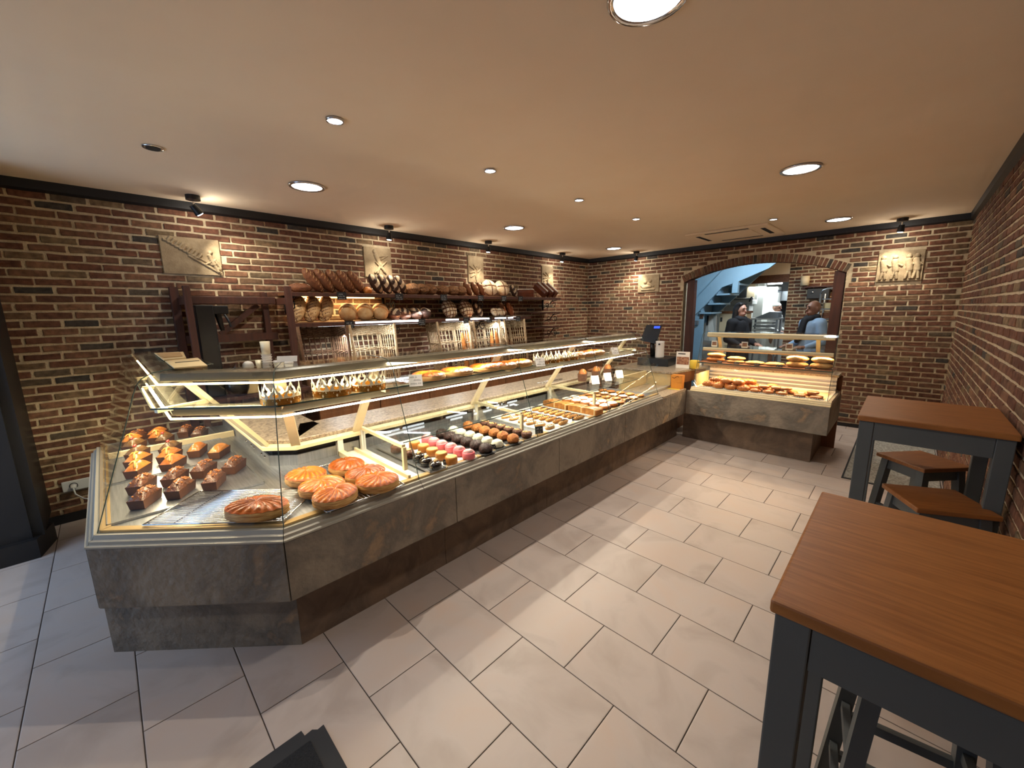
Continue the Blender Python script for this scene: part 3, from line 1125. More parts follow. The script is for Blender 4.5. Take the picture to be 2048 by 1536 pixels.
small = thing('display_counter', 'small stone-fronted counter with warmly lit viennoiserie case before the arch', 'display counter', (-1.08, 5.15, 0))
A, B = SX(SX1), SX(SX0)
part(small, 'stone_panel', MB().piece(A, SX(CX + 0.004), [(0, 0.33), (0.03, 0.33), (0.03, 0.612), (0, 0.612)]), 'slate_stone', bev=0.004)
part(small, 'stone_panel', MB().box(SX1 - 0.03, SX1, SY + 0.002, 5.62, 0.33, 0.612), 'slate_stone', bev=0.004)
part(small, 'plinth_panel', MB().box(SX0 - 0.1, SX1 - 0.12, SY + 0.12, SY + 0.145, 0, 0.332), 'plinth_stone')
part(small, 'plinth_panel', MB().box(SX1 - 0.145, SX1 - 0.12, SY + 0.145, 5.58, 0, 0.332), 'plinth_stone')
part(small, 'underside_board', MB().box(SX0, SX1 - 0.01, SY + 0.02, 5.6, 0.325, 0.333), 'dark_gap')
part(small, 'sill_profile', MB().piece(A, B, [(-0.002, 0.613), (0.075, 0.613), (0.075, 0.655), (0.03, 0.658), (0.024, 0.640), (0.012, 0.637), (0.010, 0.624), (-0.002, 0.621)]), 'cream_metal')
part(small, 'sill_profile', MB().box(SX1 - 0.06, SX1 - 0.005, SY + 0.076, 5.6, 0.613, 0.655), 'grey_profile')
part(small, 'deck', MB().box(SX0 + 0.01, SX1 - 0.03, SY + 0.06, 5.6, 0.645, 0.66), 'white_enamel')
A2, B2 = SX(SX1 - 0.03), SX(SX0 + 0.01)
sg = [(0.042, 0.66), (0.09, 0.80), (0.15, 0.975), (0.205, 1.135), (0.225, 1.20), (0.238, 1.235), (0.26, 1.262), (0.30, 1.28), (0.36, 1.286), (0.5, 1.287)]
part(small, 'curved_pane', MB().piece(A2, B2, thick(sg, 0.007)), 'pane_glass')
for x in (SX1 - 0.036, SX0 + 0.01):
    part(small, 'end_pane', MB().piece(SX(x), SX(x + 0.006), [(0.05, 0.66)] + sg[1:] + [(0.70, 1.0), (0.78, 0.66)]), 'pane_glass')
    part(small, 'joint_strip', MB().tube([(*SX(x + 0.003)(d), z) for d, z in sg], 0.0022, 6), 'glass_edge')
part(small, 'top_rail', MB().piece(SX(SX1 - 0.06), SX(SX0 + 0.05), [(0.29, 1.236), (0.33, 1.225), (0.40, 1.24), (0.40, 1.276), (0.33, 1.28), (0.30, 1.27)]), 'cream_metal')
part(small, 'glass_shelf', MB().piece(A2, B2, rect(0.24, 0.60, 1.108, 1.116)), 'shelf_glass')
part(small, 'shelf_rail', MB().piece(SX(SX1 - 0.05), SX(SX0 + 0.03), [(0.235, 1.078), (0.25, 1.066), (0.29, 1.07), (0.29, 1.104), (0.25, 1.106), (0.235, 1.10)]), 'cream_metal')
part(small, 'glass_shelf', MB().piece(A2, B2, rect(0.17, 0.56, 0.926, 0.934)), 'shelf_glass')
part(small, 'shelf_edge', MB().piece(A2, B2, rect(0.166, 0.17, 0.926, 0.934)), 'glass_edge')
part(small, 'shelf_tray', MB().piece(A2, B2, rect(0.19, 0.54, 0.935, 0.939)), 'crust_score')
part(small, 'shelf_rail', MB().piece(SX(SX1 - 0.05), SX(SX0 + 0.03), rect(0.30, 0.33, 0.885, 0.922)), 'cream_metal')
part(small, 'rear_wall', MB().piece(A2, B2, [(0.60, 0.66), (0.62, 0.66), (0.62, 0.82), (0.60, 0.82)]), 'white_enamel')
for k in range(3):
    part(small, 'rear_slat', MB().piece(A2, B2, rect(0.585, 0.60, 0.685 + k * 0.042, 0.705 + k * 0.042)), 'steel')
part(small, 'granite_worktop', MB().box(SX0 + 0.01, SX1 - 0.02, SY + 0.60, SY + 0.87, 0.82, 0.845), 'granite')
part(small, 'rear_panel', MB().box(SX0, SX1, SY + 0.80, SY + 0.83, 0.0, 0.82), 'cabinet_wood')
part(small, 'side_panel', MB().box(SX0 + 0.02, SX0 + 0.035, SY + 0.09, SY + 0.5, 0.66, 0.80), 'kraft_cream')
for x in (SX0 + 0.16, SX1 - 0.2):
    p0, p1 = Vector((x, SY + 0.62, 0.83)), Vector((x, SY + 0.36, 1.26))
    part(small, 'post', MB().beam(p0, p1, 0.035, 0.02, up=(0, 1, 0.6)), 'cream_metal')
part(small, 'light_tube', MB().piece(SX(SX1 - 0.07), SX(SX0 + 0.05), rect(0.295, 0.310, 1.080, 1.092)), 'strip_warm')
part(small, 'light_tube', MB().piece(SX(SX1 - 0.07), SX(SX0 + 0.05), rect(0.334, 0.349, 0.895, 0.907)), 'strip_warm')
xm = (SX0 + SX1) / 2
LO = (1.0, 0.66, 0.36)
light('small_case_glow', 'AREA', (xm, SY + 0.262, 1.060), (xm, SY + 0.30, 0.6), 6.0, LO, size=1.2, size_y=0.015).rotation_euler = (0, 0, 0)
light('small_case_glow', 'AREA', (xm, SY + 0.285, 0.882), (xm, SY + 0.30, 0.6), 11, LO, size=1.2, size_y=0.015).rotation_euler = (0, 0, 0)


# ================================================================ ceiling fixtures
def make_downlight(name, r, deep):
    t = thing(name, 'x', 'lamp')
    ringp = [(r, 0.0), (r * 1.18, -0.002), (r * 1.2, -0.006), (r * 1.16, -0.012), (r * 1.02, -0.012), (r * 0.98, -0.004), (r * 0.98, 0.0)]
    mb = MB()
    n = 28
    vs, fs = [], []
    for rr_, z in ringp:
        for i in range(n):
            a = 2 * PI * i / n
            vs.append((rr_ * math.cos(a), rr_ * math.sin(a), z))
    m = len(ringp)
    for k in range(m - 1):
        for i in range(n):
            fs.append((k * n + i, k * n + (i + 1) % n, (k + 1) * n + (i + 1) % n, (k + 1) * n + i))
    mb.add(vs, fs)
    put('trim_ring', mb.mesh('trim_ring', 'chrome', True), t)
    put('diffuser', MB().cyl((0, 0, -0.008), (0, 0, -0.002), r * 0.985, r * 0.985, 28).mesh('diffuser', 'lamp_disc'), t)
    return t


BIGN = ['nearest the camera on the tables side of the ceiling', 'above the bar tables, middle one of that side', 'above the bread-filled small counter before the arch',
        'nearest on the bread wall side', 'middle one on the bread wall side', 'farthest on the bread wall side, near the corner', 'added unseen behind the camera on the tables side', 'behind the camera on the bread wall side']
proto = make_downlight('ceiling_downlight', 0.105, 0.03)
for i, (x, y) in enumerate(BIGS):
    lb = 'large round recessed ceiling lamp, ' + BIGN[i]
    if i == 0:
        relabel(proto, (x, y, ZC), 0, lb)
        proto['group'] = 'large round ceiling lamps'
    else:
        copy_tree(proto, (x, y, ZC), 0, lb, 'large round ceiling lamps')
proto = make_downlight('ceiling_spot', 0.036, 0.02)
for i, (x, y) in enumerate(SMALLS):
    lb = 'small recessed ceiling spot, ' + ['nearest of the row above the long counter', 'second of the row above the long counter', 'third of the row above the long counter', 'farthest of the row above the long counter', 'alone in front of the air conditioner'][i]
    if i == 0:
        relabel(proto, (x, y, ZC), 0, lb)
        proto['group'] = 'small ceiling spots'
    else:
        copy_tree(proto, (x, y, ZC), 0, lb, 'small ceiling spots')
off = thing('ceiling_spot', 'small unlit recessed ceiling spot at the upper left', 'lamp', (-3.196, 0.344, ZC))
part(off, 'trim_ring', MB().lathe([(0.05, 0), (0.048, -0.008), (0.038, -0.008)], 20, (-3.196, 0.344, ZC)), 'chrome', True)
part(off, 'dark_bulb', MB().cyl((-3.196, 0.344, ZC - 0.01), (-3.196, 0.344, ZC - 0.008), 0.034, 0.034, 20), 'dark_gap')

# track-less spotlights that wash the walls
WALLSPOTS = [((-4.22, 0.652), (-4.40, 1.15, 1.75), 'unlit-looking black wall spot near the wheat relief', 12),
             ((-4.24, 2.384), (-4.36, 2.36, 1.6), 'black ceiling spot over the second relief, above floury loaves', 10),
             ((-4.24, 3.877), (-4.36, 3.86, 1.6), 'black ceiling spot over the third relief', 10),
             ((-4.28, 5.597), (-4.4, 5.5, 1.6), 'black ceiling spot in the far corner over the tin loaves', 10),
             ((-3.38, 6.45), (-3.62, 6.62, 1.6), 'black ceiling spot on the back wall left of the arch', 17),
             ((-0.17, 6.45), (-0.25, 6.62, 1.6), 'black ceiling spot glaring on the back wall right of the arch', 13)]
for (x, y), tgt, lb, e in WALLSPOTS:
    t = thing('ceiling_spotlight', lb, 'spotlight', (x, y, ZC), group='black adjustable spotlights')
    part(t, 'base', MB().cyl((x, y, ZC - 0.035), (x, y, ZC), 0.05, 0.05, 20), 'black_metal')
    part(t, 'stem', MB().cyl((x, y, ZC - 0.09), (x, y, ZC - 0.035), 0.007, 0.007, 8), 'chrome')
    p = Vector((x, y, ZC - 0.09))
    d = (Vector(tgt) - p).normalized()
    hd = part(t, 'lamp_head', MB().cyl(p - d * 0.02, p + d * 0.055, 0.024, 0.034, 16), 'black_metal')
    part(hd, 'bulb', MB().cyl(p + d * 0.050, p + d * 0.062, 0.028, 0.022, 14), 'lamp_disc')
    light('wall_bulb_glow', 'POINT', p + d * 0.085, tgt, 2.6, (1.0, 0.93, 0.82))
    light('wall_spot_glow', 'SPOT', p + d * 0.075, tgt, e * 2.3, (1.0, 0.90, 0.72), spot=92, blend=0.7, radius=0.02)

# air conditioner cassette
ac = thing('air_conditioner', 'square ceiling air conditioner cassette before the arch', 'air conditioner', (-1.74, 5.93, ZC))
part(ac, 'cover', MB().box(-2.21, -1.27, 5.5, 6.36, ZC - 0.025, ZC), 'ceiling_paint', bev=0.008)
part(ac, 'intake_grille', MB().box(-2.0, -1.48, 5.69, 6.17, ZC - 0.034, ZC - 0.024), 'ceiling_paint', bev=0.005)
for x0, x1, y0, y1 in ((-1.99, -1.49, 5.565, 5.615), (-1.99, -1.49, 6.245, 6.295), (-2.14, -2.09, 5.69, 6.17), (-1.39, -1.34, 5.69, 6.17)):
    part(ac, 'louvre_slot', MB().box(x0, x1, y0, y1, ZC - 0.0265, ZC - 0.022), 'dark_gap')


# ================================================================ stone reliefs
def relief(w, h, strokes, nx=64, nz=52, seed=1):
    rr = random.Random(seed)
    vs, fs = [], []
    for j in range(nz + 1):
        for i in range(nx + 1):
            u, v = i / nx, j / nz
            e = 0.0
            for (a, b, c, d, r, hh) in strokes:
                px, pz = u * w - a * w, v * h - b * h
                dx, dz = (c - a) * w, (d - b) * h
                L2 = dx * dx + dz * dz + 1e-9
                t = max(0, min(1, (px * dx + pz * dz) / L2))
                q = math.hypot(px - t * dx, pz - t * dz) / r
                if q < 1:
                    e = max(e, hh * math.sqrt(1 - q * q))
            e += rr.uniform(0, 0.0009)
            vs.append((u * w, -0.012 - e, v * h))
    W = nx + 1
    for j in range(nz):
        for i in range(nx):
            fs.append((j * W + i, j * W + i + 1, (j + 1) * W + i + 1, (j + 1) * W + i))
    mb = MB().add(vs, fs)
    mb.box(0, w, -0.0115, 0.0, 0, h)
    return mb


def wheat(x0, y0, x1, y1, n=9):
    s = [(x0, y0, x1, y1, 0.006, 0.008)]
    for i in range(n):
        t = i / n
        x, y = x0 + (x1 - x0) * t, y0 + (y1 - y0) * t
        s += [(x, y, x + 0.06, y + 0.10, 0.011, 0.014), (x, y, x - 0.05, y + 0.02, 0.010, 0.012)]
    return s


R1 = wheat(0.60, 0.45, 0.06, 0.92) + [(0.95, 0.06, 0.45, 0.5, 0.009, 0.012), (0.98, 0.16, 0.5, 0.55, 0.008, 0.01), (0.80, 0.55, 0.86, 0.3, 0.017, 0.02), (0.86, 0.3, 0.93, 0.1, 0.013, 0.016),
      (0.82, 0.62, 0.82, 0.63, 0.018, 0.02), (0.7, 0.28, 0.9, 0.42, 0.008, 0.014), (0.9, 0.4, 0.98, 0.2, 0.010, 0.014)]
R2 = [(0.42, 0.75, 0.55, 0.45, 0.028, 0.02), (0.38, 0.85, 0.38, 0.86, 0.024, 0.02), (0.35, 0.15, 0.8, 0.55, 0.010, 0.016), (0.75, 0.15, 0.4, 0.5, 0.010, 0.016), (0.55, 0.45, 0.45, 0.15, 0.017, 0.016), (0.55, 0.45, 0.7, 0.2, 0.017, 0.016), (0.5, 0.7, 0.85, 0.75, 0.010, 0.014), (0.85, 0.75, 0.6, 0.6, 0.008, 0.014)]
R3 = [(0.5, 0.05, 0.35, 0.5, 0.008, 0.012), (0.5, 0.05, 0.55, 0.6, 0.008, 0.012), (0.5, 0.05, 0.75, 0.45, 0.008, 0.012), (0.35, 0.5, 0.1, 0.6, 0.012, 0.014), (0.35, 0.4, 0.1, 0.35, 0.012, 0.014), (0.55, 0.5, 0.35, 0.65, 0.012, 0.014), (0.6, 0.4, 0.85, 0.55, 0.012, 0.014), (0.4, 0.3, 0.15, 0.2, 0.012, 0.012)]
R5 = [(0.3, 0.3, 0.6, 0.35, 0.03, 0.016), (0.35, 0.6, 0.36, 0.6, 0.03, 0.018), (0.6, 0.65, 0.61, 0.65, 0.024, 0.018), (0.2, 0.15, 0.8, 0.15, 0.016, 0.012), (0.5, 0.5, 0.75, 0.35, 0.016, 0.014), (0.15, 0.4, 0.3, 0.2, 0.012, 0.012)]
R6 = []
for x in (0.12, 0.38, 0.68, 0.85):
    R6 += [(x, 0.8, x, 0.81, 0.024, 0.02), (x, 0.68, x + 0.04, 0.36, 0.030, 0.022), (x + 0.02, 0.36, x - 0.03, 0.08, 0.014, 0.018), (x + 0.05, 0.36, x + 0.08, 0.08, 0.014, 0.018), (x + 0.02, 0.62, x + 0.16, 0.5, 0.010, 0.016)]
RL = [R1, R2, R3, R3, R5, R6]
RLAB = ['carved stone relief with wheat ears, largest plaque on the bread wall', 'carved stone relief of a stooping figure above floury loaves', 'narrow carved stone relief with leaves above the pale round loaves',
        'narrow carved stone relief in the far corner above the tin loaves', 'small carved stone relief on the back wall above the till', 'carved stone relief of several figures right of the arch']
for k, (u0, u1, z0, z1) in enumerate(PLAQ_L):
    mb = relief(u1 - u0, z1 - z0, RL[k], seed=k)
    single('stone_relief', mb, 'relief_stone', RLAB[k], 'relief', (XL, u0, z0), (0, 0, PI / 2), group='carved stone wall reliefs', smooth=False)
for k, (u0, u1, z0, z1) in enumerate(PLAQ_B):
    mb = relief(u1 - u0, z1 - z0, RL[4 + k], seed=10 + k)
    single('stone_relief', mb, 'relief_stone', RLAB[4 + k], 'relief', (u0, YB, z0), (0, 0, 0), group='carved stone wall reliefs')

# ================================================================ bread shelves on the left wall
SH1, SH2, SXF = 1.775, 1.485, -4.14


def scroll(mb, y, z, size, flip=1):
    """wrought-iron scroll hanging under a shelf, in the x-z plane at y"""
    pts = []
    for k in range(26):
        t = k / 25
        a = PI * 0.5 + t * 2.6 * PI
        r = size * (0.5 - 0.42 * t)
        pts.append((SXF - 0.02 + flip * (-0.02 - size * 0.55 + r * math.cos(a)), y, z - size * 0.55 + r * math.sin(a)))
    mb.tube(pts, 0.0055, 6)
    mb.tube([(XL + 0.01, y, z - size * 0.9), (XL + 0.12, y, z - size * 0.75), (SXF - 0.16, y, z - size * 0.2), (SXF - 0.04, y, z - 0.01)], 0.006, 6)
    pts = []
    for k in range(18):
        t = k / 17
        a = -PI * 0.5 + t * 2.2 * PI
        r = size * 0.34 * (1 - 0.75 * t)
        pts.append((XL + 0.10 + r * math.cos(a), y, z - size * 0.62 + r * math.sin(a)))
    mb.tube(pts, 0.005, 6)


def wall_shelf(label, z, y0, y1, braces):
    t = thing('bread_shelf', label, 'shelf', (XL, (y0 + y1) / 2, z))
    part(t, 'board', MB().box(XL + 0.005, SXF, y0, y1, z - 0.028, z), 'shelf_wood', bev=0.003)
    part(t, 'edge_strip', MB().box(SXF, SXF + 0.012, y0, y1, z - 0.04, z - 0.004), 'dark_wood')
    for y in braces:
        mb = MB()
        scroll(mb, y, z - 0.03, 0.14)
        mb.box(XL + 0.004, XL + 0.02, y - 0.012, y + 0.012, z - 0.20, z - 0.03)
        part(t, 'iron_bracket', mb, 'black_metal', True)
    return t


sh1 = wall_shelf('upper wooden bread shelf on scrolled iron brackets', SH1, 1.26, 5.36, (1.32, 2.38, 3.72, 5.33))
sh2 = wall_shelf('lower wooden bread shelf lit along its front edge', SH2, 1.27, 4.62, (1.34, 2.42, 3.74))
# lamps under the shelves
part(sh1, 'light_strip', MB().box(XL + 0.10, XL + 0.125, 1.42, 2.22, SH1 - 0.042, SH1 - 0.029), 'strip_warm')
light('shelf_strip_glow', 'AREA', (XL + 0.15, 1.82, SH1 - 0.046), (XL + 0.1, 1.82, 1.4), 4.2, (1.0, 0.76, 0.42), size=0.8, size_y=0.02).rotation_euler = (0, 0, PI / 2)
for y0, y1 in ((1.5, 2.75), (3.0, 3.6), (3.72, 4.35)):
    part(sh2, 'light_strip', MB().box(SXF - 0.06, SXF - 0.035, y0, y1, SH2 - 0.042, SH2 - 0.029), 'strip_soft')
    light('shelf_strip_glow', 'AREA', (SXF - 0.03, (y0 + y1) / 2, SH2 - 0.046), (SXF - 0.2, (y0 + y1) / 2, 0.8), 11.0 * (y1 - y0), COOL, size=y1 - y0, size_y=0.02).rotation_euler = (0, math.radians(-14), PI / 2)
# bright lip lamp on the lower shelf's front edge
for y0, y1 in ((1.86, 2.62), (3.02, 3.22), (3.42, 3.75), (3.86, 4.08), (4.12, 4.22)):
    part(sh2, 'edge_lamp', MB().box(SXF + 0.0125, SXF + 0.018, y0, y1, SH2 - 0.022, SH2 - 0.003), 'strip_soft')
# three short iron shelves at the far end
for k, z in enumerate((1.545, 1.305)):
    t = thing('corner_shelf', 'short dark shelf on scrolled bracket at the far end, ' + ('upper one' if k == 0 else 'lower one'), 'shelf', (XL, 5.1, z))
    part(t, 'board', MB().box(XL + 0.005, SXF - 0.02, 4.75, 5.4, z - 0.02, z), 'dark_wood')
    mb = MB()
    scroll(mb, 5.37, z - 0.02, 0.15)
    part(t, 'iron_bracket', mb, 'black_metal', True)

# ---- chalk labels clipped to the shelf edges
def chalk_label(y, z, k, lab):
    t = thing('price_label', lab, 'price label', (SXF + 0.014, y, z - 0.03), group='chalk labels on the bread shelves')
    sl = part(t, 'slate', MB().box(SXF + 0.013, SXF + 0.017, y - 0.048, y + 0.048, z - 0.062, z + 0.012), 'black_card', bev=0.001)
    rr = random.Random(k)
    mb = MB()
    for r in range(3):
        z0 = z - 0.014 - r * 0.021
        scribble(mb, lambda u, v, z0=z0: (SXF + 0.0174, u, z0 + v), y - 0.040 + rr.uniform(0, 0.012), y + 0.040 - rr.uniform(0, 0.02), 0.012, rr, 0.0010)
    part(sl, 'chalk_writing', mb, 'chalk')


LT = [1.741, 2.39, 3.002, 3.608, 4.045, 4.386]
LB = [1.795, 2.668, 3.346, 3.753, 4.018, 4.333]
for k, y in enumerate(LT):
    chalk_label(y, SH1 - 0.005, k, 'small black chalk label on the upper bread shelf, %s from the left' % ORD[k])
for k, y in enumerate(LB):
    chalk_label(y, SH2 - 0.005, 20 + k, 'small black chalk label on the lower bread shelf, %s from the left' % ORD[k])


# ================================================================ breads
def bread_mesh(kind, seed=0):
    rr = random.Random(seed * 31 + 5)
    ph = rr.uniform(0, 6)
    mb = MB()

    def blob2(r, fn, sel, nu=64, nv=40):
        o = len(mb.f)
        mb.blob((0, 0, 0), r, nu, nv, fn)
        for i in range(o, len(mb.f)):
            f = mb.f[i]
            c = [sum(mb.v[q][k] for q in f) / len(f) / r[k] for k in range(3)]
            mb.mi[i] = 1 if sel(c) else 0
    lump = lambda d, a=0.03: 1 + a * math.sin(5 * d[0] + ph) * math.cos(4 * d[1] - ph) + a * 0.6 * math.sin(9 * d[2] + 2 * ph)
    if kind == 'ridged':          # long brown loaf with cross ridges
        blob2((0.125, 0.05, 0.045), lambda d: lump(d, 0.015) * (1 + 0.03 * math.sin(d[0] * 24 + 5 * d[1])), lambda c: math.sin(c[0] * 24 + 5 * c[1]) > 0.86 and c[2] > 0.15 and abs(c[1]) < 0.6)
        m = ['crust_brown', 'crust_pale']
    elif kind == 'floury':        # dark loaf dusted white
        blob2((0.115, 0.055, 0.05), lambda d: lump(d, 0.03), lambda c: c[2] > 0.2 and math.sin(c[0] * 9 + 2 * c[1]) > -0.1)
        m = ['crust_dark', 'crust_flour']
    elif kind == 'seeded':
        blob2((0.085, 0.062, 0.055), lambda d: lump(d, 0.045) * (1 + 0.02 * math.sin(23 * d[0]) * math.sin(19 * d[1])), lambda c: False)
        m = ['crust_seed']
    elif kind == 'batard':        # brown oblong, floured slashes
        blob2((0.11, 0.05, 0.048), lambda d: lump(d, 0.02), lambda c: c[2] > 0.3 and abs(c[1]) < 0.45 and math.sin(c[0] * 11) > 0.3)
        m = ['crust_brown', 'crust_flour']
    elif kind == 'round_pale':    # big pale round with a dark cross
        blob2((0.115, 0.115, 0.06), lambda d: lump(d, 0.02) * (1 - (0.06 if (min(abs(d[0] - 0.15 * d[1]), abs(d[1] + 0.1 * d[0])) < 0.09 and d[2] > 0.1) else 0)),
              lambda c: (min(abs(c[0] - 0.15 * c[1]), abs(c[1] + 0.1 * c[0])) < 0.08 and c[2] > 0.1))
        m = ['crust_flour', 'crust_score']
    elif kind == 'checked':       # round loaf with a dark lattice
        g = lambda v: abs((v * 2.6 + 10.5) % 1 - 0.5) < 0.13
        blob2((0.115, 0.10, 0.06), lambda d: lump(d, 0.015) * (0.95 if (d[2] > 0 and (g(d[0]) or g(d[1]))) else 1), lambda c: c[2] > -0.1 and (g(c[0]) or g(c[1])))
        m = ['crust_flour', 'crust_score']
    elif kind == 'country':       # large pale oblong with leaf-like cuts
        blob2((0.155, 0.095, 0.065), lambda d: lump(d, 0.02) * (1 + 0.03 * math.sin(d[0] * 26 + 8 * abs(d[1]))), lambda c: c[2] > 0.05 and (math.sin(c[0] * 26 + 8 * abs(c[1])) < -0.9 and abs(c[1]) < 0.75 or abs(c[1] - 0.4 * c[0] ** 2 + 0.1) < 0.035))
        m = ['crust_pale', 'crust_score']
    elif kind == 'split':         # round golden loaf with a pocket cut
        blob2((0.085, 0.075, 0.08), lambda d: lump(d, 0.015) * (0.9 if abs(d[0] * 0.9 - d[2] * 0.35 - 0.25) < 0.1 and d[2] > -0.3 else 1), lambda c: abs(c[0] * 0.9 - c[2] * 0.35 - 0.25) < 0.09 and c[2] > -0.4)
        m = ['crust_pale', 'crust_gold']
    elif kind == 'dark_round':
        blob2((0.07, 0.065, 0.055), lambda d: lump(d, 0.05), lambda c: c[2] > 0.25 and math.sin(8 * c[0] + 5 * c[1] + ph) > 0.1)
        m = ['crust_dark', 'crust_flour']
    elif kind == 'tin':           # tin loaf with a sugar-white zigzag ridge
        pr = [(-0.045, 0.0), (0.045, 0.0), (0.05, 0.075), (0.042, 0.1), (0.018, 0.115), (-0.018, 0.115), (-0.042, 0.1), (-0.05, 0.075)]
        mb.prism([(a, b - 0.055) for a, b in pr], -0.12, 0.12, 0)
        z = []
        for k in range(25):
            z.append((-0.115 + k * 0.23 / 24, (0.012 if k % 2 else -0.012), 0.062))
        mb.tube(z, 0.014, 6, mi=1)
        m = ['tin_loaf', 'sugar_white']
    elif kind == 'ball':
        blob2((0.045, 0.045, 0.04), lambda d: lump(d, 0.03), lambda c: False)
        m = ['crust_gold']
    me = mb.mesh('bread', m, kind != 'tin')
    return me


BM = {}


def bread(kind, loc, rot, label, group, name='bread_loaf', sc=1.0, v=0):
    k = (kind, v % 2)
    if k not in BM:
        BM[k] = bread_mesh(kind, v % 2)
    o = put(name, BM[k], None, loc, rot, (sc, sc, sc))
    return tag(o, label, 'bread', group)


gT, gB = 'loaves on the upper bread shelf', 'loaves on the lower bread shelf'
lean = lambda a, b=0.0: (b, a, PI / 2)


def stand(kind, y, label, g, shelf, half, tilt, x=-4.30, sc=1.0, turn=0.0, v=0, roll=0.0):
    """a loaf leaning back: its long axis rises from the shelf by the tilt"""
    z = shelf + half
    bread(kind, (x, y, z), (roll, tilt, turn), label, g, sc=sc, v=v)


# upper shelf, left to right
bread('batard', (-4.33, 1.42, SH1 + 0.05), (0, 0, 1.2), 'flat floury loaf lying leftmost on the upper bread shelf', gT)
for k, y in enumerate((1.535, 1.645, 1.76, 1.868, 1.98)):
    stand('ridged', y, 'ridged brown oblong loaf leaning on the upper bread shelf, %s from the left' % ORD[k], gT, SH1, 0.124, math.radians(-50), x=-4.29, v=k, turn=-PI / 2 + 0.2, roll=-1.0, sc=1.14)
bread('ball', (-4.25, 2.085, SH1 + 0.037), (0, 0, 0), 'small golden bread roll between ridged and floury loaves', gT)
for k, y in enumerate((2.2, 2.31, 2.42, 2.51)):
    stand('floury', y, 'dark loaf dusted with flour on the upper bread shelf, %s of four' % ORD[k], gT, SH1, 0.112, math.radians(-54), x=-4.29, v=k, turn=-PI / 2 + 0.2, roll=-1.0, sc=1.08)
for k, y in enumerate((2.65, 2.765, 2.885, 3.08, 3.25, 3.39)):
    bread('seeded', (-4.27, y, SH1 + 0.066), (0, 0, 0.4 * k), 'lumpy seeded bread on the upper bread shelf, %s from the left of six' % ORD[k], gT, v=k, sc=1.3 if k < 3 else 1.15)
for k, y in enumerate((3.52, 3.65, 3.755)):
    stand('batard', y, 'brown oblong loaf leaning beside the seeded breads, %s of three' % ORD[k], gT, SH1, 0.10, math.radians(-54), x=-4.29, v=k, turn=-PI / 2 + 0.2, roll=-1.0, sc=0.98)
for k, y in enumerate((3.93, 4.18)):
    bread('round_pale', (-4.30, y, SH1 + 0.125), (0.25, math.radians(62), 0.15), 'large pale round loaf with dark cross cut, ' + ('left one' if k == 0 else 'right one'), gT, v=k, sc=1.05)
stand('floury', 4.42, 'upright dark seeded loaf right of the pale round loaves', gT, SH1, 0.09, math.radians(-58), turn=-PI / 2, roll=-1.0, sc=0.9)
bread('tin', (-4.31, 4.70, SH1 + 0.056), (0, 0, 0.9), 'plain brown tin loaf lying near the end of the upper shelf', gT)
for k, y in enumerate((5.03, 5.16, 5.28)):
    bread('tin', (-4.28, y, SH1 + 0.118), (0.0, math.radians(40), 0.15), 'brown tin loaf with white zigzag stripe, %s of three at the shelf end' % ORD[k], gT, v=k)
# lower shelf
for k, y in enumerate((1.36, 1.495, 1.63)):
    bread('country', (-4.30, y, SH2 + 0.138), (0.1, math.radians(64), -0.7), 'large pale loaf with leaf cuts on the lower bread shelf, %s from the left' % ORD[k], gB, v=k, sc=0.92)
for k, y in enumerate((1.85, 2.04, 2.22)):
    bread('split', (-4.27, y, SH2 + 0.096), (0, 0.25, -0.5), 'round golden loaf with a split top on the lower shelf, %s of three' % ORD[k], gB, v=k, sc=1.22)
bread('split', (-4.40, 2.12, SH2 + 0.088), (0, 0.2, 0.5), 'round golden loaf behind the other split loaves', gB, v=1)
for k, y in enumerate((2.39, 2.52, 2.68, 2.81)):
    bread('dark_round', (-4.28, y, SH2 + 0.072), (0, 0.3, 0.7 * k), 'dark floured round loaf on the lower bread shelf, %s of four' % ORD[k], gB, v=k, sc=1.3)
for k, y in enumerate((3.21, 3.49)):
    bread('checked', (-4.30, y, SH2 + 0.122), (0.1, math.radians(66), 0.12), 'round floury loaf with a lattice cut, ' + ('left one' if k == 0 else 'right one'), gB, v=k, sc=1.1)
bread('floury', (-4.31, 3.71, SH2 + 0.10), (-1.0, math.radians(-55), -PI / 2), 'dark slashed loaf right of the lattice loaves', gB)
for k, y in enumerate((3.97, 4.09)):
    bread('round_pale', (-4.24, y, SH2 + 0.075), (0.1, math.radians(55), 0.1), 'small floury round loaf on the lower shelf, ' + ('left one' if k == 0 else 'right one'), gB, v=k, sc=0.62)
for k, y in enumerate((4.2, 4.36)):
    bread('batard', (-4.33, y, SH2 + 0.115), (-1.0, math.radians(-60), -PI / 2), 'brown loaf leaning at the right of the lower shelf, ' + ('left one' if k == 0 else 'right one'), gB, v=k, sc=1.1)

# ================================================================ back counter, baskets
bc = thing('back_counter', 'brown wooden back counter under the bread shelves', 'cabinet', (-4.2, 3.0, 0))
part(bc, 'worktop', MB().box(XL + 0.01, -3.86, 1.32, 6.3, 0.715, 0.745), 'cabinet_wood')
for k in range(8):
    y = 1.33 + k * 0.62
    part(bc, 'door', MB().box(-3.9, -3.88, y, y + 0.61, 0.1, 0.71), 'cabinet_wood', bev=0.003)
part(bc, 'carcass', MB().box(XL + 0.02, -3.905, 1.33, 6.29, 0.0, 0.712), 'dark_wood')


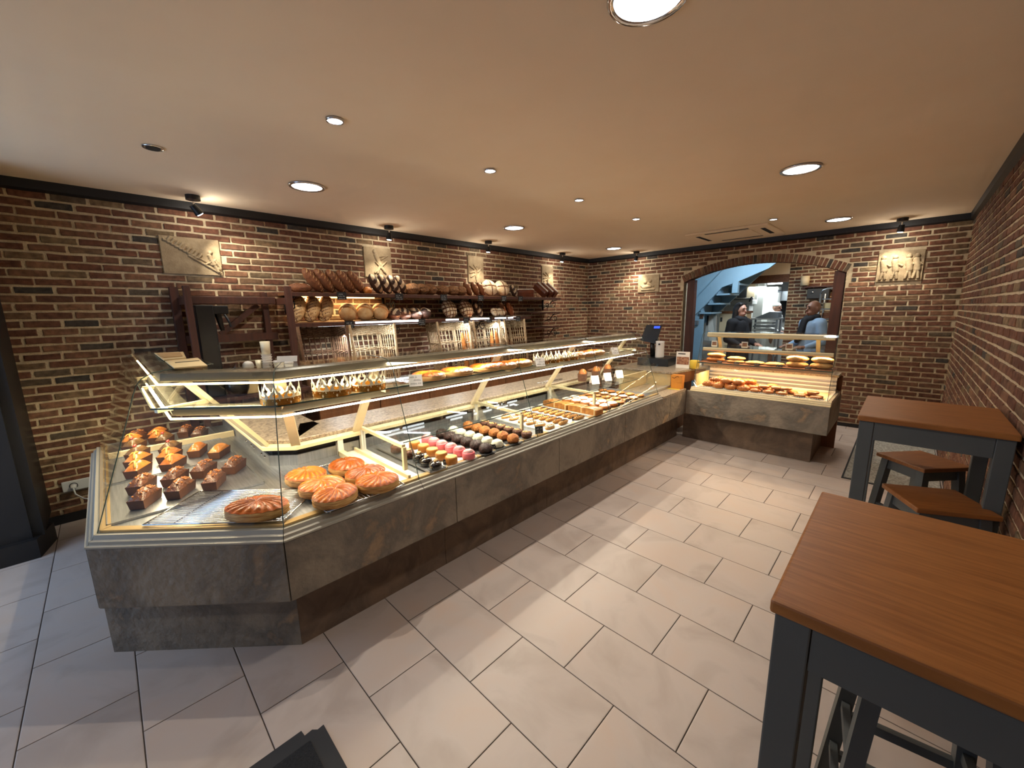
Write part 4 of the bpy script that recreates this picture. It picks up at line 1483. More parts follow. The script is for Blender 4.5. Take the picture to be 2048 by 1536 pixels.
def make_basket(w, h, dark):
    """open-fronted tall wicker basket for baguettes; front edge along local y"""
    m = 'wicker_dark' if dark else 'wicker'
    t = thing('wicker_basket', 'x', 'basket')
    rr = random.Random(int(w * 1000))
    depth = 0.30

    def P(u, z):
        """outline walk: u 0..1 from front-left post round the back to front-right"""
        L = [(0.0, -w / 2), (-depth, -w / 2 + 0.04), (-depth, w / 2 - 0.04), (0.0, w / 2)]
        s = u * 3
        i = min(2, int(s))
        f = s - i
        x = L[i][0] + (L[i + 1][0] - L[i][0]) * f
        y = L[i][1] + (L[i + 1][1] - L[i][1]) * f
        lean_ = 0.10 * (z / h)
        return (x * (0.8 + 0.2 * z / h) - lean_ + 0.10, y * (0.92 + 0.10 * z / h), z)
    n = 21
    for k in range(n):
        u = (k + 0.5) / n
        put('stake', MB().tube([P(u, 0.0), P(u, h * 0.55), P(u, h)], 0.0068, 5).mesh('stake', m, True), t)
    for u in (0.0, 1 / 3, 2 / 3, 1.0):
        put('corner_post', MB().tube([P(u, 0.0), P(u, h * 0.5), P(u, h + 0.015)], 0.016, 8).mesh('corner_post', m, True), t)
    bands = [(0.02, 6), (h * 0.60, 3), (h - 0.105, 9)]
    for z0, cnt in bands:
        mb = MB()
        for q in range(cnt):
            pts = []
            for k in range(55):
                u = k / 54
                p = P(u, z0 + q * 0.0115)
                wv = 0.011 * math.sin(u * n * PI + q * PI)
                ox, oy = (0, wv) if (u < 1 / 3 or u > 2 / 3) else (wv, 0)
                pts.append((p[0] + ox, p[1] + oy, p[2]))
            mb.tube(pts, 0.0062, 4)
        put('woven_band', mb.mesh('woven_band', m, True), t)
    put('base', MB().prism([P(0, 0)[:2], P(1 / 3, 0)[:2], P(2 / 3, 0)[:2], P(1, 0)[:2]], 0.0, 0.012).mesh('base', m), t)
    return t


bk = [(1.53, 0.46, True, 'dark wicker baguette basket leftmost under the bread shelves'),
      (2.05, 0.50, False, 'pale wicker baguette basket right of the dark one'),
      (3.14, 0.50, False, 'pale wicker baguette basket in the middle under the lattice loaves'),
      (3.70, 0.46, False, 'pale wicker baguette basket beside the middle one'),
      (4.25, 0.42, False, 'pale wicker baguette basket rightmost under the bread shelves')]
for y, w, dk, lb in bk:
    t = make_basket(w, 0.69, dk)
    relabel(t, (-4.13, y, 0.746), 0, lb)
    t['group'] = 'tall wicker baguette baskets'
# baguettes left in the middle basket
bag = MB().blob((0, 0, 0), (0.03, 0.028, 0.28), 12, 14, lambda d: 1 + 0.05 * math.sin(22 * d[2] + 4 * d[0]))
bag_me = bag.mesh('baguette', 'crust_gold', True)
for k, (x, y, a) in enumerate(((-4.16, 3.34, 0.1), (-4.22, 3.40, -0.12), (-4.10, 3.42, 0.16), (-4.2, 3.86, -0.1), (-4.12, 3.92, 0.14))):
    single('baguette', None, None, 'golden baguette standing in a wicker basket, %s of five' % ORD[k], 'bread', (x, y, 1.03), (a, -0.12, 0), group='baguettes in the baskets', me=bag_me)

# ================================================================ dark timber frame with the coffee corner
fr = thing('timber_frame', 'dark timber rack frame at the left of the bread wall', 'rack', (-4.25, 0.86, 0))
for x0, x1, y0, y1, zt in ((-4.09, -4.03, 0.475, 0.52, 1.80), (-4.48, -4.42, 0.43, 0.49, 1.81), (-4.09, -4.03, 1.20, 1.25, 1.82), (-4.48, -4.42, 1.10, 1.15, 1.78)):
    part(fr, 'post', MB().box(x0, x1, y0, y1, 0.0, zt), 'dark_wood', bev=0.004)
part(fr, 'beam', MB().box(-4.46, -4.43, 0.49, 1.10, 1.665, 1.735), 'dark_wood')
part(fr, 'beam', MB().box(-4.40, -4.36, 0.49, 1.2, 1.665, 1.735), 'dark_wood', bev=0.006)
part(fr, 'beam', MB().box(-4.42, -4.05, 1.205, 1.245, 1.66, 1.72), 'dark_wood')
part(fr, 'beam', MB().box(-4.42, -4.05, 0.477, 0.518, 1.66, 1.72), 'dark_wood')
part(fr, 'rail', MB().box(-4.44, -4.41, 0.49, 1.2, 1.33, 1.40), 'dark_wood')
part(fr, 'brace', MB().beam((-4.43, 0.74, 1.40), (-4.43, 1.06, 1.66), 0.03, 0.045), 'dark_wood')
part(fr, 'worktop', MB().box(-4.46, -3.965, 0.53, 1.30, 0.86, 0.89), 'dark_wood')
# coffee machine
cm_ = thing('coffee_machine', 'tall black coffee machine in the timber frame', 'coffee machine', (-4.2, 0.6, 0.89))
part(cm_, 'body', MB().box(-4.36, -4.10, 0.535, 0.665, 0.891, 1.655), 'black_plastic', bev=0.01)
part(cm_, 'head', MB().box(-4.34, -4.14, 0.665, 0.77, 1.58, 1.65), 'black_plastic', bev=0.006)
part(cm_, 'spout', MB().cyl((-4.2, 0.72, 1.44), (-4.2, 0.70, 1.585), 0.016, 0.026, 12), 'black_metal')
part(cm_, 'handle', MB().tube([(-4.15, 0.74, 1.575), (-4.13, 0.76, 1.52), (-4.13, 0.77, 1.47)], 0.009, 8), 'black_metal')
part(cm_, 'drip_tray', MB().box(-4.36, -4.08, 0.665, 0.80, 0.895, 0.94), 'black_plastic', bev=0.004)
# on the coffee counter
cz = 0.892


def cup(name, x, y, z0, hs, lab, lid=True, sleeve='gold_paper', r=0.038):
    t = thing(name, lab, 'cup', (x, y, z0), group='paper cups of the coffee corner')
    part(t, 'cup_wall', MB().lathe([(r * 0.72, 0), (r, hs)], 18, (x, y, z0)), sleeve, True)
    if lid:
        part(t, 'lid', MB().lathe([(r * 1.05, hs), (r * 1.05, hs + 0.008), (r * 0.9, hs + 0.016), (r * 0.88, hs + 0.018)], 18, (x, y, z0)), 'white_plastic', True)
    return t


st = thing('cup_stack', 'tall stack of white paper cups with golden cup on top', 'cups', (-4.060, 0.99, cz))
mb = MB()
prof = []
for k in range(15):
    prof += [(0.034, 0.0 + k * 0.022), (0.044, 0.020 + k * 0.022)]
part(st, 'white_cups', mb.lathe(prof, 20, (-4.060, 0.99, cz)), 'white_plastic')
part(st, 'golden_cup', MB().lathe([(0.034, 0.33), (0.040, 0.44), (0.036, 0.443)], 20, (-4.060, 0.99, cz)), 'gold_paper', True)
cup('paper_cup', -4.040, 1.075, cz + 0.16, 0.09, 'larger golden paper cup with white lid right of the cup stack', r=0.044)
cup('paper_cup', -4.010, 1.15, cz + 0.17, 0.065, 'smaller golden paper cup with white lid right of the cup stack', r=0.038)
cup('paper_cup', -4.090, 0.93, cz + 0.17, 0.11, 'slim golden paper cup left behind the cup stack', lid=False, r=0.026)
riser = thing('cup_riser', 'dark wooden riser under the golden paper cups', 'riser', (-4.060, 1.04, cz))
part(riser, 'board', MB().box(-4.120, -3.970, 0.905, 1.2, cz + 0.145, cz + 0.159), 'dark_wood')
part(riser, 'foot', MB().box(-4.115, -4.100, 0.908, 0.93, cz, cz + 0.145), 'dark_wood')
part(riser, 'foot', MB().box(-4.010, -3.990, 1.17, 1.195, cz, cz + 0.145), 'dark_wood')
lidb = thing('lid_stack', 'stack of white cup lids beside the cup tower', 'lids', (-4.100, 0.86, cz))
part(lidb, 'box', MB().box(-4.160, -4.040, 0.80, 0.895, cz, cz + 0.19), 'kraft_cream')
part(lidb, 'lids', MB().blob((-4.100, 0.85, cz + 0.235), (0.045, 0.045, 0.045), 16, 10), 'white_plastic', True)
bow = thing('black_basket', 'low black basket of sugar packets behind the counter', 'basket', (-4.040, 0.75, cz))
part(bow, 'shell', MB().lathe([(0.06, 0.0), (0.085, 0.06), (0.09, 0.165), (0.08, 0.165), (0.07, 0.03)], 20, (-4.040, 0.74, cz)), 'black_plastic', True)
part(bow, 'handle', MB().tube([(-4.040, 0.66, cz + 0.16), (-4.040, 0.69, cz + 0.22), (-4.040, 0.74, cz + 0.235), (-4.040, 0.79, cz + 0.22), (-4.040, 0.82, cz + 0.16)], 0.008, 8), 'black_plastic', True)


# ================================================================ goods in the long case
DK = 0.661            # top of the steel deck


def tray(name, x0, x1, y0, y1, lab, m='steel', z=DK, lip=0.01):
    t = thing(name, lab, 'tray', ((x0 + x1) / 2, (y0 + y1) / 2, z))
    part(t, 'sheet', MB().box(x0, x1, y0, y1, z, z + 0.004), m)
    mb = MB()
    for a in ((x0, x1, y0, y0 + 0.004), (x0, x1, y1 - 0.004, y1), (x0, x0 + 0.004, y0, y1), (x1 - 0.004, x1, y0, y1)):
        mb.box(*a, z + 0.004, z + lip)
    part(t, 'rim', mb, m)
    return t


# ---- mini loaf cakes on the return and the chamfer
def make_loafcake(top, extra):
    t = thing('loaf_cake', 'x', 'cake', group='mini loaf cakes')
    l, w, h = 0.148, 0.068, 0.046
    pr = []
    vs = []
    for z, k in ((0, 0.88), (h, 1.0)):
        for sx, sy in ((-1, -1), (1, -1), (1, 1), (-1, 1)):
            vs.append((sx * l / 2 * k, sy * w / 2 * k, z))
    put('paper_case', MB().add(vs, [(0, 3, 2, 1), (0, 1, 5, 4), (1, 2, 6, 5), (2, 3, 7, 6), (3, 0, 4, 7)]).mesh('paper_case', 'cake_paper'), t)
    nx, ny = 20, 14
    g, f = [], []
    for j in range(ny + 1):
        for i in range(nx + 1):
            u, v = i / nx * 2 - 1, j / ny * 2 - 1
            zz = h - 0.004 + 0.036 * (1 - abs(u) ** 3.5) * math.sqrt(max(0.0, 1 - v * v)) + 0.004 * math.sin(9 * u + 4 * v) * (1 - v * v)
            g.append((u * l / 2 * 0.985, v * w / 2 * 0.985, zz))
    W = nx + 1
    for j in range(ny):
        for i in range(nx):
            f.append((j * W + i, j * W + i + 1, (j + 1) * W + i + 1, (j + 1) * W + i))
    put('cake_top', MB().add(g, f).mesh('cake_top', top, True), t)
    if extra == 'peel':
        put('orange_strip', MB().tube([(-0.06, -0.02, 0.060), (-0.03, -0.005, 0.083), (0.0, 0.004, 0.087)], 0.006, 6).mesh('orange_strip', 'orange_peel', True), t)
        put('orange_strip', MB().tube([(-0.035, 0.02, 0.072), (-0.02, 0.012, 0.085), (-0.005, -0.012, 0.086)], 0.005, 6).mesh('orange_strip', 'orange_peel', True), t)
    elif extra == 'cherry':
        put('candied_cherry', MB().blob((-0.02, 0.0, 0.086), (0.011, 0.009, 0.007), 10, 6).mesh('candied_cherry', 'candied_red', True), t)
        put('candied_cherry', MB().blob((0.01, 0.012, 0.083), (0.009, 0.008, 0.006), 10, 6).mesh('candied_cherry', 'candied_red', True), t)
    elif extra == 'nuts':
        mb = MB()
        rr = random.Random(3)
        for k in range(22):
            u, v = rr.uniform(-0.8, 0.8), rr.uniform(-0.7, 0.7)
            mb.blob((u * l / 2, v * w / 2, h - 0.002 + 0.036 * (1 - abs(u) ** 3.5) * math.sqrt(max(0.0, 1 - v * v))), (0.007, 0.005, 0.004), 6, 4)
        put('nut_crumble', mb.mesh('nut_crumble', 'praline', True), t)['kind'] = 'stuff'
    return t


lc = {'choc': make_loafcake('cake_choc', 'nuts'), 'gold': make_loafcake('cake_gold', 'peel'), 'cherry': make_loafcake('cake_green', 'cherry'), 'plain': make_loafcake('cake_gold', None)}
lused = set()
LC = [('choc', -2.555, 0.03, 'nearest chocolate nut loaf cake beside the wire rack'),
      ('choc', -2.56, 0.165, 'chocolate nut loaf cake, second from the left in the front row'),
      ('choc', -2.555, 0.305, 'chocolate nut loaf cake, third from the left in the front row'),
      ('choc', -2.73, 0.43, 'chocolate nut loaf cake farthest right, near the steel riser'),
      ('choc', -2.78, 0.03, 'chocolate nut loaf cake behind the nearest one'),
      ('choc', -2.77, 0.165, 'chocolate nut loaf cake in the second row, middle'),
      ('choc', -2.79, 0.295, 'chocolate nut loaf cake in the second row, right'),
      ('gold', -3.08, 0.03, 'golden loaf cake with orange peel, front left of the orange ones'),
      ('gold', -3.28, 0.04, 'golden loaf cake with orange peel, second along the side glass'),
      ('cherry', -3.46, 0.045, 'brown loaf cake with red cherries behind the orange ones at the side glass'),
      ('gold', -3.06, 0.185, 'golden loaf cake with orange peel, front of the inner row'),
      ('gold', -3.24, 0.185, 'golden loaf cake with orange peel, second of the inner row'),
      ('cherry', -3.42, 0.205, 'brown loaf cake with red cherries, back of the inner row'),
      ('plain', -3.24, 0.325, 'plain golden loaf cake right of the orange peel cakes'),
      ('plain', -3.10, 0.42, 'plain golden loaf cake farthest right by the riser'),
      ('cherry', -3.69, 0.04, 'brown cherry loaf cake standing behind the partition, left'),
      ('gold', -3.84, 0.035, 'golden loaf cake behind the partition at the side glass'),
      ('cherry', -3.70, 0.20, 'brown cherry loaf cake standing behind the partition, middle'),
      ('gold', -3.82, 0.175, 'golden loaf cake behind the partition, inner row'),
      ('plain', -3.94, 0.18, 'plain golden loaf cake behind the partition, inner row'),
      ('choc', -3.84, 0.335, 'chocolate loaf cake behind the partition under the shelf rail'),
      ('choc', -3.95, 0.06, 'chocolate loaf cake farthest back at the side glass'),
      ('choc', -3.70, 0.40, 'chocolate loaf cake half hidden behind the shelf support')]
for k, (kind, x, y, lb) in enumerate(LC):
    rot = PI - 0.52 + random.uniform(-0.12, 0.12)
    if kind not in lused:
        lused.add(kind)
        relabel(lc[kind], (x, y, DK + 0.0055), rot, lb)
    else:
        copy_tree(lc[kind], (x, y, DK + 0.0055), rot, lb)
tray('baking_tray', -2.98, -2.40, -0.11, 0.50, 'shiny steel tray under the chocolate nut loaf cakes')
tray('baking_tray', -3.55, -3.0, -0.11, 0.50, 'shiny steel tray under the orange peel loaf cakes')
tray('baking_tray', -4.0, -3.61, -0.11, 0.50, 'shiny steel tray under the loaf cakes behind the partition')
part(case, 'deck_divider', MB().box(-3.60, -3.57, CY2 + 0.09, CY2 + 0.77, 0.66, 0.70), 'cream_metal')
part(case, 'divider_pane', MB().box(-3.588, -3.584, CY2 + 0.10, CY2 + 0.77, 0.70, 0.79), 'pane_glass')


# ---- wire racks
def wire_rack(lab, c, ang, lx, ly, n):
    t = thing('wire_rack', lab, 'wire rack', (c[0], c[1], DK), ang)
    fr_ = [(-lx / 2, -ly / 2, 0.016), (lx / 2, -ly / 2, 0.016), (lx / 2, ly / 2, 0.016), (-lx / 2, ly / 2, 0.016), (-lx / 2, -ly / 2, 0.016)]
    mb = MB()
    for a, b in zip(fr_, fr_[1:]):
        mb.cyl(a, b, 0.0035, None, 8)
    put('rim', mb.mesh('rim', 'chrome', True), t)
    wm = MB().cyl((0, -ly / 2, 0.016), (0, ly / 2, 0.016), 0.0021, None, 6).mesh('wire', 'chrome', True)
    for k in range(n):
        put('wire', wm, t, (-lx / 2 + lx * (k + 0.5) / n, 0, 0))
    for y in (-ly * 0.3, 0.0, ly * 0.3):
        put('cross_wire', MB().cyl((-lx / 2, y, 0.0125), (lx / 2, y, 0.0125), 0.0022, None, 6).mesh('cross_wire', 'chrome', True), t)
    for sx in (-1, 1):
        for sy in (-1, 1):
            put('foot', MB().cyl((sx * lx * 0.45, sy * ly * 0.48, 0.0), (sx * lx * 0.45, sy * ly * 0.48, 0.015), 0.003, None, 6).mesh('foot', 'chrome', True), t)
    return t


wire_rack('chromed wire rack under the single oval galette at the chamfered corner', (-2.172, 0.332), math.radians(46.3 - 90), 0.33, 0.60, 24)
wire_rack('chromed wire rack under the six round galettes', (-2.085, 0.795), math.radians(90), 0.40, 0.60, 22)


# ---- galettes
def make_galette(rx, ry, h, top, seed):
    rr = random.Random(seed)
    t = thing('galette', 'x', 'galette')
    n = 40
    prof = []
    vs, fs = [], []
    rings = [(0.92, 0.0), (1.0, 0.006), (0.975, 0.011), (1.01, 0.016), (0.98, 0.021), (1.0, 0.026), (0.955, 0.031)]
    for r, z in rings:
        for i in range(n):
            a = 2 * PI * i / n
            q = r * (1 + 0.012 * math.sin(12 * a + seed) + 0.012 * math.sin(5 * a + z * 300))
            vs.append((q * rx * math.cos(a), q * ry * math.sin(a), z * h / 0.045))
    for k in range(len(rings) - 1):
        for i in range(n):
            fs.append((k * n + i, k * n + (i + 1) % n, (k + 1) * n + (i + 1) % n, (k + 1) * n + i))
    fs.append(tuple(range(n - 1, -1, -1)))
    put('layered_side', MB().add(vs, fs).mesh('layered_side', 'galette_side', True), t)
    vs, fs = [], []
    R = 12
    m = 144
    for k in range(R + 1):
        r = 0.985 * (1 - k / R)
        for i in range(m):
            a = 2 * PI * i / m
            s = math.sin(18 * a - 7.5 * (1 - r) + seed)
            z = 0.030 + 0.016 * (1 - r ** 4) + 0.0026 * s * (r * (1.15 - r)) * 4 * 0.6
            vs.append((r * rx * math.cos(a), r * ry * math.sin(a), z * h / 0.045))
    mi_ = []
    for k in range(R):
        for i in range(m):
            fs.append((k * m + i, k * m + (i + 1) % m, (k + 1) * m + (i + 1) % m, (k + 1) * m + i))
            r = 0.985 * (1 - (k + 0.5) / R)
            mi_.append(1 if math.sin(18 * 2 * PI * (i + 0.5) / m - 7.5 * (1 - r) + seed) < -0.55 or k == 0 else 0)
    tb_ = MB().add(vs, fs)
    tb_.mi = mi_
    put('glazed_top', tb_.mesh('glazed_top', [top, 'galette_line'], True), t)
    return t


g_or = make_galette(0.108, 0.098, 0.060, 'galette_top', 1)
g_dk = make_galette(0.105, 0.092, 0.062, 'galette_dark', 2)
RKZ = DK + 0.0185
relabel(g_or, (-2.215, 0.655, RKZ), 0.3, 'orange glazed galette, back left of the six on the wire rack')
copy_tree(g_or, (-2.02, 0.665, RKZ), 1.1, 'orange glazed galette in the left middle of the six')
copy_tree(g_or, (-1.865, 0.67, RKZ + 0.001), 2.2, 'orange glazed spiral galette nearest the front glass')
relabel(g_dk, (-2.19, 0.865, RKZ), 0.2, 'dark brown galette at the back right of the six')
copy_tree(g_dk, (-2.0, 0.885, RKZ), 1.4, 'dark cracked brown galette in the right middle of the six')
copy_tree(g_or, (-1.858, 0.882, RKZ + 0.001), 0.8, 'pale orange galette at the front right of the six')
ov = make_galette(0.135, 0.088, 0.064, 'galette_dark', 5)
relabel(ov, (-1.995, 0.375, RKZ), math.radians(46), 'single oval brown galette on the wire rack at the corner')
for o in (g_or, g_dk, ov):
    o['group'] = 'galettes in the counter'
# on the glass shelf
SZ = 1.1455
for k, (x, y) in enumerate(((-2.15, 1.42), (-2.15, 1.645), (-2.15, 1.90), (-2.13, 2.06), (-2.12, 2.23))):
    c = copy_tree(g_or, (x, y, SZ), 0.5 * k, 'golden galette on the glass shelf, %s from the near end' % ORD[k], 'galettes on the glass shelf', scale=(1.05, 1.05, 0.78))
for k, (x, y) in enumerate(((-2.12, 2.95), (-2.11, 3.1), (-2.11, 3.27))):
    c = copy_tree(g_or, (x, y, SZ), 0.9 * k + 0.2, 'flat golden galette at the far end of the glass shelf, %s of three' % ORD[k], 'galettes on the glass shelf', scale=(1, 1, 0.68))


# ---- paper crowns
def make_crown():
    t = thing('paper_tiara', 'x', 'crown', group='golden paper crowns')
    R, n = 0.088, 9

    def P(a, z):
        return (R * math.cos(a), R * math.sin(a), z)
    m = 54
    vs, fs = [], []
    for k in range(m):
        a = 2 * PI * k / m
        vs += [P(a, 0.0), P(a, 0.030)]
    for k in range(m):
        b = (k + 1) % m
        fs.append((2 * k, 2 * b, 2 * b + 1, 2 * k + 1))
    put('band', MB().add(vs, fs).mesh('band', 'gold_foil'), t)
    pm = MB()
    for k in range(n):
        a0 = 2 * PI * k / n
        w = PI / n
        ou = [(-w, 0.034), (-w * 0.5, 0.020), (0, 0.026), (w * 0.5, 0.020), (w, 0.034), (w * 0.62, 0.060), (w * 0.32, 0.066), (0, 0.096), (-w * 0.32, 0.066), (-w * 0.62, 0.060)]
        inn = [(-w * 0.42, 0.044), (-w * 0.2, 0.036), (0, 0.036), (w * 0.2, 0.036), (w * 0.42, 0.044), (w * 0.34, 0.052), (w * 0.16, 0.054), (0, 0.078), (-w * 0.16, 0.054), (-w * 0.34, 0.052)]
        vv = [P(a0 + u, z) for u, z in ou] + [P(a0 + u, z) for u, z in inn]
        pm.add(vv, [(i, (i + 1) % 10, 10 + (i + 1) % 10, 10 + i) for i in range(10)])
        dm = [(0, 0.002), (w * 0.16, 0.009), (0, 0.018), (-w * 0.16, 0.009)]
        Rb = R
        pm.add([((Rb + 0.0012) * math.cos(a0 + u), (Rb + 0.0012) * math.sin(a0 + u), z) for u, z in dm], [(0, 1, 2, 3)])
    put('lacy_points', pm.mesh('lacy_points', 'gold_paper'), t)
    return t


cr = make_crown()
CRN = [(-2.135, 0.56, 'golden paper crown at the corner of the glass shelf'), (-2.125, 0.80, 'golden paper crown, second from the corner'), (-2.125, 1.0, 'golden paper crown beside the white price card'),
       (-2.06, 2.42, 'paper crown between galettes and flat breads, first of four'), (-2.05, 2.55, 'paper crown between galettes and flat breads, second of four'), (-2.05, 2.69, 'paper crown between galettes and flat breads, third of four'), (-2.05, 2.81, 'paper crown between galettes and flat breads, fourth of four')]
for k, (x, y, lb) in enumerate(CRN):
    sc_ = (1.08, 1.08, 1.08) if k < 3 else (0.72, 0.72, 0.9)
    if k == 0:
        relabel(cr, (x, y, SZ), 0.2, lb)
    else:
        copy_tree(cr, (x, y, SZ), 0.2 + k * 0.37, lb, scale=sc_)


# ---- price cards: folded white tents and small black slates
def tent_card(loc, rz, lab, w=0.075, h=0.062, seed=0, grp='white folded price cards'):
    t = thing('price_card', lab, 'price card', loc, rz, grp)
    d = 0.034
    th_ = 0.0015
    leaf = put('front_leaf', MB().add([(-w / 2, -d, 0), (w / 2, -d, 0), (w / 2, 0, h), (-w / 2, 0, h), (-w / 2, -d + th_, 0), (w / 2, -d + th_, 0), (w / 2, th_, h), (-w / 2, th_, h)],
                               [(0, 1, 2, 3), (7, 6, 5, 4), (0, 4, 5, 1), (1, 5, 6, 2), (2, 6, 7, 3), (3, 7, 4, 0)]).mesh('front_leaf', 'white_card'), t)
    put('rear_leaf', MB().add([(-w / 2, d, 0), (w / 2, d, 0), (w / 2, th_, h), (-w / 2, th_, h), (-w / 2, d - th_, 0), (w / 2, d - th_, 0), (w / 2, 0, h - th_), (-w / 2, 0, h - th_)],
                              [(0, 1, 2, 3), (7, 6, 5, 4), (0, 4, 5, 1), (1, 5, 6, 2), (2, 6, 7, 3), (3, 7, 4, 0)]).mesh('rear_leaf', 'white_card'), t)
    rr = random.Random(seed)
    mb = MB()
    for r, (a, b) in enumerate(((-0.42, 0.1), (-0.15, 0.42), (-0.4, 0.42))):
        f = 0.74 - r * 0.29
        scribble(mb, lambda u, v, f=f: (u, -d * (1 - f - v / h) - 0.0006, f * h + v), a * w, b * w, h * 0.17, rr, 0.0008)
    put('handwriting', mb.mesh('handwriting', 'ink'), leaf)
    return t


AIM = math.radians(62)
tent_card((-2.01, 1.235, SZ), AIM, 'white handwritten price card before the galettes on the glass shelf', seed=1)
tent_card((-1.99, 2.32, SZ), AIM, 'white handwritten price card before the small paper crowns', seed=2)
tent_card((-1.97, 3.39, SZ), AIM, 'white handwritten price card at the far end of the glass shelf', 0.07, seed=3)
for k, y in enumerate((3.42, 3.66, 3.90)):
    tent_card((-2.20, y, 0.828), AIM, 'white handwritten price card before the tall loaf cakes, %s of three' % ORD[k], 0.085, 0.08, seed=4 + k)


def slate(loc, lab, seed, w=0.062, h=0.036, rz=AIM, grp='small black slates in the case'):
    t = thing('price_slate', lab, 'price label', loc, rz, grp)
    plate = put('plate', MB().add([(-w / 2, 0, 0), (w / 2, 0, 0), (w / 2, 0.012, h), (-w / 2, 0.012, h), (-w / 2, 0.003, 0), (w / 2, 0.003, 0), (w / 2, 0.015, h), (-w / 2, 0.015, h)],
                          [(0, 1, 2, 3), (7, 6, 5, 4), (0, 4, 5, 1), (1, 5, 6, 2), (2, 6, 7, 3), (3, 7, 4, 0)]).mesh('plate', 'black_card'), t)
    put('prop', MB().box(-0.006, 0.006, 0.008, 0.024, 0, 0.004).mesh('prop', 'black_card'), t)
    rr = random.Random(seed)
    mb = MB()
    for r in range(2):
        f = 0.56 - r * 0.42
        scribble(mb, lambda u, v, f=f: (u, 0.012 * (f + v / h) - 0.0006, f * h + v), -w * 0.42, w * (0.4 - 0.15 * r), h * 0.24, rr, 0.0007)
    put('chalk_writing', mb.mesh('chalk_writing', 'chalk'), plate)


for k, (y, lb) in enumerate(((1.33, 'small black slate before the caramel cakes'), (1.68, 'small black slate before the white cream cakes'), (2.16, 'tall black slate between brownies and cream boats'), (2.62, 'small black slate before the eclairs'), (3.12, 'small black slate before the ring pastries'), (3.28, 'small black slate beside the ring pastries'), (3.5, 'small black slate near the far end of the case'))):
    slate((-1.855, y, DK + 0.002), lb, k, h=0.055 if k == 2 else 0.036)


# ---- small cakes in rows from the front glass to the back
def rows(proto, y, n, step, label, x0=-1.85, rz=0.0, z=DK + 0.008, jy=0.006, grp=None):
    for k in range(n):
        lb = label % (('nearest the front glass' if k == 0 else ORD[k] + ' from the front glass') if k < n - 1 else 'last at the back')
        loc = (x0 - k * step, y + random.uniform(-jy, jy), z)
        r_ = rz + random.uniform(-0.15, 0.15)
        if k == 0:
            relabel(proto, loc, r_, lb)
            proto['group'] = grp
        else:
            copy_tree(proto, loc, r_, lb, grp)


def drum(r, h, bev_=0.008):
    return [(r - bev_ * 0.6, 0), (r, bev_ * 0.5), (r, h - bev_), (r - bev_ * 0.4, h - bev_ * 0.3), (r - bev_, h), (0.001, h + 0.001)]


# black glazed domes with nuts
t = thing('glazed_cake', 'x', 'cake')
put('cake_body', MB().lathe([(0.031, 0), (0.037, 0.006), (0.037, 0.028), (0.033, 0.038), (0.022, 0.043), (0.001, 0.044)], 24).mesh('cake_body', 'black_glaze', True), t)
for x, y in ((-0.008, 0.004), (0.009, -0.003), (0.0, 0.011)):
    put('hazelnut', MB().blob((x, y, 0.049), (0.0085, 0.0085, 0.008), 10, 7).mesh('hazelnut', 'nut', True), t)
rows(t, 1.235, 3, 0.092, 'shiny black glazed cake with hazelnuts, %s', z=DK + 0.0145, grp='black glazed cakes')
t = thing('glazed_cake', 'x', 'cake')
put('cake_body', MB().lathe([(0.031, 0), (0.037, 0.006), (0.037, 0.036), (0.033, 0.045), (0.001, 0.047)], 20).mesh('cake_body', 'brownie', True), t)
put('nut_topping', MB().blob((0, 0, 0.05), (0.02, 0.02, 0.010), 12, 6).mesh('nut_topping', 'nut', True), t)
rows(t, 1.225, 2, 0.14, 'brown nut cake behind the black glazed cakes, %s', x0=-2.13, z=DK + 0.0145, grp='brown nut cakes')
# caramel drums
t = thing('caramel_cake', 'x', 'cake')
put('cake_body', MB().lathe(drum(0.037, 0.042, 0.004), 26).mesh('cake_body', 'caramel', True), t)
put('striped_top', MB().cyl((0, 0, 0.0425), (0, 0, 0.0445), 0.034, 0.033, 26).mesh('striped_top', 'caramel_top'), t)
rows(t, 1.362, 5, 0.103, 'round caramel cake with pale striped top, %s', x0=-1.862, grp='caramel cakes')
# pink drums
t = thing('pink_cake', 'x', 'cake')
put('cake_body', MB().lathe(drum(0.040, 0.043, 0.007), 26).mesh('cake_body', 'pink_glaze', True), t)
put('cream_swirl', MB().lathe([(0.03, 0.0435), (0.032, 0.047), (0.022, 0.050), (0.024, 0.053), (0.012, 0.056), (0.001, 0.060)], 18, wob=lambda a, z: 1 + 0.06 * math.sin(6 * a + z * 500)).mesh('cream_swirl', 'pink_cream', True), t)
rows(t, 1.478, 6, 0.091, 'round pink cake with pale cream top, %s', x0=-1.85, grp='pink cakes')


def on_board(name, cat, bodyname, me, rough_board='black_card', s=0.085, parts=None):
    t = thing(name, 'x', cat)
    put('board', MB().box(-s / 2, s / 2, -s / 2, s / 2, 0, 0.003).mesh('board', rough_board), t)
    put(bodyname, me, t, (0, 0, 0.003))
    return t


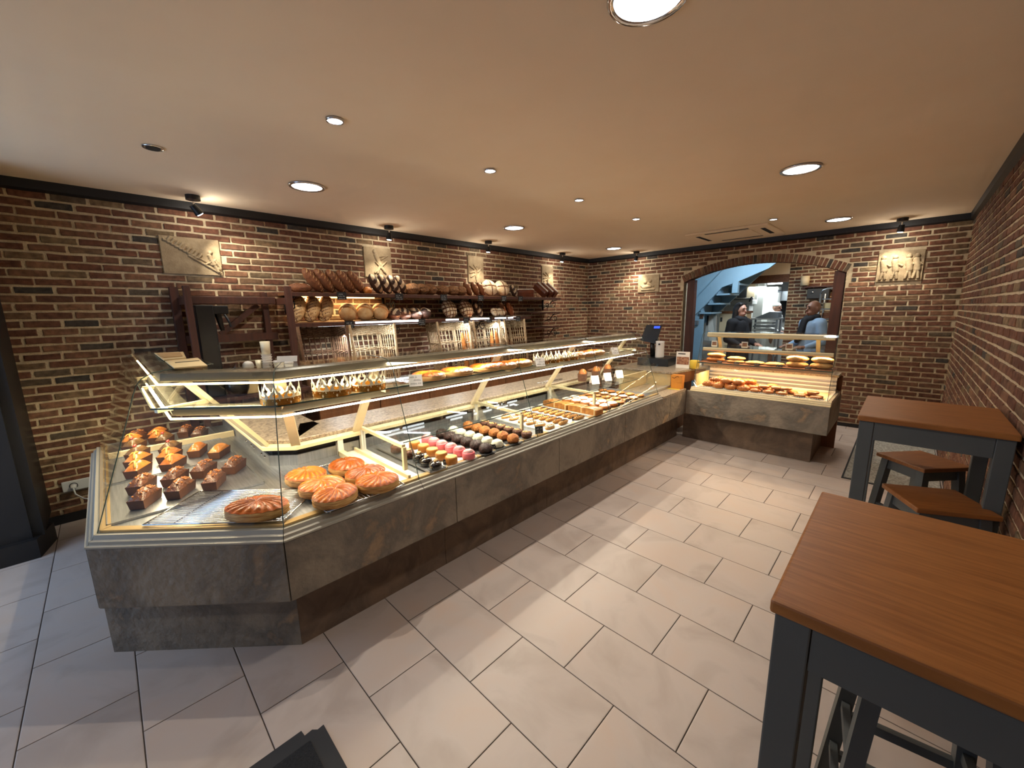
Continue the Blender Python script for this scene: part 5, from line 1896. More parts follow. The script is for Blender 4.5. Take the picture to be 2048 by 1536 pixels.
rufb = lambda d: 1 + 0.10 * math.sin(9 * math.atan2(d[1], d[0]) + 7 * d[2]) * (1 - d[2] ** 2) + 0.05 * math.sin(17 * d[0] + 13 * d[1])
t = on_board('chocolate_cake', 'cake', 'ruffled_body', MB().blob((0, 0, 0.024), (0.044, 0.044, 0.034), 26, 16, rufb, flat=0.7).mesh('ruffled_body', 'choc_shaving', True), s=0.1)
rows(t, 1.625, 6, 0.096, 'chocolate cake covered in dark shavings, %s', x0=-1.852, rz=0.1, z=DK + 0.006, grp='chocolate shaving cakes')
wh = MB()
wh.lathe([(0.034, 0.0), (0.042, 0.010), (0.038, 0.018), (0.042, 0.024), (0.033, 0.033), (0.034, 0.038), (0.022, 0.046), (0.008, 0.052), (0.001, 0.054)], 24, wob=lambda a, z: 1 + 0.08 * math.sin(7 * a + z * 160))
t = on_board('cream_cake', 'cake', 'cream_swirl', wh.mesh('cream_swirl', 'cream_white', True), s=0.09)
rows(t, 1.74, 6, 0.095, 'white whipped cream cake on a black board, %s', x0=-1.872, z=DK + 0.006, grp='white cream cakes')
t = on_board('praline_cake', 'cake', 'crumbed_body', MB().blob((0, 0, 0.025), (0.043, 0.043, 0.035), 24, 16, lambda d: 1 + 0.06 * math.sin(11 * d[0] + 3) * math.sin(13 * d[1]) + 0.04 * math.sin(21 * d[2]), flat=0.72).mesh('crumbed_body', 'praline', True), s=0.092)
rows(t, 1.88, 6, 0.097, 'golden brown praline cake on a black board, %s', x0=-1.855, z=DK + 0.006, grp='praline cakes')
# brownies
t = thing('brownie', 'x', 'brownie')
put('cake_body', MB().lathe([(0.034, 0), (0.041, 0.03), (0.037, 0.037), (0.001, 0.040)], 18).mesh('cake_body', 'brownie', True), t)
mb = MB()
rr = random.Random(9)
for k in range(12):
    a, r = rr.uniform(0, 6.3), rr.uniform(0, 0.03)
    mb.blob((r * math.cos(a), r * math.sin(a), 0.040), (0.008, 0.006, 0.005), 6, 4)
put('chopped_nuts', mb.mesh('chopped_nuts', 'nut', True), t)['kind'] = 'stuff'
rows(t, 2.022, 6, 0.088, 'brown muffin cake with chopped nuts, %s', x0=-1.862, grp='nut muffins')
# boats of caramelised fruit on white papers
t = thing('fruit_boat', 'x', 'tartlet')
put('paper', MB().box(-0.047, 0.047, -0.062, 0.062, 0, 0.003).mesh('paper', 'paper_white'), t)
put('shell', MB().blob((0, 0, 0.014), (0.026, 0.056, 0.014), 20, 10, flat=0.75).mesh('shell', 'eclair_dough', True), t)
put('cream', MB().blob((0, 0, 0.024), (0.021, 0.050, 0.010), 20, 8).mesh('cream', 'cream_white', True), t)
put('caramel_drizzle', MB().tube([((0.012 if k % 2 else -0.012), -0.042 + k * 0.0105, 0.0335 - 0.004 * abs(k - 4) / 4) for k in range(9)], 0.004, 6).mesh('caramel_drizzle', 'caramel', True), t)
rows(t, 2.30, 6, 0.096, 'white cream boat with caramel drizzle on paper, %s', x0=-1.87, z=DK + 0.006, grp='cream boats')
# eclairs
t = thing('eclair', 'x', 'eclair')
put('paper', MB().box(-0.034, 0.034, -0.078, 0.078, 0, 0.002).mesh('paper', 'paper_white'), t)
put('choux', MB().blob((0, 0, 0.018), (0.022, 0.068, 0.018), 18, 12, flat=0.85).mesh('choux', 'eclair_dough', True), t)
put('chocolate_zigzag', MB().tube([((0.011 if k % 2 else -0.011), -0.05 + k * 0.0091, 0.0365 - 0.010 * (abs(k - 5.5) / 5.5) ** 2) for k in range(12)], 0.0042, 6).mesh('chocolate_zigzag', 'dark_choc', True), t)
rows(t, 2.475, 8, 0.066, 'eclair with dark chocolate zigzag in the nearer eclair row, %s', x0=-1.87, z=DK + 0.006, grp='eclairs')
t2_ = thing('eclair', 'x', 'eclair')
for ch in t.children:
    c = ch.copy()
    COL.objects.link(c)
    c.parent = t2_
rows(t2_, 2.675, 8, 0.066, 'eclair with dark chocolate zigzag in the farther eclair row, %s', x0=-1.86, z=DK + 0.006, grp='eclairs')
# golden slabs
t = thing('cake_slice', 'x', 'cake')
put('slice_body', MB().prism([(-0.075, 0), (0.075, 0), (0.075, 0.045), (0.03, 0.055), (-0.03, 0.055), (-0.075, 0.045)], -0.055, 0.055, 1).mesh('slice_body', 'slab_cake'), t)
put('paper_band', MB().box(0.055, 0.066, -0.057, 0.057, 0, 0.0515).mesh('paper_band', 'kraft_cream'), t)
put('glazed_top', MB().blob((0, 0, 0.052), (0.06, 0.045, 0.008), 16, 6).mesh('glazed_top', 'cake_gold', True), t)
rows(t, 2.91, 4, 0.15, 'golden slab cake in a paper band, %s', x0=-1.885, grp='golden slab cakes')


# ring pastries and rounds farther along
def ring_me(R, r, m, wob=0.0):
    vs, fs = [], []
    n1, n2 = 24, 10
    for i in range(n1):
        a = 2 * PI * i / n1
        for j in range(n2):
            b = 2 * PI * j / n2
            q = R + r * math.cos(b) * (1 + wob * math.sin(6 * a))
            vs.append((q * math.cos(a), q * math.sin(a), r + r * math.sin(b) * (1 + wob * math.sin(6 * a))))
    for i in range(n1):
        for j in range(n2):
            fs.append((i * n2 + j, ((i + 1) % n1) * n2 + j, ((i + 1) % n1) * n2 + (j + 1) % n2, i * n2 + (j + 1) % n2))
    return MB().add(vs, fs).mesh('ring', m, True)


t = thing('ring_pastry', 'x', 'pastry')
put('ring_body', ring_me(0.034, 0.020, 'pastry', 0.06), t)
put('icing_ring', ring_me(0.034, 0.0165, 'icing'), t, (0, 0, 0.010))
rows(t, 3.14, 5, 0.108, 'iced ring pastry in the nearer ring row, %s', x0=-1.90, z=DK + 0.006, grp='ring pastries')
t3_ = thing('ring_pastry', 'x', 'pastry')
for ch in t.children:
    c = ch.copy()
    COL.objects.link(c)
    c.parent = t3_
rows(t3_, 3.26, 5, 0.108, 'iced ring pastry in the farther ring row, %s', x0=-1.90, z=DK + 0.006, grp='ring pastries')
for q, (yy, mm, nm) in enumerate(((3.40, 'crust_gold', 'golden'), (3.53, 'pastry', 'brown glazed'), (3.67, 'cream_white', 'cream-topped'), (3.81, 'crust_gold', 'small golden'))):
    t = thing('round_tart', 'x', 'tart')
    put('shell', MB().lathe([(0.04, 0), (0.049, 0.018), (0.046, 0.021), (0.043, 0.016), (0.001, 0.014)], 24).mesh('shell', 'slab_cake', True), t)
    put('filling', MB().blob((0, 0, 0.016), (0.041, 0.041, 0.014), 20, 8, lambda d: 1 + 0.05 * math.sin(9 * d[0]) * math.sin(8 * d[1])).mesh('filling', mm, True), t)
    rows(t, yy, 5, 0.112, nm + ' round tart near the far end of the case, %s', x0=-1.90, z=DK + 0.006, grp='round tarts')
# trays below the rows
TR = [(1.18, 1.29, 'steel', 'narrow steel tray under the black glazed cakes'), (1.30, 1.53, 'paper_white', 'white tray under the caramel and pink cakes'), (1.565, 1.945, 'kitchen_steel', 'grey tray under the chocolate, cream and praline cakes'),
      (1.965, 2.085, 'steel', 'steel tray under the nut muffins'), (2.225, 2.375, 'paper_white', 'white tray under the cream boats'), (2.39, 2.76, 'paper_white', 'white tray under the eclairs'), (2.84, 2.98, 'paper_white', 'white tray under the golden slab cakes'), (3.06, 3.34, 'steel', 'steel tray under the ring pastries'), (3.345, 3.88, 'steel', 'steel tray under the round tarts')]
for a, b, m, lb in TR:
    tray('pastry_tray', -2.46, -1.825, a, b, lb, m, z=DK + (0.006 if a == 1.18 else -0.0005))
# tall loaves standing on the cover glass at the far end
t = thing('tall_loaf_cake', 'x', 'cake')
put('paper_case', MB().prism([(-0.038, 0), (0.038, 0), (0.045, 0.075), (-0.045, 0.075)], -0.07, 0.07, 1).mesh('paper_case', 'cake_paper'), t)
put('cake_top', MB().blob((0, 0, 0.075), (0.042, 0.066, 0.045), 20, 12, lambda d: 1 + 0.05 * math.sin(7 * d[1]), flat=0.2).mesh('cake_top', 'cake_gold', True), t)
for k, y in enumerate((3.50, 3.76, 4.0)):
    lb = 'tall golden brioche loaf in a dark case behind the price cards, %s of three' % ORD[k]
    if k == 0:
        relabel(t, (-2.40, y, 0.8285), 0.5, lb)
        t['group'] = 'tall brioche loaves'
    else:
        copy_tree(t, (-2.40, y, 0.8285), 0.5, lb)

# ================================================================ goods in the small case
SD = 0.6605
paper = thing('paper_liner', 'waxed paper liner under the viennoiseries', 'paper', (-1.08, 5.0, SD))
part(paper, 'sheet', MB().box(SX0 + 0.07, SX1 - 0.06, SY + 0.085, SY + 0.53, SD, SD + 0.0015), 'kraft_cream')
mb = MB()
for k in range(60):
    x = SX0 + 0.08 + k * 0.0195
    mb.blob((x, SY + 0.088, SD + 0.004), (0.008, 0.006, 0.005), 6, 4)
part(paper, 'scalloped_edge', mb, 'paper_white', True)
SD += 0.002


def croissant_me():
    pts, rad = [], []
    for k in range(25):
        t_ = k / 24
        a = PI * (0.12 + 0.76 * t_)
        pts.append((0.062 * math.cos(a), 0.05 * math.sin(a) - 0.03, 0.026))
        base = 0.008 + 0.020 * math.sin(PI * t_) ** 0.8
        rad.append(base * (1 + 0.14 * math.sin(t_ * 2 * PI * 5)))
    return MB().tube(pts, rad, 12).mesh('croissant', 'pastry', True)


cme = croissant_me()
rme = MB().blob((0, 0, 0.018), (0.055, 0.055, 0.020), 22, 10, lambda d: 1 + 0.05 * math.sin(3 * math.atan2(d[1], d[0]) + 30 * math.hypot(d[0], d[1])), flat=0.9).mesh('raisin_roll', 'pastry', True)
pme = MB().blob((0, 0, 0.024), (0.036, 0.062, 0.026), 18, 12, lambda d: 1 + 0.05 * math.sin(16 * d[1]), flat=0.85).mesh('chocolate_roll', 'pastry', True)
fme = MB().blob((0, 0, 0.014), (0.050, 0.054, 0.013), 40, 20, lambda d: (1.0 / (d[0] ** 4 + d[1] ** 4 + d[2] ** 4) ** 0.25) * (1 + 0.05 * math.sin(22 * (d[0] + d[1])) * max(0.0, d[2]) + 0.03 * math.sin(30 * d[2])), flat=0.95).mesh('flaky_turnover', 'pastry', True)
SM = [('croissant', cme, 'croissant', [(-1.58, 4.86, 0.1), (-1.60, 4.97, 0.5), (-1.47, 4.99, 0.3), (-1.55, 5.10, 0.2), (-1.40, 5.10, 0.7)], 'golden croissant at the left of the warm case, %s'),
      ('iced_roll', ring_me(0.038, 0.026, 'pastry', 0.08), 'pastry', [(-1.46, 4.85, 0), (-1.335, 4.85, 0), (-1.21, 4.85, 0), (-1.36, 4.96, 0), (-1.245, 4.965, 0), (-1.13, 4.97, 0), (-1.29, 5.08, 0), (-1.17, 5.08, 0)], 'glazed ring roll in the left half of the warm case, %s'),
      ('raisin_roll', rme, 'pastry', [(-1.09, 4.855, 0.4), (-1.02, 4.965, 1), (-0.97, 4.855, 2), (-0.90, 4.965, 0.3), (-1.06, 5.08, 1.7), (-0.94, 5.08, 0.8), (-0.85, 4.86, 0.2), (-0.78, 4.97, 2)], 'round raisin roll in the middle of the warm case, %s'),
      ('flaky_turnover', fme, 'pastry', [(-0.70, 4.875, 0.2), (-0.56, 4.875, -0.1), (-0.63, 5.0, 0.3), (-0.56, 5.0, 0.0)][:3], 'flat flaky pastry at the right of the warm case, %s')]
for nm, me, cat, spots, lb in SM:
    for k, (x, y, rz) in enumerate(spots):
        z = SD + (0.0 if y < 4.9 else (0.006 if y < 5.02 else 0.012))
        tag(put(nm, me, None, (x, y, SD), (0, 0, rz)), lb % (ORD[k] + ' of ' + ['', 'one', 'two', 'three', 'four', 'five', 'six', 'seven', 'eight'][len(spots)]), cat, nm.replace('_', ' ') + 's in the small case')
# second layer piled on top
for k, (x, y, nm, me, rz) in enumerate(((-1.52, 4.92, 'croissant', cme, 0.4), (-1.50, 5.05, 'croissant', cme, 0.1), (-1.40, 4.905, 'iced_roll', SM[1][1], 0), (-1.275, 4.905, 'iced_roll', SM[1][1], 0), (-1.32, 5.02, 'iced_roll', SM[1][1], 0), (-1.19, 5.025, 'iced_roll', SM[1][1], 0))):
    tag(put(nm, me, None, (x, y, SD + 0.0525 if nm == 'iced_roll' else SD + 0.05), (0, 0, rz)), ('croissant lying on the other croissants, ' + ('front one' if k == 0 else 'rear one')) if k < 2 else 'glazed ring roll lying on the others, %s of four' % ORD[k - 2], 'pastry', 'pastries piled on top')
for k, (x, y, me, nm, rz) in enumerate(((-1.03, 4.91, rme, 'raisin_roll', 1.0), (-0.91, 4.915, rme, 'raisin_roll', 2.0), (-0.97, 5.02, rme, 'raisin_roll', 0.2), (-0.83, 4.92, rme, 'raisin_roll', 0.6), (-0.60, 4.93, fme, 'flaky_turnover', 0.15))):
    zz = SD + 0.0405 if me is rme else SD + 0.0315
    tag(put(nm, me, None, (x, y, zz), (0, 0, rz)), ('raisin roll piled on the others in the warm case, %s of four' % ORD[k]) if me is rme else 'flat flaky pastry piled on the two front ones', 'pastry', 'pastries piled on top')
for k, x in enumerate((-1.50, -1.24, -0.86, -0.56)):
    slate((x, SY + 0.10, SD + 0.0), 'tiny dark label before the viennoiseries, %s from the left' % ORD[k], 40 + k, 0.05, 0.018, 0.0, 'tiny labels in the small case')
# filled breads on the middle shelf
SB = 0.9395
bun = MB().blob((0, 0, 0.026), (0.105, 0.05, 0.03), 26, 12, lambda d: 1 + 0.03 * math.sin(6 * d[0]), flat=0.85).mesh('long_bun', 'crust_gold', True)
rai = MB().blob((0, 0, 0.03), (0.098, 0.052, 0.034), 26, 12, lambda d: 1 + 0.03 * math.sin(7 * d[0]) * math.cos(5 * d[1]), flat=0.85).mesh('fruit_bread', 'raisin_bread', True)
flb = MB().blob((0, 0, 0.018), (0.095, 0.06, 0.022), 24, 10, lambda d: 1 + 0.05 * math.sin(9 * d[0] + 3 * d[1]), flat=0.85).mesh('flat_bread', 'raisin_bread', True)
MS = [(bun, 'long_bun', -1.57, 5.03, SB, 'long golden bun at the left of the middle shelf, lower one'), (bun, 'long_bun', -1.565, 5.03, SB + 0.052, 'long golden bun at the left of the middle shelf, upper one'),
      (flb, 'flat_bread', -1.36, 5.03, SB, 'flat filled bread, second pile from the left'), (flb, 'flat_bread', -1.355, 5.04, SB + 0.036, 'flat filled bread on top of the second pile'),
      (flb, 'flat_bread', -1.16, 5.02, SB, 'flat seeded bread, third pile from the left'), (flb, 'flat_bread', -0.97, 5.02, SB, 'flat seeded bread, fourth pile from the left'),
      (rai, 'fruit_bread', -0.775, 5.03, SB, 'fruit bread, lower one of the fifth pile'), (rai, 'fruit_bread', -0.775, 5.03, SB + 0.061, 'fruit bread, upper one of the fifth pile'),
      (rai, 'fruit_bread', -0.57, 5.03, SB, 'fruit bread, lower one of the rightmost pile'), (rai, 'fruit_bread', -0.565, 5.03, SB + 0.061, 'fruit bread, upper one of the rightmost pile')]
for me, nm, x, y, z, lb in MS:
    tag(put(nm, me, None, (x, y, z), (0, 0, random.uniform(-0.15, 0.15))), lb, 'bread', 'filled breads on the middle shelf')
for k, x in enumerate((-1.50, -1.32, -1.12, -0.91, -0.665)):
    slate((x, SY + 0.2, SB - 0.0), 'tiny dark label on the middle shelf of the warm case, %s from the left' % ORD[k], 60 + k, 0.055, 0.022, 0.0, 'tiny labels in the small case')


def picture_card(x, y, z, lab):
    t = thing('picture_card', lab, 'card', (x, y, z), 0, 'picture cards in the small case')
    put('card', MB().box(-0.032, 0.032, 0.0, 0.003, 0.0, 0.068).mesh('card', 'white_card'), t)
    put('print', MB().box(-0.024, 0.024, -0.001, 0.0, 0.014, 0.054).mesh('print', 'photo_dark'), t)
    put('stand', MB().prism([(0.003, 0.0), (0.03, 0.0), (0.003, 0.04)], -0.003, 0.003, 0).mesh('stand', 'white_card'), t)


picture_card(-1.28, SY + 0.30, 1.1165, 'small picture card on the top shelf of the warm case, left one')
picture_card(-0.86, SY + 0.30, 1.1165, 'small picture card on the top shelf of the warm case, right one')
picture_card(-1.60, SY + 0.30, 1.1165, 'small picture card at the left end of the top shelf')


# ================================================================ tables and stools at the right wall
def make_table(y0, y1, lab):
    x0, x1, z = -0.118, 0.372, 1.05
    t = thing('bar_table', lab, 'table', ((x0 + x1) / 2, (y0 + y1) / 2, 0))
    part(t, 'tabletop', MB().box(x0, x1, y0, y1, z - 0.026, z), 'table_wood', bev=0.005)
    lw = 0.053
    e = 0.008
    for ax in (x0 + e, x1 - e - lw):
        for ay in (y0 + e, y1 - e - lw):
            part(t, 'leg', MB().box(ax, ax + lw, ay, ay + lw, 0, z - 0.0265), 'grey_paint', bev=0.003)
    zb, zt = z - 0.112, z - 0.027
    part(t, 'apron', MB().box(x0 + e + lw + 0.0015, x1 - e - lw - 0.0015, y0 + e + 0.003, y0 + e + 0.023, zb, zt), 'grey_paint')
    part(t, 'apron', MB().box(x0 + e + lw + 0.0015, x1 - e - lw - 0.0015, y1 - e - 0.023, y1 - e - 0.003, zb, zt), 'grey_paint')
    part(t, 'apron', MB().box(x0 + e + 0.003, x0 + e + 0.023, y0 + e + lw + 0.0015, y1 - e - lw - 0.0015, zb, zt), 'grey_paint')
    part(t, 'apron', MB().box(x1 - e - 0.023, x1 - e - 0.003, y0 + e + lw + 0.0015, y1 - e - lw - 0.0015, zb, zt), 'grey_paint')
    return t


make_table(0.764, 1.353, 'high grey-legged table with brown wooden top, nearest the camera')
make_table(2.457, 3.044, 'high grey-legged table with brown wooden top, farther one by the wall')


def make_stool():
    t = thing('bar_stool', 'x', 'stool', group='wooden bar stools')
    z = 0.72
    o = put('seat', MB().cbox(0, 0, z - 0.022, 0.275, 0.262, 0.022).mesh('seat', 'stool_wood'), t)
    bevel(o, 0.004)
    A, B = 0.100, 0.150
    for sx in (-1, 1):
        for sy in (-1, 1):
            put('leg', MB().beam((sx * B, sy * B * 0.95, 0), (sx * A, sy * A * 0.95, z - 0.023), 0.036, 0.036, up=(1, 0, 0)).mesh('leg', 'grey_paint'), t)

    def at(sx, sy, zz):
        k = B + (A - B) * zz / (z - 0.023)
        return Vector((sx * k, sy * k * 0.95, zz))
    for zz, h in ((z - 0.055, 0.05), (0.36, 0.028), (0.2, 0.028)):
        for a, b in (((-1, -1), (1, -1)), ((1, 1), (-1, 1)), ((-1, 1), (-1, -1)), ((1, -1), (1, 1))):
            q = zz + (0.05 if (a[0] == b[0] and zz < 0.5) else 0)
            put('apron' if h > 0.04 else 'stretcher', MB().beam(at(*a, q), at(*b, q), 0.018, h).mesh('rail', 'grey_paint'), t)
    return t


s = make_stool()
relabel(s, (0.146, 3.075, 0), math.radians(48), 'bar stool with brown seat tucked behind the farther table')
copy_tree(s, (0.182, 2.47, 0), math.radians(27), 'bar stool with brown seat in front of the farther table')
copy_tree(s, (0.13, 1.29, 0), math.radians(8), 'bar stool mostly hidden under the nearest table')

# ================================================================ mats
m = thing('door_mat', 'black rubber door mat with worn corner at the bottom of the picture', 'mat', (-1.1, 0.0, 0))
poly = [(-1.455, -0.6), (-1.465, 0.315), (-1.437, 0.318), (-1.44, 0.345), (-1.425, 0.36), (-1.428, 0.383), (-0.72, 0.383), (-0.72, -0.6)]
part(m, 'rubber_border', MB().prism(poly, 0.0, 0.008), 'rubber_edge')
part(m, 'pile', MB().box(-1.40, -0.77, -0.55, 0.325, 0.0085, 0.013), 'mat_black')
m = thing('floor_mat', 'large pale grey mat with dark edge by the back wall', 'mat', (0.05, 5.6, 0))
part(m, 'edge', MB().box(-0.275, 0.37, 4.585, 6.62, 0, 0.006), 'rubber_edge')
part(m, 'pile', MB().box(-0.26, 0.365, 4.605, 6.60, 0.0065, 0.011), 'mat_grey')

# ================================================================ socket at the left wall
so = thing('wall_socket', 'white double wall socket low on the left wall', 'socket', (XL, -0.27, 0.28))
part(so, 'plate', MB().box(XL + 0.004, XL + 0.022, -0.39, -0.15, 0.245, 0.325), 'plug_white', bev=0.004)
for y in (-0.33, -0.22):
    part(so, 'outlet_hole', MB().cyl((XL + 0.020, y, 0.285), (XL + 0.0235, y, 0.285), 0.024, None, 16), 'dark_gap')
pl = thing('power_plug', 'white plug with cable in the left outlet of the socket', 'plug', (XL + 0.03, -0.33, 0.285))
part(pl, 'plug_body', MB().cyl((XL + 0.024, -0.33, 0.285), (XL + 0.07, -0.33, 0.280), 0.02, 0.016, 14), 'plug_white', True)
part(pl, 'cable', MB().tube([(XL + 0.068, -0.33, 0.278), (XL + 0.09, -0.325, 0.235), (XL + 0.095, -0.29, 0.19), (XL + 0.09, -0.22, 0.15), (XL + 0.07, -0.1, 0.12), (XL + 0.06, 0.0, 0.10)], 0.005, 8), 'plug_white', True)

# ================================================================ flattened boxes on the case top
b1 = thing('flat_box', 'flattened cream cake box lying on the case top, farther one', 'box', (-3.2, 0.28, 1.318))
part(b1, 'board', MB().prism([(-3.62, 0.22), (-3.55, 0.365), (-3.02, 0.32), (-2.96, 0.215)], 1.318, 1.324), 'kraft_cream')
part(b1, 'flap', MB().prism([(-3.5, 0.225), (-3.45, 0.34), (-3.12, 0.315), (-3.1, 0.225)], 1.3245, 1.328), 'cardboard')
b2 = thing('flat_box', 'flattened cream cake box with dark slot on the case top, nearer one', 'box', (-2.65, 0.28, 1.318))
part(b2, 'board', MB().prism([(-2.90, 0.215), (-2.95, 0.365), (-2.44, 0.335), (-2.46, 0.21)], 1.318, 1.324), 'kraft_cream')
part(b2, 'slot', MB().prism([(-2.74, 0.24), (-2.75, 0.345), (-2.72, 0.343), (-2.71, 0.24)], 1.3242, 1.3252), 'dark_gap')
cd = thing('sign_card', 'small white card propped on the case top before the cups', 'card', (-2.33, 0.665, 1.3175))
part(cd, 'leaf', MB().add([(-2.36, 0.62, 1.3175), (-2.30, 0.70, 1.3175), (-2.305, 0.705, 1.347), (-2.365, 0.625, 1.347), (-2.362, 0.622, 1.3175), (-2.302, 0.702, 1.3175), (-2.307, 0.707, 1.347), (-2.367, 0.627, 1.347)],
                          [(0, 1, 2, 3), (7, 6, 5, 4), (0, 4, 5, 1), (1, 5, 6, 2), (2, 6, 7, 3), (3, 7, 4, 0)]), 'white_card')
# tongs on the worktop
tg = thing('serving_tongs', 'steel serving tongs on the granite worktop', 'tongs', (-2.6, 3.25, 0.826))
for dx in (-0.012, 0.012):
    part(tg, 'arm', MB().tube([(-2.62 + dx * 2.2, 3.05, 0.834), (-2.61 + dx * 2, 3.2, 0.836), (-2.60 + dx, 3.32, 0.836), (-2.595 + dx * 0.3, 3.40, 0.834)], 0.005, 6), 'chrome', True)
bd = thing('cutting_board', 'brown board on the worktop near the far end of the case', 'board', (-2.68, 4.35, 0.826))
part(bd, 'board', MB().cbox(-2.68, 4.30, 0.8255, 0.22, 0.32, 0.015, 0.2), 'cabinet_wood', bev=0.003)
# loose flat breads on the back counter in front of the middle basket
for k, (x, y) in enumerate(((-3.95, 3.02), (-3.94, 3.26))):
    bread('checked', (x, y, 0.746 + 0.30), (0, math.radians(14), 0.3), 'floury flat loaf before the middle basket, ' + ('left one' if k == 0 else 'right one'), 'loaves on the stand', v=k, sc=0.9)
stn = thing('bread_stand', 'small dark stand before the middle wicker basket', 'stand', (-3.95, 3.14, 0.746))
part(stn, 'board', MB().box(-4.04, -3.87, 2.90, 3.40, 0.746 + 0.22, 0.746 + 0.24), 'dark_wood')
for y in (2.92, 3.36):
    part(stn, 'foot', MB().box(-3.98, -3.93, y, y + 0.02, 0.746, 0.746 + 0.22), 'dark_wood')

# ================================================================ till by the corner
desk = thing('cash_desk', 'granite-topped cash desk between the two counters', 'counter', (-2.35, 5.2, 0))
part(desk, 'top', MB().prism([(-2.78, 4.78), (-1.97, 4.78), (-1.84, 5.62), (-2.78, 5.95)], 0.775, 0.80), 'granite', bev=0.004)
part(desk, 'front_panel', MB().box(-2.76, -2.0, 4.80, 4.82, 0.60, 0.774), 'kraft_cream')
part(desk, 'side_panel', MB().prism([(-2.0, 4.80), (-1.975, 4.80), (-1.86, 5.60), (-1.885, 5.60)], 0.64, 0.774), 'cabinet_wood')
part(desk, 'carcass', MB().box(-2.74, -2.02, 4.825, 5.55, 0.0, 0.774), 'cabinet_wood')
reg = thing('cash_register', 'black till terminal with blue lit display', 'cash register', (-2.55, 5.3, 0.80))
part(reg, 'drawer', MB().prism([(-2.62, 5.14), (-2.21, 5.20), (-2.25, 5.62), (-2.66, 5.56)], 0.801, 0.905), 'black_plastic', bev=0.005)
part(reg, 'stand', MB().cyl((-2.52, 5.40, 0.905), (-2.53, 5.38, 1.14), 0.035, 0.028, 16), 'black_plastic', True)
sc_ = part(reg, 'screen_body', MB().add([(-2.67, 5.30, 1.13), (-2.46, 5.33, 1.09), (-2.41, 5.38, 1.34), (-2.61, 5.35, 1.345), (-2.69, 5.38, 1.13), (-2.48, 5.41, 1.09), (-2.43, 5.46, 1.34), (-2.63, 5.43, 1.345)],
                                   [(0, 1, 2, 3), (7, 6, 5, 4), (0, 4, 5, 1), (1, 5, 6, 2), (2, 6, 7, 3), (3, 7, 4, 0)]), 'black_plastic')
part(reg, 'customer_display', MB().add([(-2.505, 5.355, 1.30), (-2.425, 5.365, 1.30), (-2.42, 5.37, 1.33), (-2.50, 5.36, 1.33)], [(0, 1, 2, 3)]), 'register_screen')
part(reg, 'display_foot', MB().tube([(-2.40, 5.30, 0.905), (-2.44, 5.32, 1.10), (-2.46, 5.36, 1.16)], 0.012, 8), 'black_plastic', True)
cy = thing('paper_cup_tower', 'tall white paper cup tower on the till drawer', 'cups', (-2.37, 5.24, 0.905))
part(cy, 'cups', MB().lathe([(0.052, 0.0), (0.058, 0.02), (0.055, 0.2), (0.058, 0.225), (0.05, 0.23), (0.001, 0.23)], 22, (-2.36, 5.26, 0.906)), 'white_plastic', True)
part(cy, 'mark', MB().cbox(-2.345, 5.2015, 1.085, 0.022, 0.002, 0.022, 0.2), 'ink')
ph = thing('photo_stand', 'small upright photo card stand on the cash desk', 'card', (-1.99, 5.18, 0.80))
phc = part(ph, 'card', MB().cbox(-2.02, 5.2, 0.801, 0.165, 0.004, 0.215, 0.12), 'white_card')
part(phc, 'photo', MB().cbox(-2.0195, 5.1965, 0.85, 0.15, 0.002, 0.10, 0.12), 'photo_dark')
part(phc, 'heading', MB().cbox(-2.035, 5.195, 0.982, 0.09, 0.002, 0.012, 0.12), 'ink')
part(ph, 'foot', MB().cbox(-2.02, 5.225, 0.801, 0.10, 0.05, 0.006, 0.12), 'white_card')
pp = thing('paper_bags', 'pile of white paper bags at the end of the cash desk', 'paper bags', (-1.9, 5.45, 0.80))
for k in range(4):
    part(pp, 'bag', MB().cbox(-1.955 + 0.005 * k, 5.38, 0.801 + k * 0.011, 0.16, 0.24, 0.01, 0.1 + 0.05 * k), 'white_card')
yb = thing('yellow_pot', 'yellow pot behind the glass of the warm case', 'pot', (-1.86, 5.30, 0.80))
part(yb, 'pot', MB().lathe([(0.04, 0), (0.055, 0.01), (0.06, 0.10), (0.052, 0.11), (0.001, 0.112)], 20, (-1.885, 5.24, 0.801)), 'bag_yellow', True)
ob = thing('gift_box', 'orange cardboard box with lettering beside the warm case', 'box', (-1.86, 4.86, 0.632))
part(ob, 'body', MB().cbox(-1.865, 4.685, 0.6325, 0.125, 0.08, 0.075), 'bag_orange', bev=0.002)
part(ob, 'lid', MB().cbox(-1.865, 4.685, 0.708, 0.128, 0.084, 0.085), 'bag_orange', bev=0.002)
part(ob, 'print', MB().tube([(-1.915, 4.642, 0.765), (-1.89, 4.642, 0.755), (-1.87, 4.642, 0.772), (-1.85, 4.642, 0.782), (-1.835, 4.642, 0.772)], 0.003, 6), 'dark_choc')
lf = thing('leaflet_pile', 'yellow leaflets lying on the low granite ledge', 'leaflets', (-1.9, 4.55, 0.632))
part(lf, 'sheet', MB().cbox(-1.90, 4.60, 0.6325, 0.18, 0.05, 0.003, 0.15), 'bag_yellow')


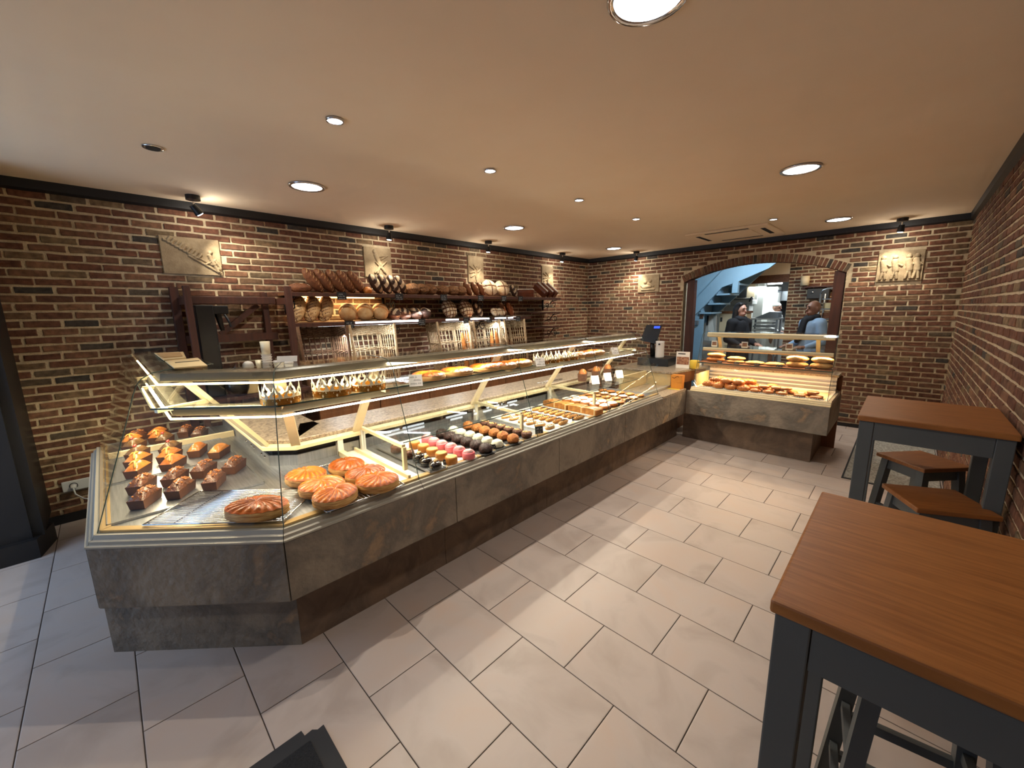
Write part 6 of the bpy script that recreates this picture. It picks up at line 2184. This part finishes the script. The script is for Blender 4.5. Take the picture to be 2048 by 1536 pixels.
# ================================================================ beyond the arch: passage and bakehouse
KY = YB + 0.16
struct('floor_bakehouse', MB().box(-5.0, 0.6, YB + 0.12, 13.2, -0.06, -0.002), 'kitchen_floor')
struct('ceiling_bakehouse', MB().box(-5.0, 0.6, KY, 13.2, 2.42, 2.5), 'ceiling_paint')
struct('wall_bakehouse_end', MB().box(-5.0, 0.6, 13.0, 13.2, 0, 2.45), 'kitchen_white')
struct('wall_bakehouse_left', MB().box(-5.1, -5.0, KY, 13.2, 0, 2.45), 'kitchen_white')
struct('wall_passage_left', MB().box(-3.28, -3.2, KY, 8.9, 0, 2.45), 'blue_paint')
struct('wall_passage_right', MB().box(0.0, 0.1, KY, 9.0, 0, 2.45), 'ceiling_paint')
pier = struct('wall_passage_end', MB().box(-1.65, 0.0, 9.0, 9.14, 0, 2.45), 'mortar')
pb = MB()
rr = random.Random(4)
cnt = 0
for r in range(40):
    z = r * BH + 0.004
    sh = 0 if r % 2 else BL / 2
    for k in range(-1, 9):
        a, b = -1.65 + sh + k * BL, -1.65 + sh + (k + 1) * BL - 0.017
        a, b = max(a, -1.646), min(b, -0.01)
        if b - a < 0.03:
            continue
        v = rr.randrange(len(_bm))
        put('brick', BRICK_ME[v], pier, (a, 9.0, z), (0, 0, 0), ((b - a) / (BL - 0.017), 1, 1))
struct('trim_4', MB().box(-3.2, -1.65, 8.98, 9.12, 2.02, 2.16), 'shelf_wood')
struct('wall_passage_head', MB().box(-3.2, -1.65, 9.0, 9.1, 2.16, 2.45), 'ceiling_paint')

# staircase painted pale blue
stc = thing('staircase', 'pale blue painted staircase rising behind the arch', 'staircase', (-2.5, 7.9, 0))
SYS = 7.86
part(stc, 'near_stringer', MB().prism([(-2.96, 1.66), (-2.44, 2.24), (-2.30, 2.40), (-1.52, 2.40), (-1.60, 2.31), (-1.74, 2.20), (-2.19, 2.01), (-2.44, 1.93), (-2.73, 1.60), (-2.94, 1.38)], SYS, SYS + 0.05, 1), 'blue_paint')
part(stc, 'far_stringer', MB().prism([(-3.1, 1.45), (-2.35, 2.35), (-1.9, 2.4), (-1.9, 2.25), (-2.2, 1.95), (-2.62, 1.52), (-3.1, 1.1)], SYS + 0.62, SYS + 0.66, 1), 'blue_paint')
for x, z in ((-2.80, 1.46), (-2.66, 1.625), (-2.52, 1.79), (-2.37, 1.955)):
    part(stc, 'tread', MB().box(x - 0.02, x + 0.20, SYS + 0.051, SYS + 0.61, z, z + 0.03), 'blue_paint')
    part(stc, 'riser', MB().box(x + 0.0, x + 0.015, SYS + 0.051, SYS + 0.61, z + 0.031, z + 0.15), 'blue_paint')
part(stc, 'newel_post', MB().box(-2.27, -2.18, SYS - 0.01, SYS + 0.08, 1.82, 2.06), 'blue_paint')
part(stc, 'handrail_panel', MB().prism([(-3.15, 1.72), (-2.96, 1.66), (-2.44, 2.24), (-2.44, 2.40), (-3.15, 2.40)], SYS + 0.052, SYS + 0.065, 1), 'blue_paint')
part(stc, 'side_wall', MB().box(-3.15, -2.75, SYS + 0.10, SYS + 0.13, 0.0, 1.50), 'blue_paint')
ut = thing('paper_dispenser', 'small blue-grey dispenser on the stair wall', 'dispenser', (-2.9, 7.93, 1.2))
part(ut, 'case', MB().box(-2.93, -2.83, 7.90, 7.955, 1.25, 1.34), 'kitchen_steel', bev=0.008)
part(ut, 'tap', MB().tube([(-2.92, 7.90, 1.22), (-2.92, 7.86, 1.23), (-2.88, 7.85, 1.23), (-2.86, 7.86, 1.21)], 0.012, 8), 'chrome', True)
sw = thing('switch_plate', 'brass double switch plate on the stair wall', 'switch', (-2.79, 7.95, 1.43))
part(sw, 'plate', MB().box(-2.82, -2.76, 7.945, 7.958, 1.375, 1.48), 'shelf_wood')
for z in (1.40, 1.44):
    part(sw, 'rocker', MB().box(-2.805, -2.775, 7.938, 7.945, z, z + 0.025), 'kitchen_dark')

# bakehouse equipment
fz = thing('cream_cabinet', 'cream refrigerated cabinet at the passage', 'cabinet', (-2.5, 8.75, 0))
part(fz, 'body', MB().box(-2.68, -2.20, 8.62, 8.95, 0, 1.46), 'kitchen_cream', bev=0.01)
part(fz, 'top', MB().box(-2.70, -2.18, 8.60, 8.96, 1.46, 1.50), 'cabinet_wood')
part(fz, 'latch', MB().box(-2.655, -2.625, 8.60, 8.62, 1.30, 1.38), 'kitchen_dark')
ap = thing('hanging_apron', 'pale aprons hanging on dark hooks beside the stairs', 'apron', (-2.76, 8.3, 0.9))
part(ap, 'cloth', MB().add([(-2.80, 8.28, 1.42), (-2.72, 8.30, 1.44), (-2.64, 8.28, 1.42), (-2.62, 8.30, 0.95), (-2.72, 8.27, 0.93), (-2.83, 8.29, 0.95), (-2.80, 8.32, 1.42), (-2.72, 8.34, 1.44), (-2.64, 8.32, 1.42), (-2.62, 8.34, 0.95), (-2.72, 8.33, 0.93), (-2.83, 8.33, 0.95)],
                           [(0, 1, 4, 5), (1, 2, 3, 4), (11, 10, 7, 6), (10, 9, 8, 7), (0, 6, 7, 1), (1, 7, 8, 2), (2, 8, 9, 3), (3, 9, 10, 4), (4, 10, 11, 5), (5, 11, 6, 0)]), 'kitchen_white')
part(ap, 'hook', MB().tube([(-2.72, 8.36, 1.49), (-2.72, 8.30, 1.49), (-2.72, 8.28, 1.45)], 0.012, 6), 'kitchen_dark')
part(ap, 'strap', MB().box(-2.80, -2.77, 8.26, 8.28, 1.24, 1.42), 'kitchen_dark')
dm = thing('dough_sheeter', 'long white dough sheeter machine in the bakehouse', 'machine', (-2.85, 10.5, 0))
part(dm, 'body', MB().box(-3.16, -2.62, 10.4, 10.75, 0.0, 1.62), 'kitchen_white', bev=0.02)
part(dm, 'head', MB().box(-3.13, -2.56, 10.38, 10.8, 1.63, 1.745), 'kitchen_white', bev=0.02)
part(dm, 'roller', MB().cyl((-3.14, 10.40, 1.765), (-2.55, 10.40, 1.76), 0.022, None, 12), 'kitchen_steel', True)
part(dm, 'lever', MB().tube([(-2.62, 10.38, 1.70), (-2.58, 10.34, 1.78), (-2.56, 10.34, 1.80)], 0.015, 8), 'kitchen_dark', True)
sc1 = thing('steel_cupboard', 'pale wall cupboard with dark door in the bakehouse', 'cupboard', (-2.9, 11.2, 1.7))
part(sc1, 'frame', MB().box(-3.3, -2.62, 11.0, 11.3, 1.70, 2.30), 'kitchen_white')
part(sc1, 'door', MB().box(-3.05, -2.86, 10.98, 11.0, 1.76, 2.12), 'kitchen_dark')
part(sc1, 'door', MB().box(-2.84, -2.68, 10.98, 11.0, 1.76, 2.12), 'kitchen_cream')
part(sc1, 'leg_panel', MB().box(-2.75, -2.50, 11.05, 11.25, 0.0, 2.3), 'kitchen_white')
cl = thing('white_column', 'tall white oven column in the bakehouse', 'oven', (-2.4, 11.0, 0))
part(cl, 'body', MB().box(-2.60, -2.32, 11.5, 11.9, 0.0, 2.05), 'kitchen_white', bev=0.01)
part(cl, 'band', MB().box(-2.605, -2.315, 11.495, 11.905, 1.92, 1.98), 'kitchen_steel')
dk = thing('steel_hood', 'dark steel extractor hood at the end of the bakehouse', 'hood', (-2.1, 12.2, 1.6))
part(dk, 'hood', MB().prism([(-2.6, 1.95), (-1.9, 1.95), (-2.05, 1.72), (-2.45, 1.72)], 12.0, 12.6, 1), 'kitchen_steel')
part(dk, 'duct', MB().box(-2.40, -2.15, 12.1, 12.4, 1.95, 2.4), 'kitchen_dark')
part(dk, 'back_plate', MB().box(-2.75, -1.6, 12.7, 12.75, 1.3, 2.1), 'kitchen_dark')
tb = thing('steel_worktable', 'steel worktable with white trays stacked in the bakehouse', 'table', (-2.3, 10.2, 0))
part(tb, 'top', MB().box(-2.50, -1.95, 10.0, 10.5, 1.30, 1.335), 'kitchen_white', bev=0.004)
part(tb, 'slope', MB().prism([(-2.42, 1.336), (-1.98, 1.336), (-1.98, 1.46), (-2.14, 1.47)], 10.1, 10.45, 1), 'kitchen_steel')
for x in (-2.47, -1.99):
    part(tb, 'leg', MB().box(x - 0.015, x + 0.015, 10.05, 10.1, 0, 1.30), 'kitchen_steel')
    part(tb, 'leg', MB().box(x - 0.015, x + 0.015, 10.4, 10.45, 0, 1.30), 'kitchen_steel')
for k, z in enumerate((0.98, 1.06, 1.14, 1.21)):
    part(tb, 'tray', MB().box(-2.46 + 0.02 * k, -2.06, 10.02, 10.48, z, z + 0.035), 'kitchen_white' if k % 2 else 'kitchen_steel', bev=0.004)
# fluorescent lamps of the bakehouse
for k, (x, y, z, l) in enumerate(((-2.28, 11.0, 2.16, 0.32), (-2.45, 11.8, 2.12, 0.3), (-2.22, 12.3, 2.10, 0.25))):
    t = thing('strip_lamp', 'fluorescent ceiling lamp in the bakehouse, %s from the arch' % ORD[k], 'lamp', (x, y, z), group='bakehouse lamps')
    part(t, 'diffuser', MB().box(x - l / 2, x + l / 2, y - 0.05, y + 0.05, z, z + 0.045), 'lamp_disc', bev=0.01)
    part(t, 'rod', MB().cyl((x, y, z + 0.045), (x, y, 2.42), 0.008, None, 8), 'kitchen_steel')
light('bakehouse_glow', 'AREA', (-2.35, 11.2, 2.05), (-2.35, 11.2, 0), 45, (0.86, 0.95, 1.0), size=0.9, size_y=0.6)
light('passage_fill', 'AREA', (-1.75, 6.98, 2.38), (-2.0, 7.8, 1.2), 26, (0.70, 0.86, 1.0), size=0.5, size_y=0.3)  # added fill with no fixture, brightens the faces and the stairs
light('passage_wall_glow', 'AREA', (-0.9, 8.3, 2.38), (-0.9, 8.6, 1.0), 7, (1.0, 0.78, 0.52), size=0.25)
# wall lamp on the brick
wl = thing('wall_lamp', 'cream cylindrical wall lamp on the brick of the passage', 'lamp', (-1.39, 8.95, 1.92))
part(wl, 'shade', MB().cyl((-1.39, 8.90, 1.935), (-1.39, 8.90, 2.10), 0.066, 0.066, 20), 'kitchen_cream', True)
part(wl, 'bracket', MB().box(-1.42, -1.36, 8.94, 8.99, 1.91, 1.96), 'shelf_wood')
wbx = thing('wall_cabinet', 'dark metal cabinet on the brick wall above the bald man', 'cabinet', (-1.2, 8.9, 1.7))
part(wbx, 'body', MB().box(-1.33, -1.02, 8.82, 8.99, 1.70, 1.87), 'kitchen_dark', bev=0.006)
part(wbx, 'knob', MB().blob((-1.25, 8.81, 1.81), (0.018, 0.012, 0.012), 10, 6), 'chrome', True)
part(wbx, 'cornice', MB().box(-1.40, -0.7, 8.86, 8.99, 1.895, 1.915), 'dark_wood')
# bread trolley beside the right jamb
rk = thing('bread_trolley', 'steel trolley rack with bread trays beside the right jamb', 'rack', (-0.85, 8.0, 0))
for x in (-1.0, -0.60):
    for y in (7.82, 8.25):
        part(rk, 'upright', MB().cyl((x, y, 0), (x, y, 1.76), 0.014, None, 8), 'kitchen_steel', True)
part(rk, 'hoop', MB().tube([(-1.0, 7.82, 1.76), (-0.98, 7.82, 1.81), (-0.92, 7.82, 1.83), (-0.60, 7.82, 1.83)], 0.014, 8), 'kitchen_steel', True)
for k in range(9):
    z = 0.45 + k * 0.152
    part(rk, 'shelf', MB().box(-0.985, -0.615, 7.83, 8.24, z, z + 0.014), 'kitchen_steel')
for k, z in enumerate((1.058, 1.21, 1.362, 1.514)):
    for j, x in enumerate((-0.9, -0.74)):
        tag(put('boxed_loaf', MB().cbox(0, 0, 0, 0.12, 0.22, 0.085).mesh('boxed_loaf', 'kraft_cream' if (k + j) % 2 else 'crust_brown'), None, (x, 7.98, z + 0.0145), (0, 0, 0.1 * j)),
            '%s pack on the trolley rack, %s shelf from below, %s side' % (('cream' if (k + j) % 2 else 'brown'), ORD[k], 'left' if j == 0 else 'right'), 'bread', 'packs on the trolley rack')


# ================================================================ people
def capsules(spec, voxel=0.014, sm=6):
    """one continuous surface round tapered limbs and ellipsoids"""
    mb = MB()
    for s in spec:
        if s[0] == 'e':
            mb.blob(s[1], s[2], 16, 12)
        else:
            _, a, b, ra, rb = s
            a, b = Vector(a), Vector(b)
            n = 7
            for k in range(n + 1):
                t_ = k / n
                p = a.lerp(b, t_)
                r = ra + (rb - ra) * t_
                mb.blob(p, (r, r, r), 12, 8)
            mb.cyl(a, b, ra, rb, 12)
    return mb


def solid(name, mb, m, parent, voxel, smooth_n):
    o = put(name, mb.mesh(name, m, True), parent)
    r = o.modifiers.new('join', 'REMESH')
    r.mode = 'VOXEL'
    r.voxel_size = voxel
    r.use_smooth_shade = True
    s_ = o.modifiers.new('soften', 'SMOOTH')
    s_.factor = 0.5
    s_.iterations = smooth_n
    return o


def hand(spec, wrist, d, side, up):
    """palm with four bent fingers and a thumb"""
    w, d, u = Vector(wrist), Vector(d).normalized(), Vector(up).normalized()
    s = d.cross(u).normalized() * side
    palm = w + d * 0.05
    spec.append(('c', w, palm + d * 0.02, 0.026, 0.03))
    spec.append(('c', palm - s * 0.022, palm + s * 0.022, 0.018, 0.018))
    for k, l in enumerate((0.062, 0.072, 0.068, 0.052)):
        b = palm + d * 0.04 + s * (0.027 - 0.018 * k)
        q = b + d * l * 0.55
        spec.append(('c', b, q, 0.010, 0.009))
        spec.append(('c', q, q + d * l * 0.4 - u * l * 0.35, 0.009, 0.0075))
    b = palm + s * 0.03
    spec.append(('c', b, b + s * 0.03 + d * 0.03, 0.011, 0.010))
    spec.append(('c', b + s * 0.03 + d * 0.03, b + s * 0.035 + d * 0.06 - u * 0.01, 0.010, 0.008))


def person(x, y, rz, h, label, skin, female):
    """figure facing local -y, standing on the floor"""
    t = thing('person', label, 'person', (x, y, 0), rz)
    k = h / 1.70
    S = []
    V = lambda a, b, c: (a * k, b * k, c * k)
    sw_ = 0.165 if female else 0.185
    S += [('c', V(0, 0, 0.96), V(0, 0.005, 1.12), 0.12 * k, 0.115 * k), ('c', V(0, 0.005, 1.12), V(0, 0.01, 1.32), 0.115 * k, 0.11 * k),
          ('c', V(-sw_ + 0.03, 0.01, 1.38), V(sw_ - 0.03, 0.01, 1.38), 0.062 * k, 0.062 * k), ('c', V(0, 0.012, 1.40), V(0, -0.01, 1.50), 0.055 * k, 0.05 * k)]
    for sx in (-1, 1):
        S += [('c', V(sx * 0.085, 0, 0.93), V(sx * 0.095, -0.01, 0.50), 0.085 * k, 0.058 * k), ('c', V(sx * 0.095, -0.01, 0.50), V(sx * 0.1, 0.02, 0.09), 0.055 * k, 0.038 * k),
              ('c', V(sx * 0.1, 0.03, 0.045), V(sx * 0.11, -0.13, 0.035), 0.04 * k, 0.033 * k)]
        el, wr = V(sx * (sw_ + 0.055), 0.03, 1.10), V(sx * (sw_ + 0.0), -0.20, 1.02)
        S += [('c', V(sx * sw_, 0.01, 1.37), el, 0.050 * k, 0.040 * k), ('c', el, wr, 0.038 * k, 0.028 * k)]
        hand(S, wr, (-sx * 0.25, -1, -0.1), sx, (0, 0, 1))
    hz = 1.585
    S += [('e', V(0, 0.005, hz + 0.02), V(0.073, 0.092, 0.102)), ('e', V(0, -0.025, hz - 0.055), V(0.052, 0.062, 0.058)), ('e', V(0, -0.055, hz - 0.085), V(0.026, 0.026, 0.024)),
          ('c', V(0, -0.088, hz + 0.01), V(0, -0.106, hz - 0.022), 0.009 * k, 0.014 * k), ('c', V(-0.03, -0.078, hz + 0.032), V(0.03, -0.078, hz + 0.032), 0.016 * k, 0.016 * k),
          ('c', V(-0.02, -0.082, hz - 0.06), V(0.02, -0.082, hz - 0.06), 0.010 * k, 0.010 * k), ('e', V(-0.076, 0.012, hz), V(0.012, 0.02, 0.032)), ('e', V(0.076, 0.012, hz), V(0.012, 0.02, 0.032))]
    solid('body', capsules(S), skin, t, 0.0105, 3)
    for sx in (-1, 1):
        put('eye', MB().blob(V(sx * 0.030, -0.0835, hz + 0.008), (0.011 * k, 0.008 * k, 0.007 * k), 10, 8).mesh('eye', 'eye', True), t)
        put('eyebrow', MB().tube([V(sx * 0.014, -0.094, hz + 0.034), V(sx * 0.03, -0.096, hz + 0.040), V(sx * 0.046, -0.086, hz + 0.034)], 0.004, 6).mesh('eyebrow', 'hair_black', True), t)
    put('mouth', MB().blob(V(0, -0.0925, hz - 0.060), (0.021 * k, 0.007 * k, 0.007 * k), 12, 6).mesh('mouth', 'lip', True), t)
    return t, V, k, hz, sw_


# woman with long dark hair in a black coat
w, V, k, hz, sw_ = person(-1.955, 7.3, math.radians(62), 1.63, 'person with long dark hair in a black coat and scarf, looking right', 'skin', True)
S = [('c', V(0, 0, 0.72), V(0, 0.005, 1.12), 0.185 * k, 0.155 * k), ('c', V(0, 0.005, 1.12), V(0, 0.01, 1.33), 0.155 * k, 0.145 * k), ('c', V(-0.16, 0.012, 1.375), V(0.16, 0.012, 1.375), 0.085 * k, 0.085 * k)]
for sx in (-1, 1):
    S += [('c', V(sx * sw_, 0.01, 1.37), V(sx * (sw_ + 0.055), 0.03, 1.10), 0.078 * k, 0.062 * k), ('c', V(sx * (sw_ + 0.055), 0.03, 1.10), V(sx * (sw_ + 0.01), -0.17, 1.025), 0.060 * k, 0.046 * k)]
solid('coat', capsules(S), 'coat_black', w, 0.016, 4)
solid('scarf', capsules([('c', V(-0.06, 0.02, 1.45), V(0.06, 0.02, 1.45), 0.055, 0.055), ('c', V(-0.05, -0.04, 1.44), V(0.05, -0.04, 1.44), 0.05, 0.05), ('c', V(0.03, -0.06, 1.44), V(0.04, -0.13, 1.2), 0.05, 0.045)]), 'coat_black', w, 0.014, 4)
S = [('e', V(0, 0.028, hz + 0.04), V(0.088, 0.092, 0.098)), ('c', V(-0.062, 0.03, hz + 0.02), V(-0.085, 0.04, hz - 0.19), 0.042, 0.04), ('c', V(0.062, 0.03, hz + 0.02), V(0.085, 0.04, hz - 0.19), 0.042, 0.04),
     ('c', V(0, 0.075, hz + 0.02), V(0, 0.10, hz - 0.24), 0.062, 0.062), ('c', V(-0.045, -0.028, hz + 0.095), V(0.045, -0.028, hz + 0.095), 0.03, 0.03)]
solid('hair', capsules(S), 'hair_black', w, 0.011, 2)
for sx in (-1, 1):
    part_ = MB().beam(V(sx * 0.09, 0, 0.9), V(sx * 0.1, 0.0, 0.1), 0.15, 0.17, up=(0, 1, 0))
    o = put('trouser_leg', part_.mesh('trouser_leg', 'trouser_dark'), w)
    bevel(o, 0.03, 3)
# bald man in a pale blue shirt with a dark scarf
m_, V, k, hz, sw_ = person(-1.0, 7.3, math.radians(-48), 1.64, 'bald person with dark scarf and pale blue shirt, looking left', 'skin_tan', False)
S = [('c', V(0, 0, 0.84), V(0, 0.005, 1.12), 0.155 * k, 0.150 * k), ('c', V(0, 0.005, 1.12), V(0, 0.01, 1.33), 0.150 * k, 0.150 * k), ('c', V(-0.17, 0.012, 1.375), V(0.17, 0.012, 1.375), 0.080 * k, 0.080 * k)]
for sx in (-1, 1):
    S += [('c', V(sx * sw_, 0.01, 1.37), V(sx * (sw_ + 0.055), 0.03, 1.10), 0.074 * k, 0.060 * k), ('c', V(sx * (sw_ + 0.055), 0.03, 1.10), V(sx * (sw_ + 0.01), -0.17, 1.025), 0.058 * k, 0.044 * k)]
solid('shirt', capsules(S), 'shirt_blue', m_, 0.016, 4)
solid('scarf', capsules([('c', V(-0.065, 0.02, 1.455), V(0.065, 0.02, 1.455), 0.055, 0.055), ('c', V(-0.055, -0.045, 1.44), V(0.055, -0.045, 1.44), 0.052, 0.052), ('c', V(-0.03, -0.10, 1.42), V(-0.05, -0.165, 1.10), 0.042, 0.038), ('c', V(0.03, -0.10, 1.42), V(0.02, -0.165, 1.14), 0.04, 0.036)]), 'coat_black', m_, 0.014, 4)
for sx in (-1, 1):
    part_ = MB().beam(V(sx * 0.09, 0, 0.9), V(sx * 0.1, 0.0, 0.1), 0.15, 0.17, up=(0, 1, 0))
    o = put('trouser_leg', part_.mesh('trouser_leg', 'trouser_dark'), m_)
    bevel(o, 0.03, 3)
# baker at the far end
bk_, V, k, hz, sw_ = person(-2.25, 11.25, math.radians(75), 1.66, 'person in white work clothes and cap, bent over in the bakehouse', 'skin_tan', False)
S = [('c', V(0, 0, 0.55), V(0, 0.005, 1.12), 0.17 * k, 0.150 * k), ('c', V(0, 0.005, 1.12), V(0, 0.01, 1.33), 0.150 * k, 0.150 * k), ('c', V(-0.17, 0.012, 1.375), V(0.17, 0.012, 1.375), 0.080 * k, 0.080 * k)]
for sx in (-1, 1):
    S += [('c', V(sx * sw_, 0.01, 1.37), V(sx * (sw_ + 0.055), 0.03, 1.10), 0.074 * k, 0.060 * k), ('c', V(sx * (sw_ + 0.055), 0.03, 1.10), V(sx * (sw_ + 0.01), -0.17, 1.025), 0.058 * k, 0.044 * k)]
solid('work_coat', capsules(S), 'kitchen_white', bk_, 0.018, 3)
solid('cap', capsules([('e', V(0, 0.01, hz + 0.065), V(0.088, 0.1, 0.062))]), 'kitchen_white', bk_, 0.012, 2)
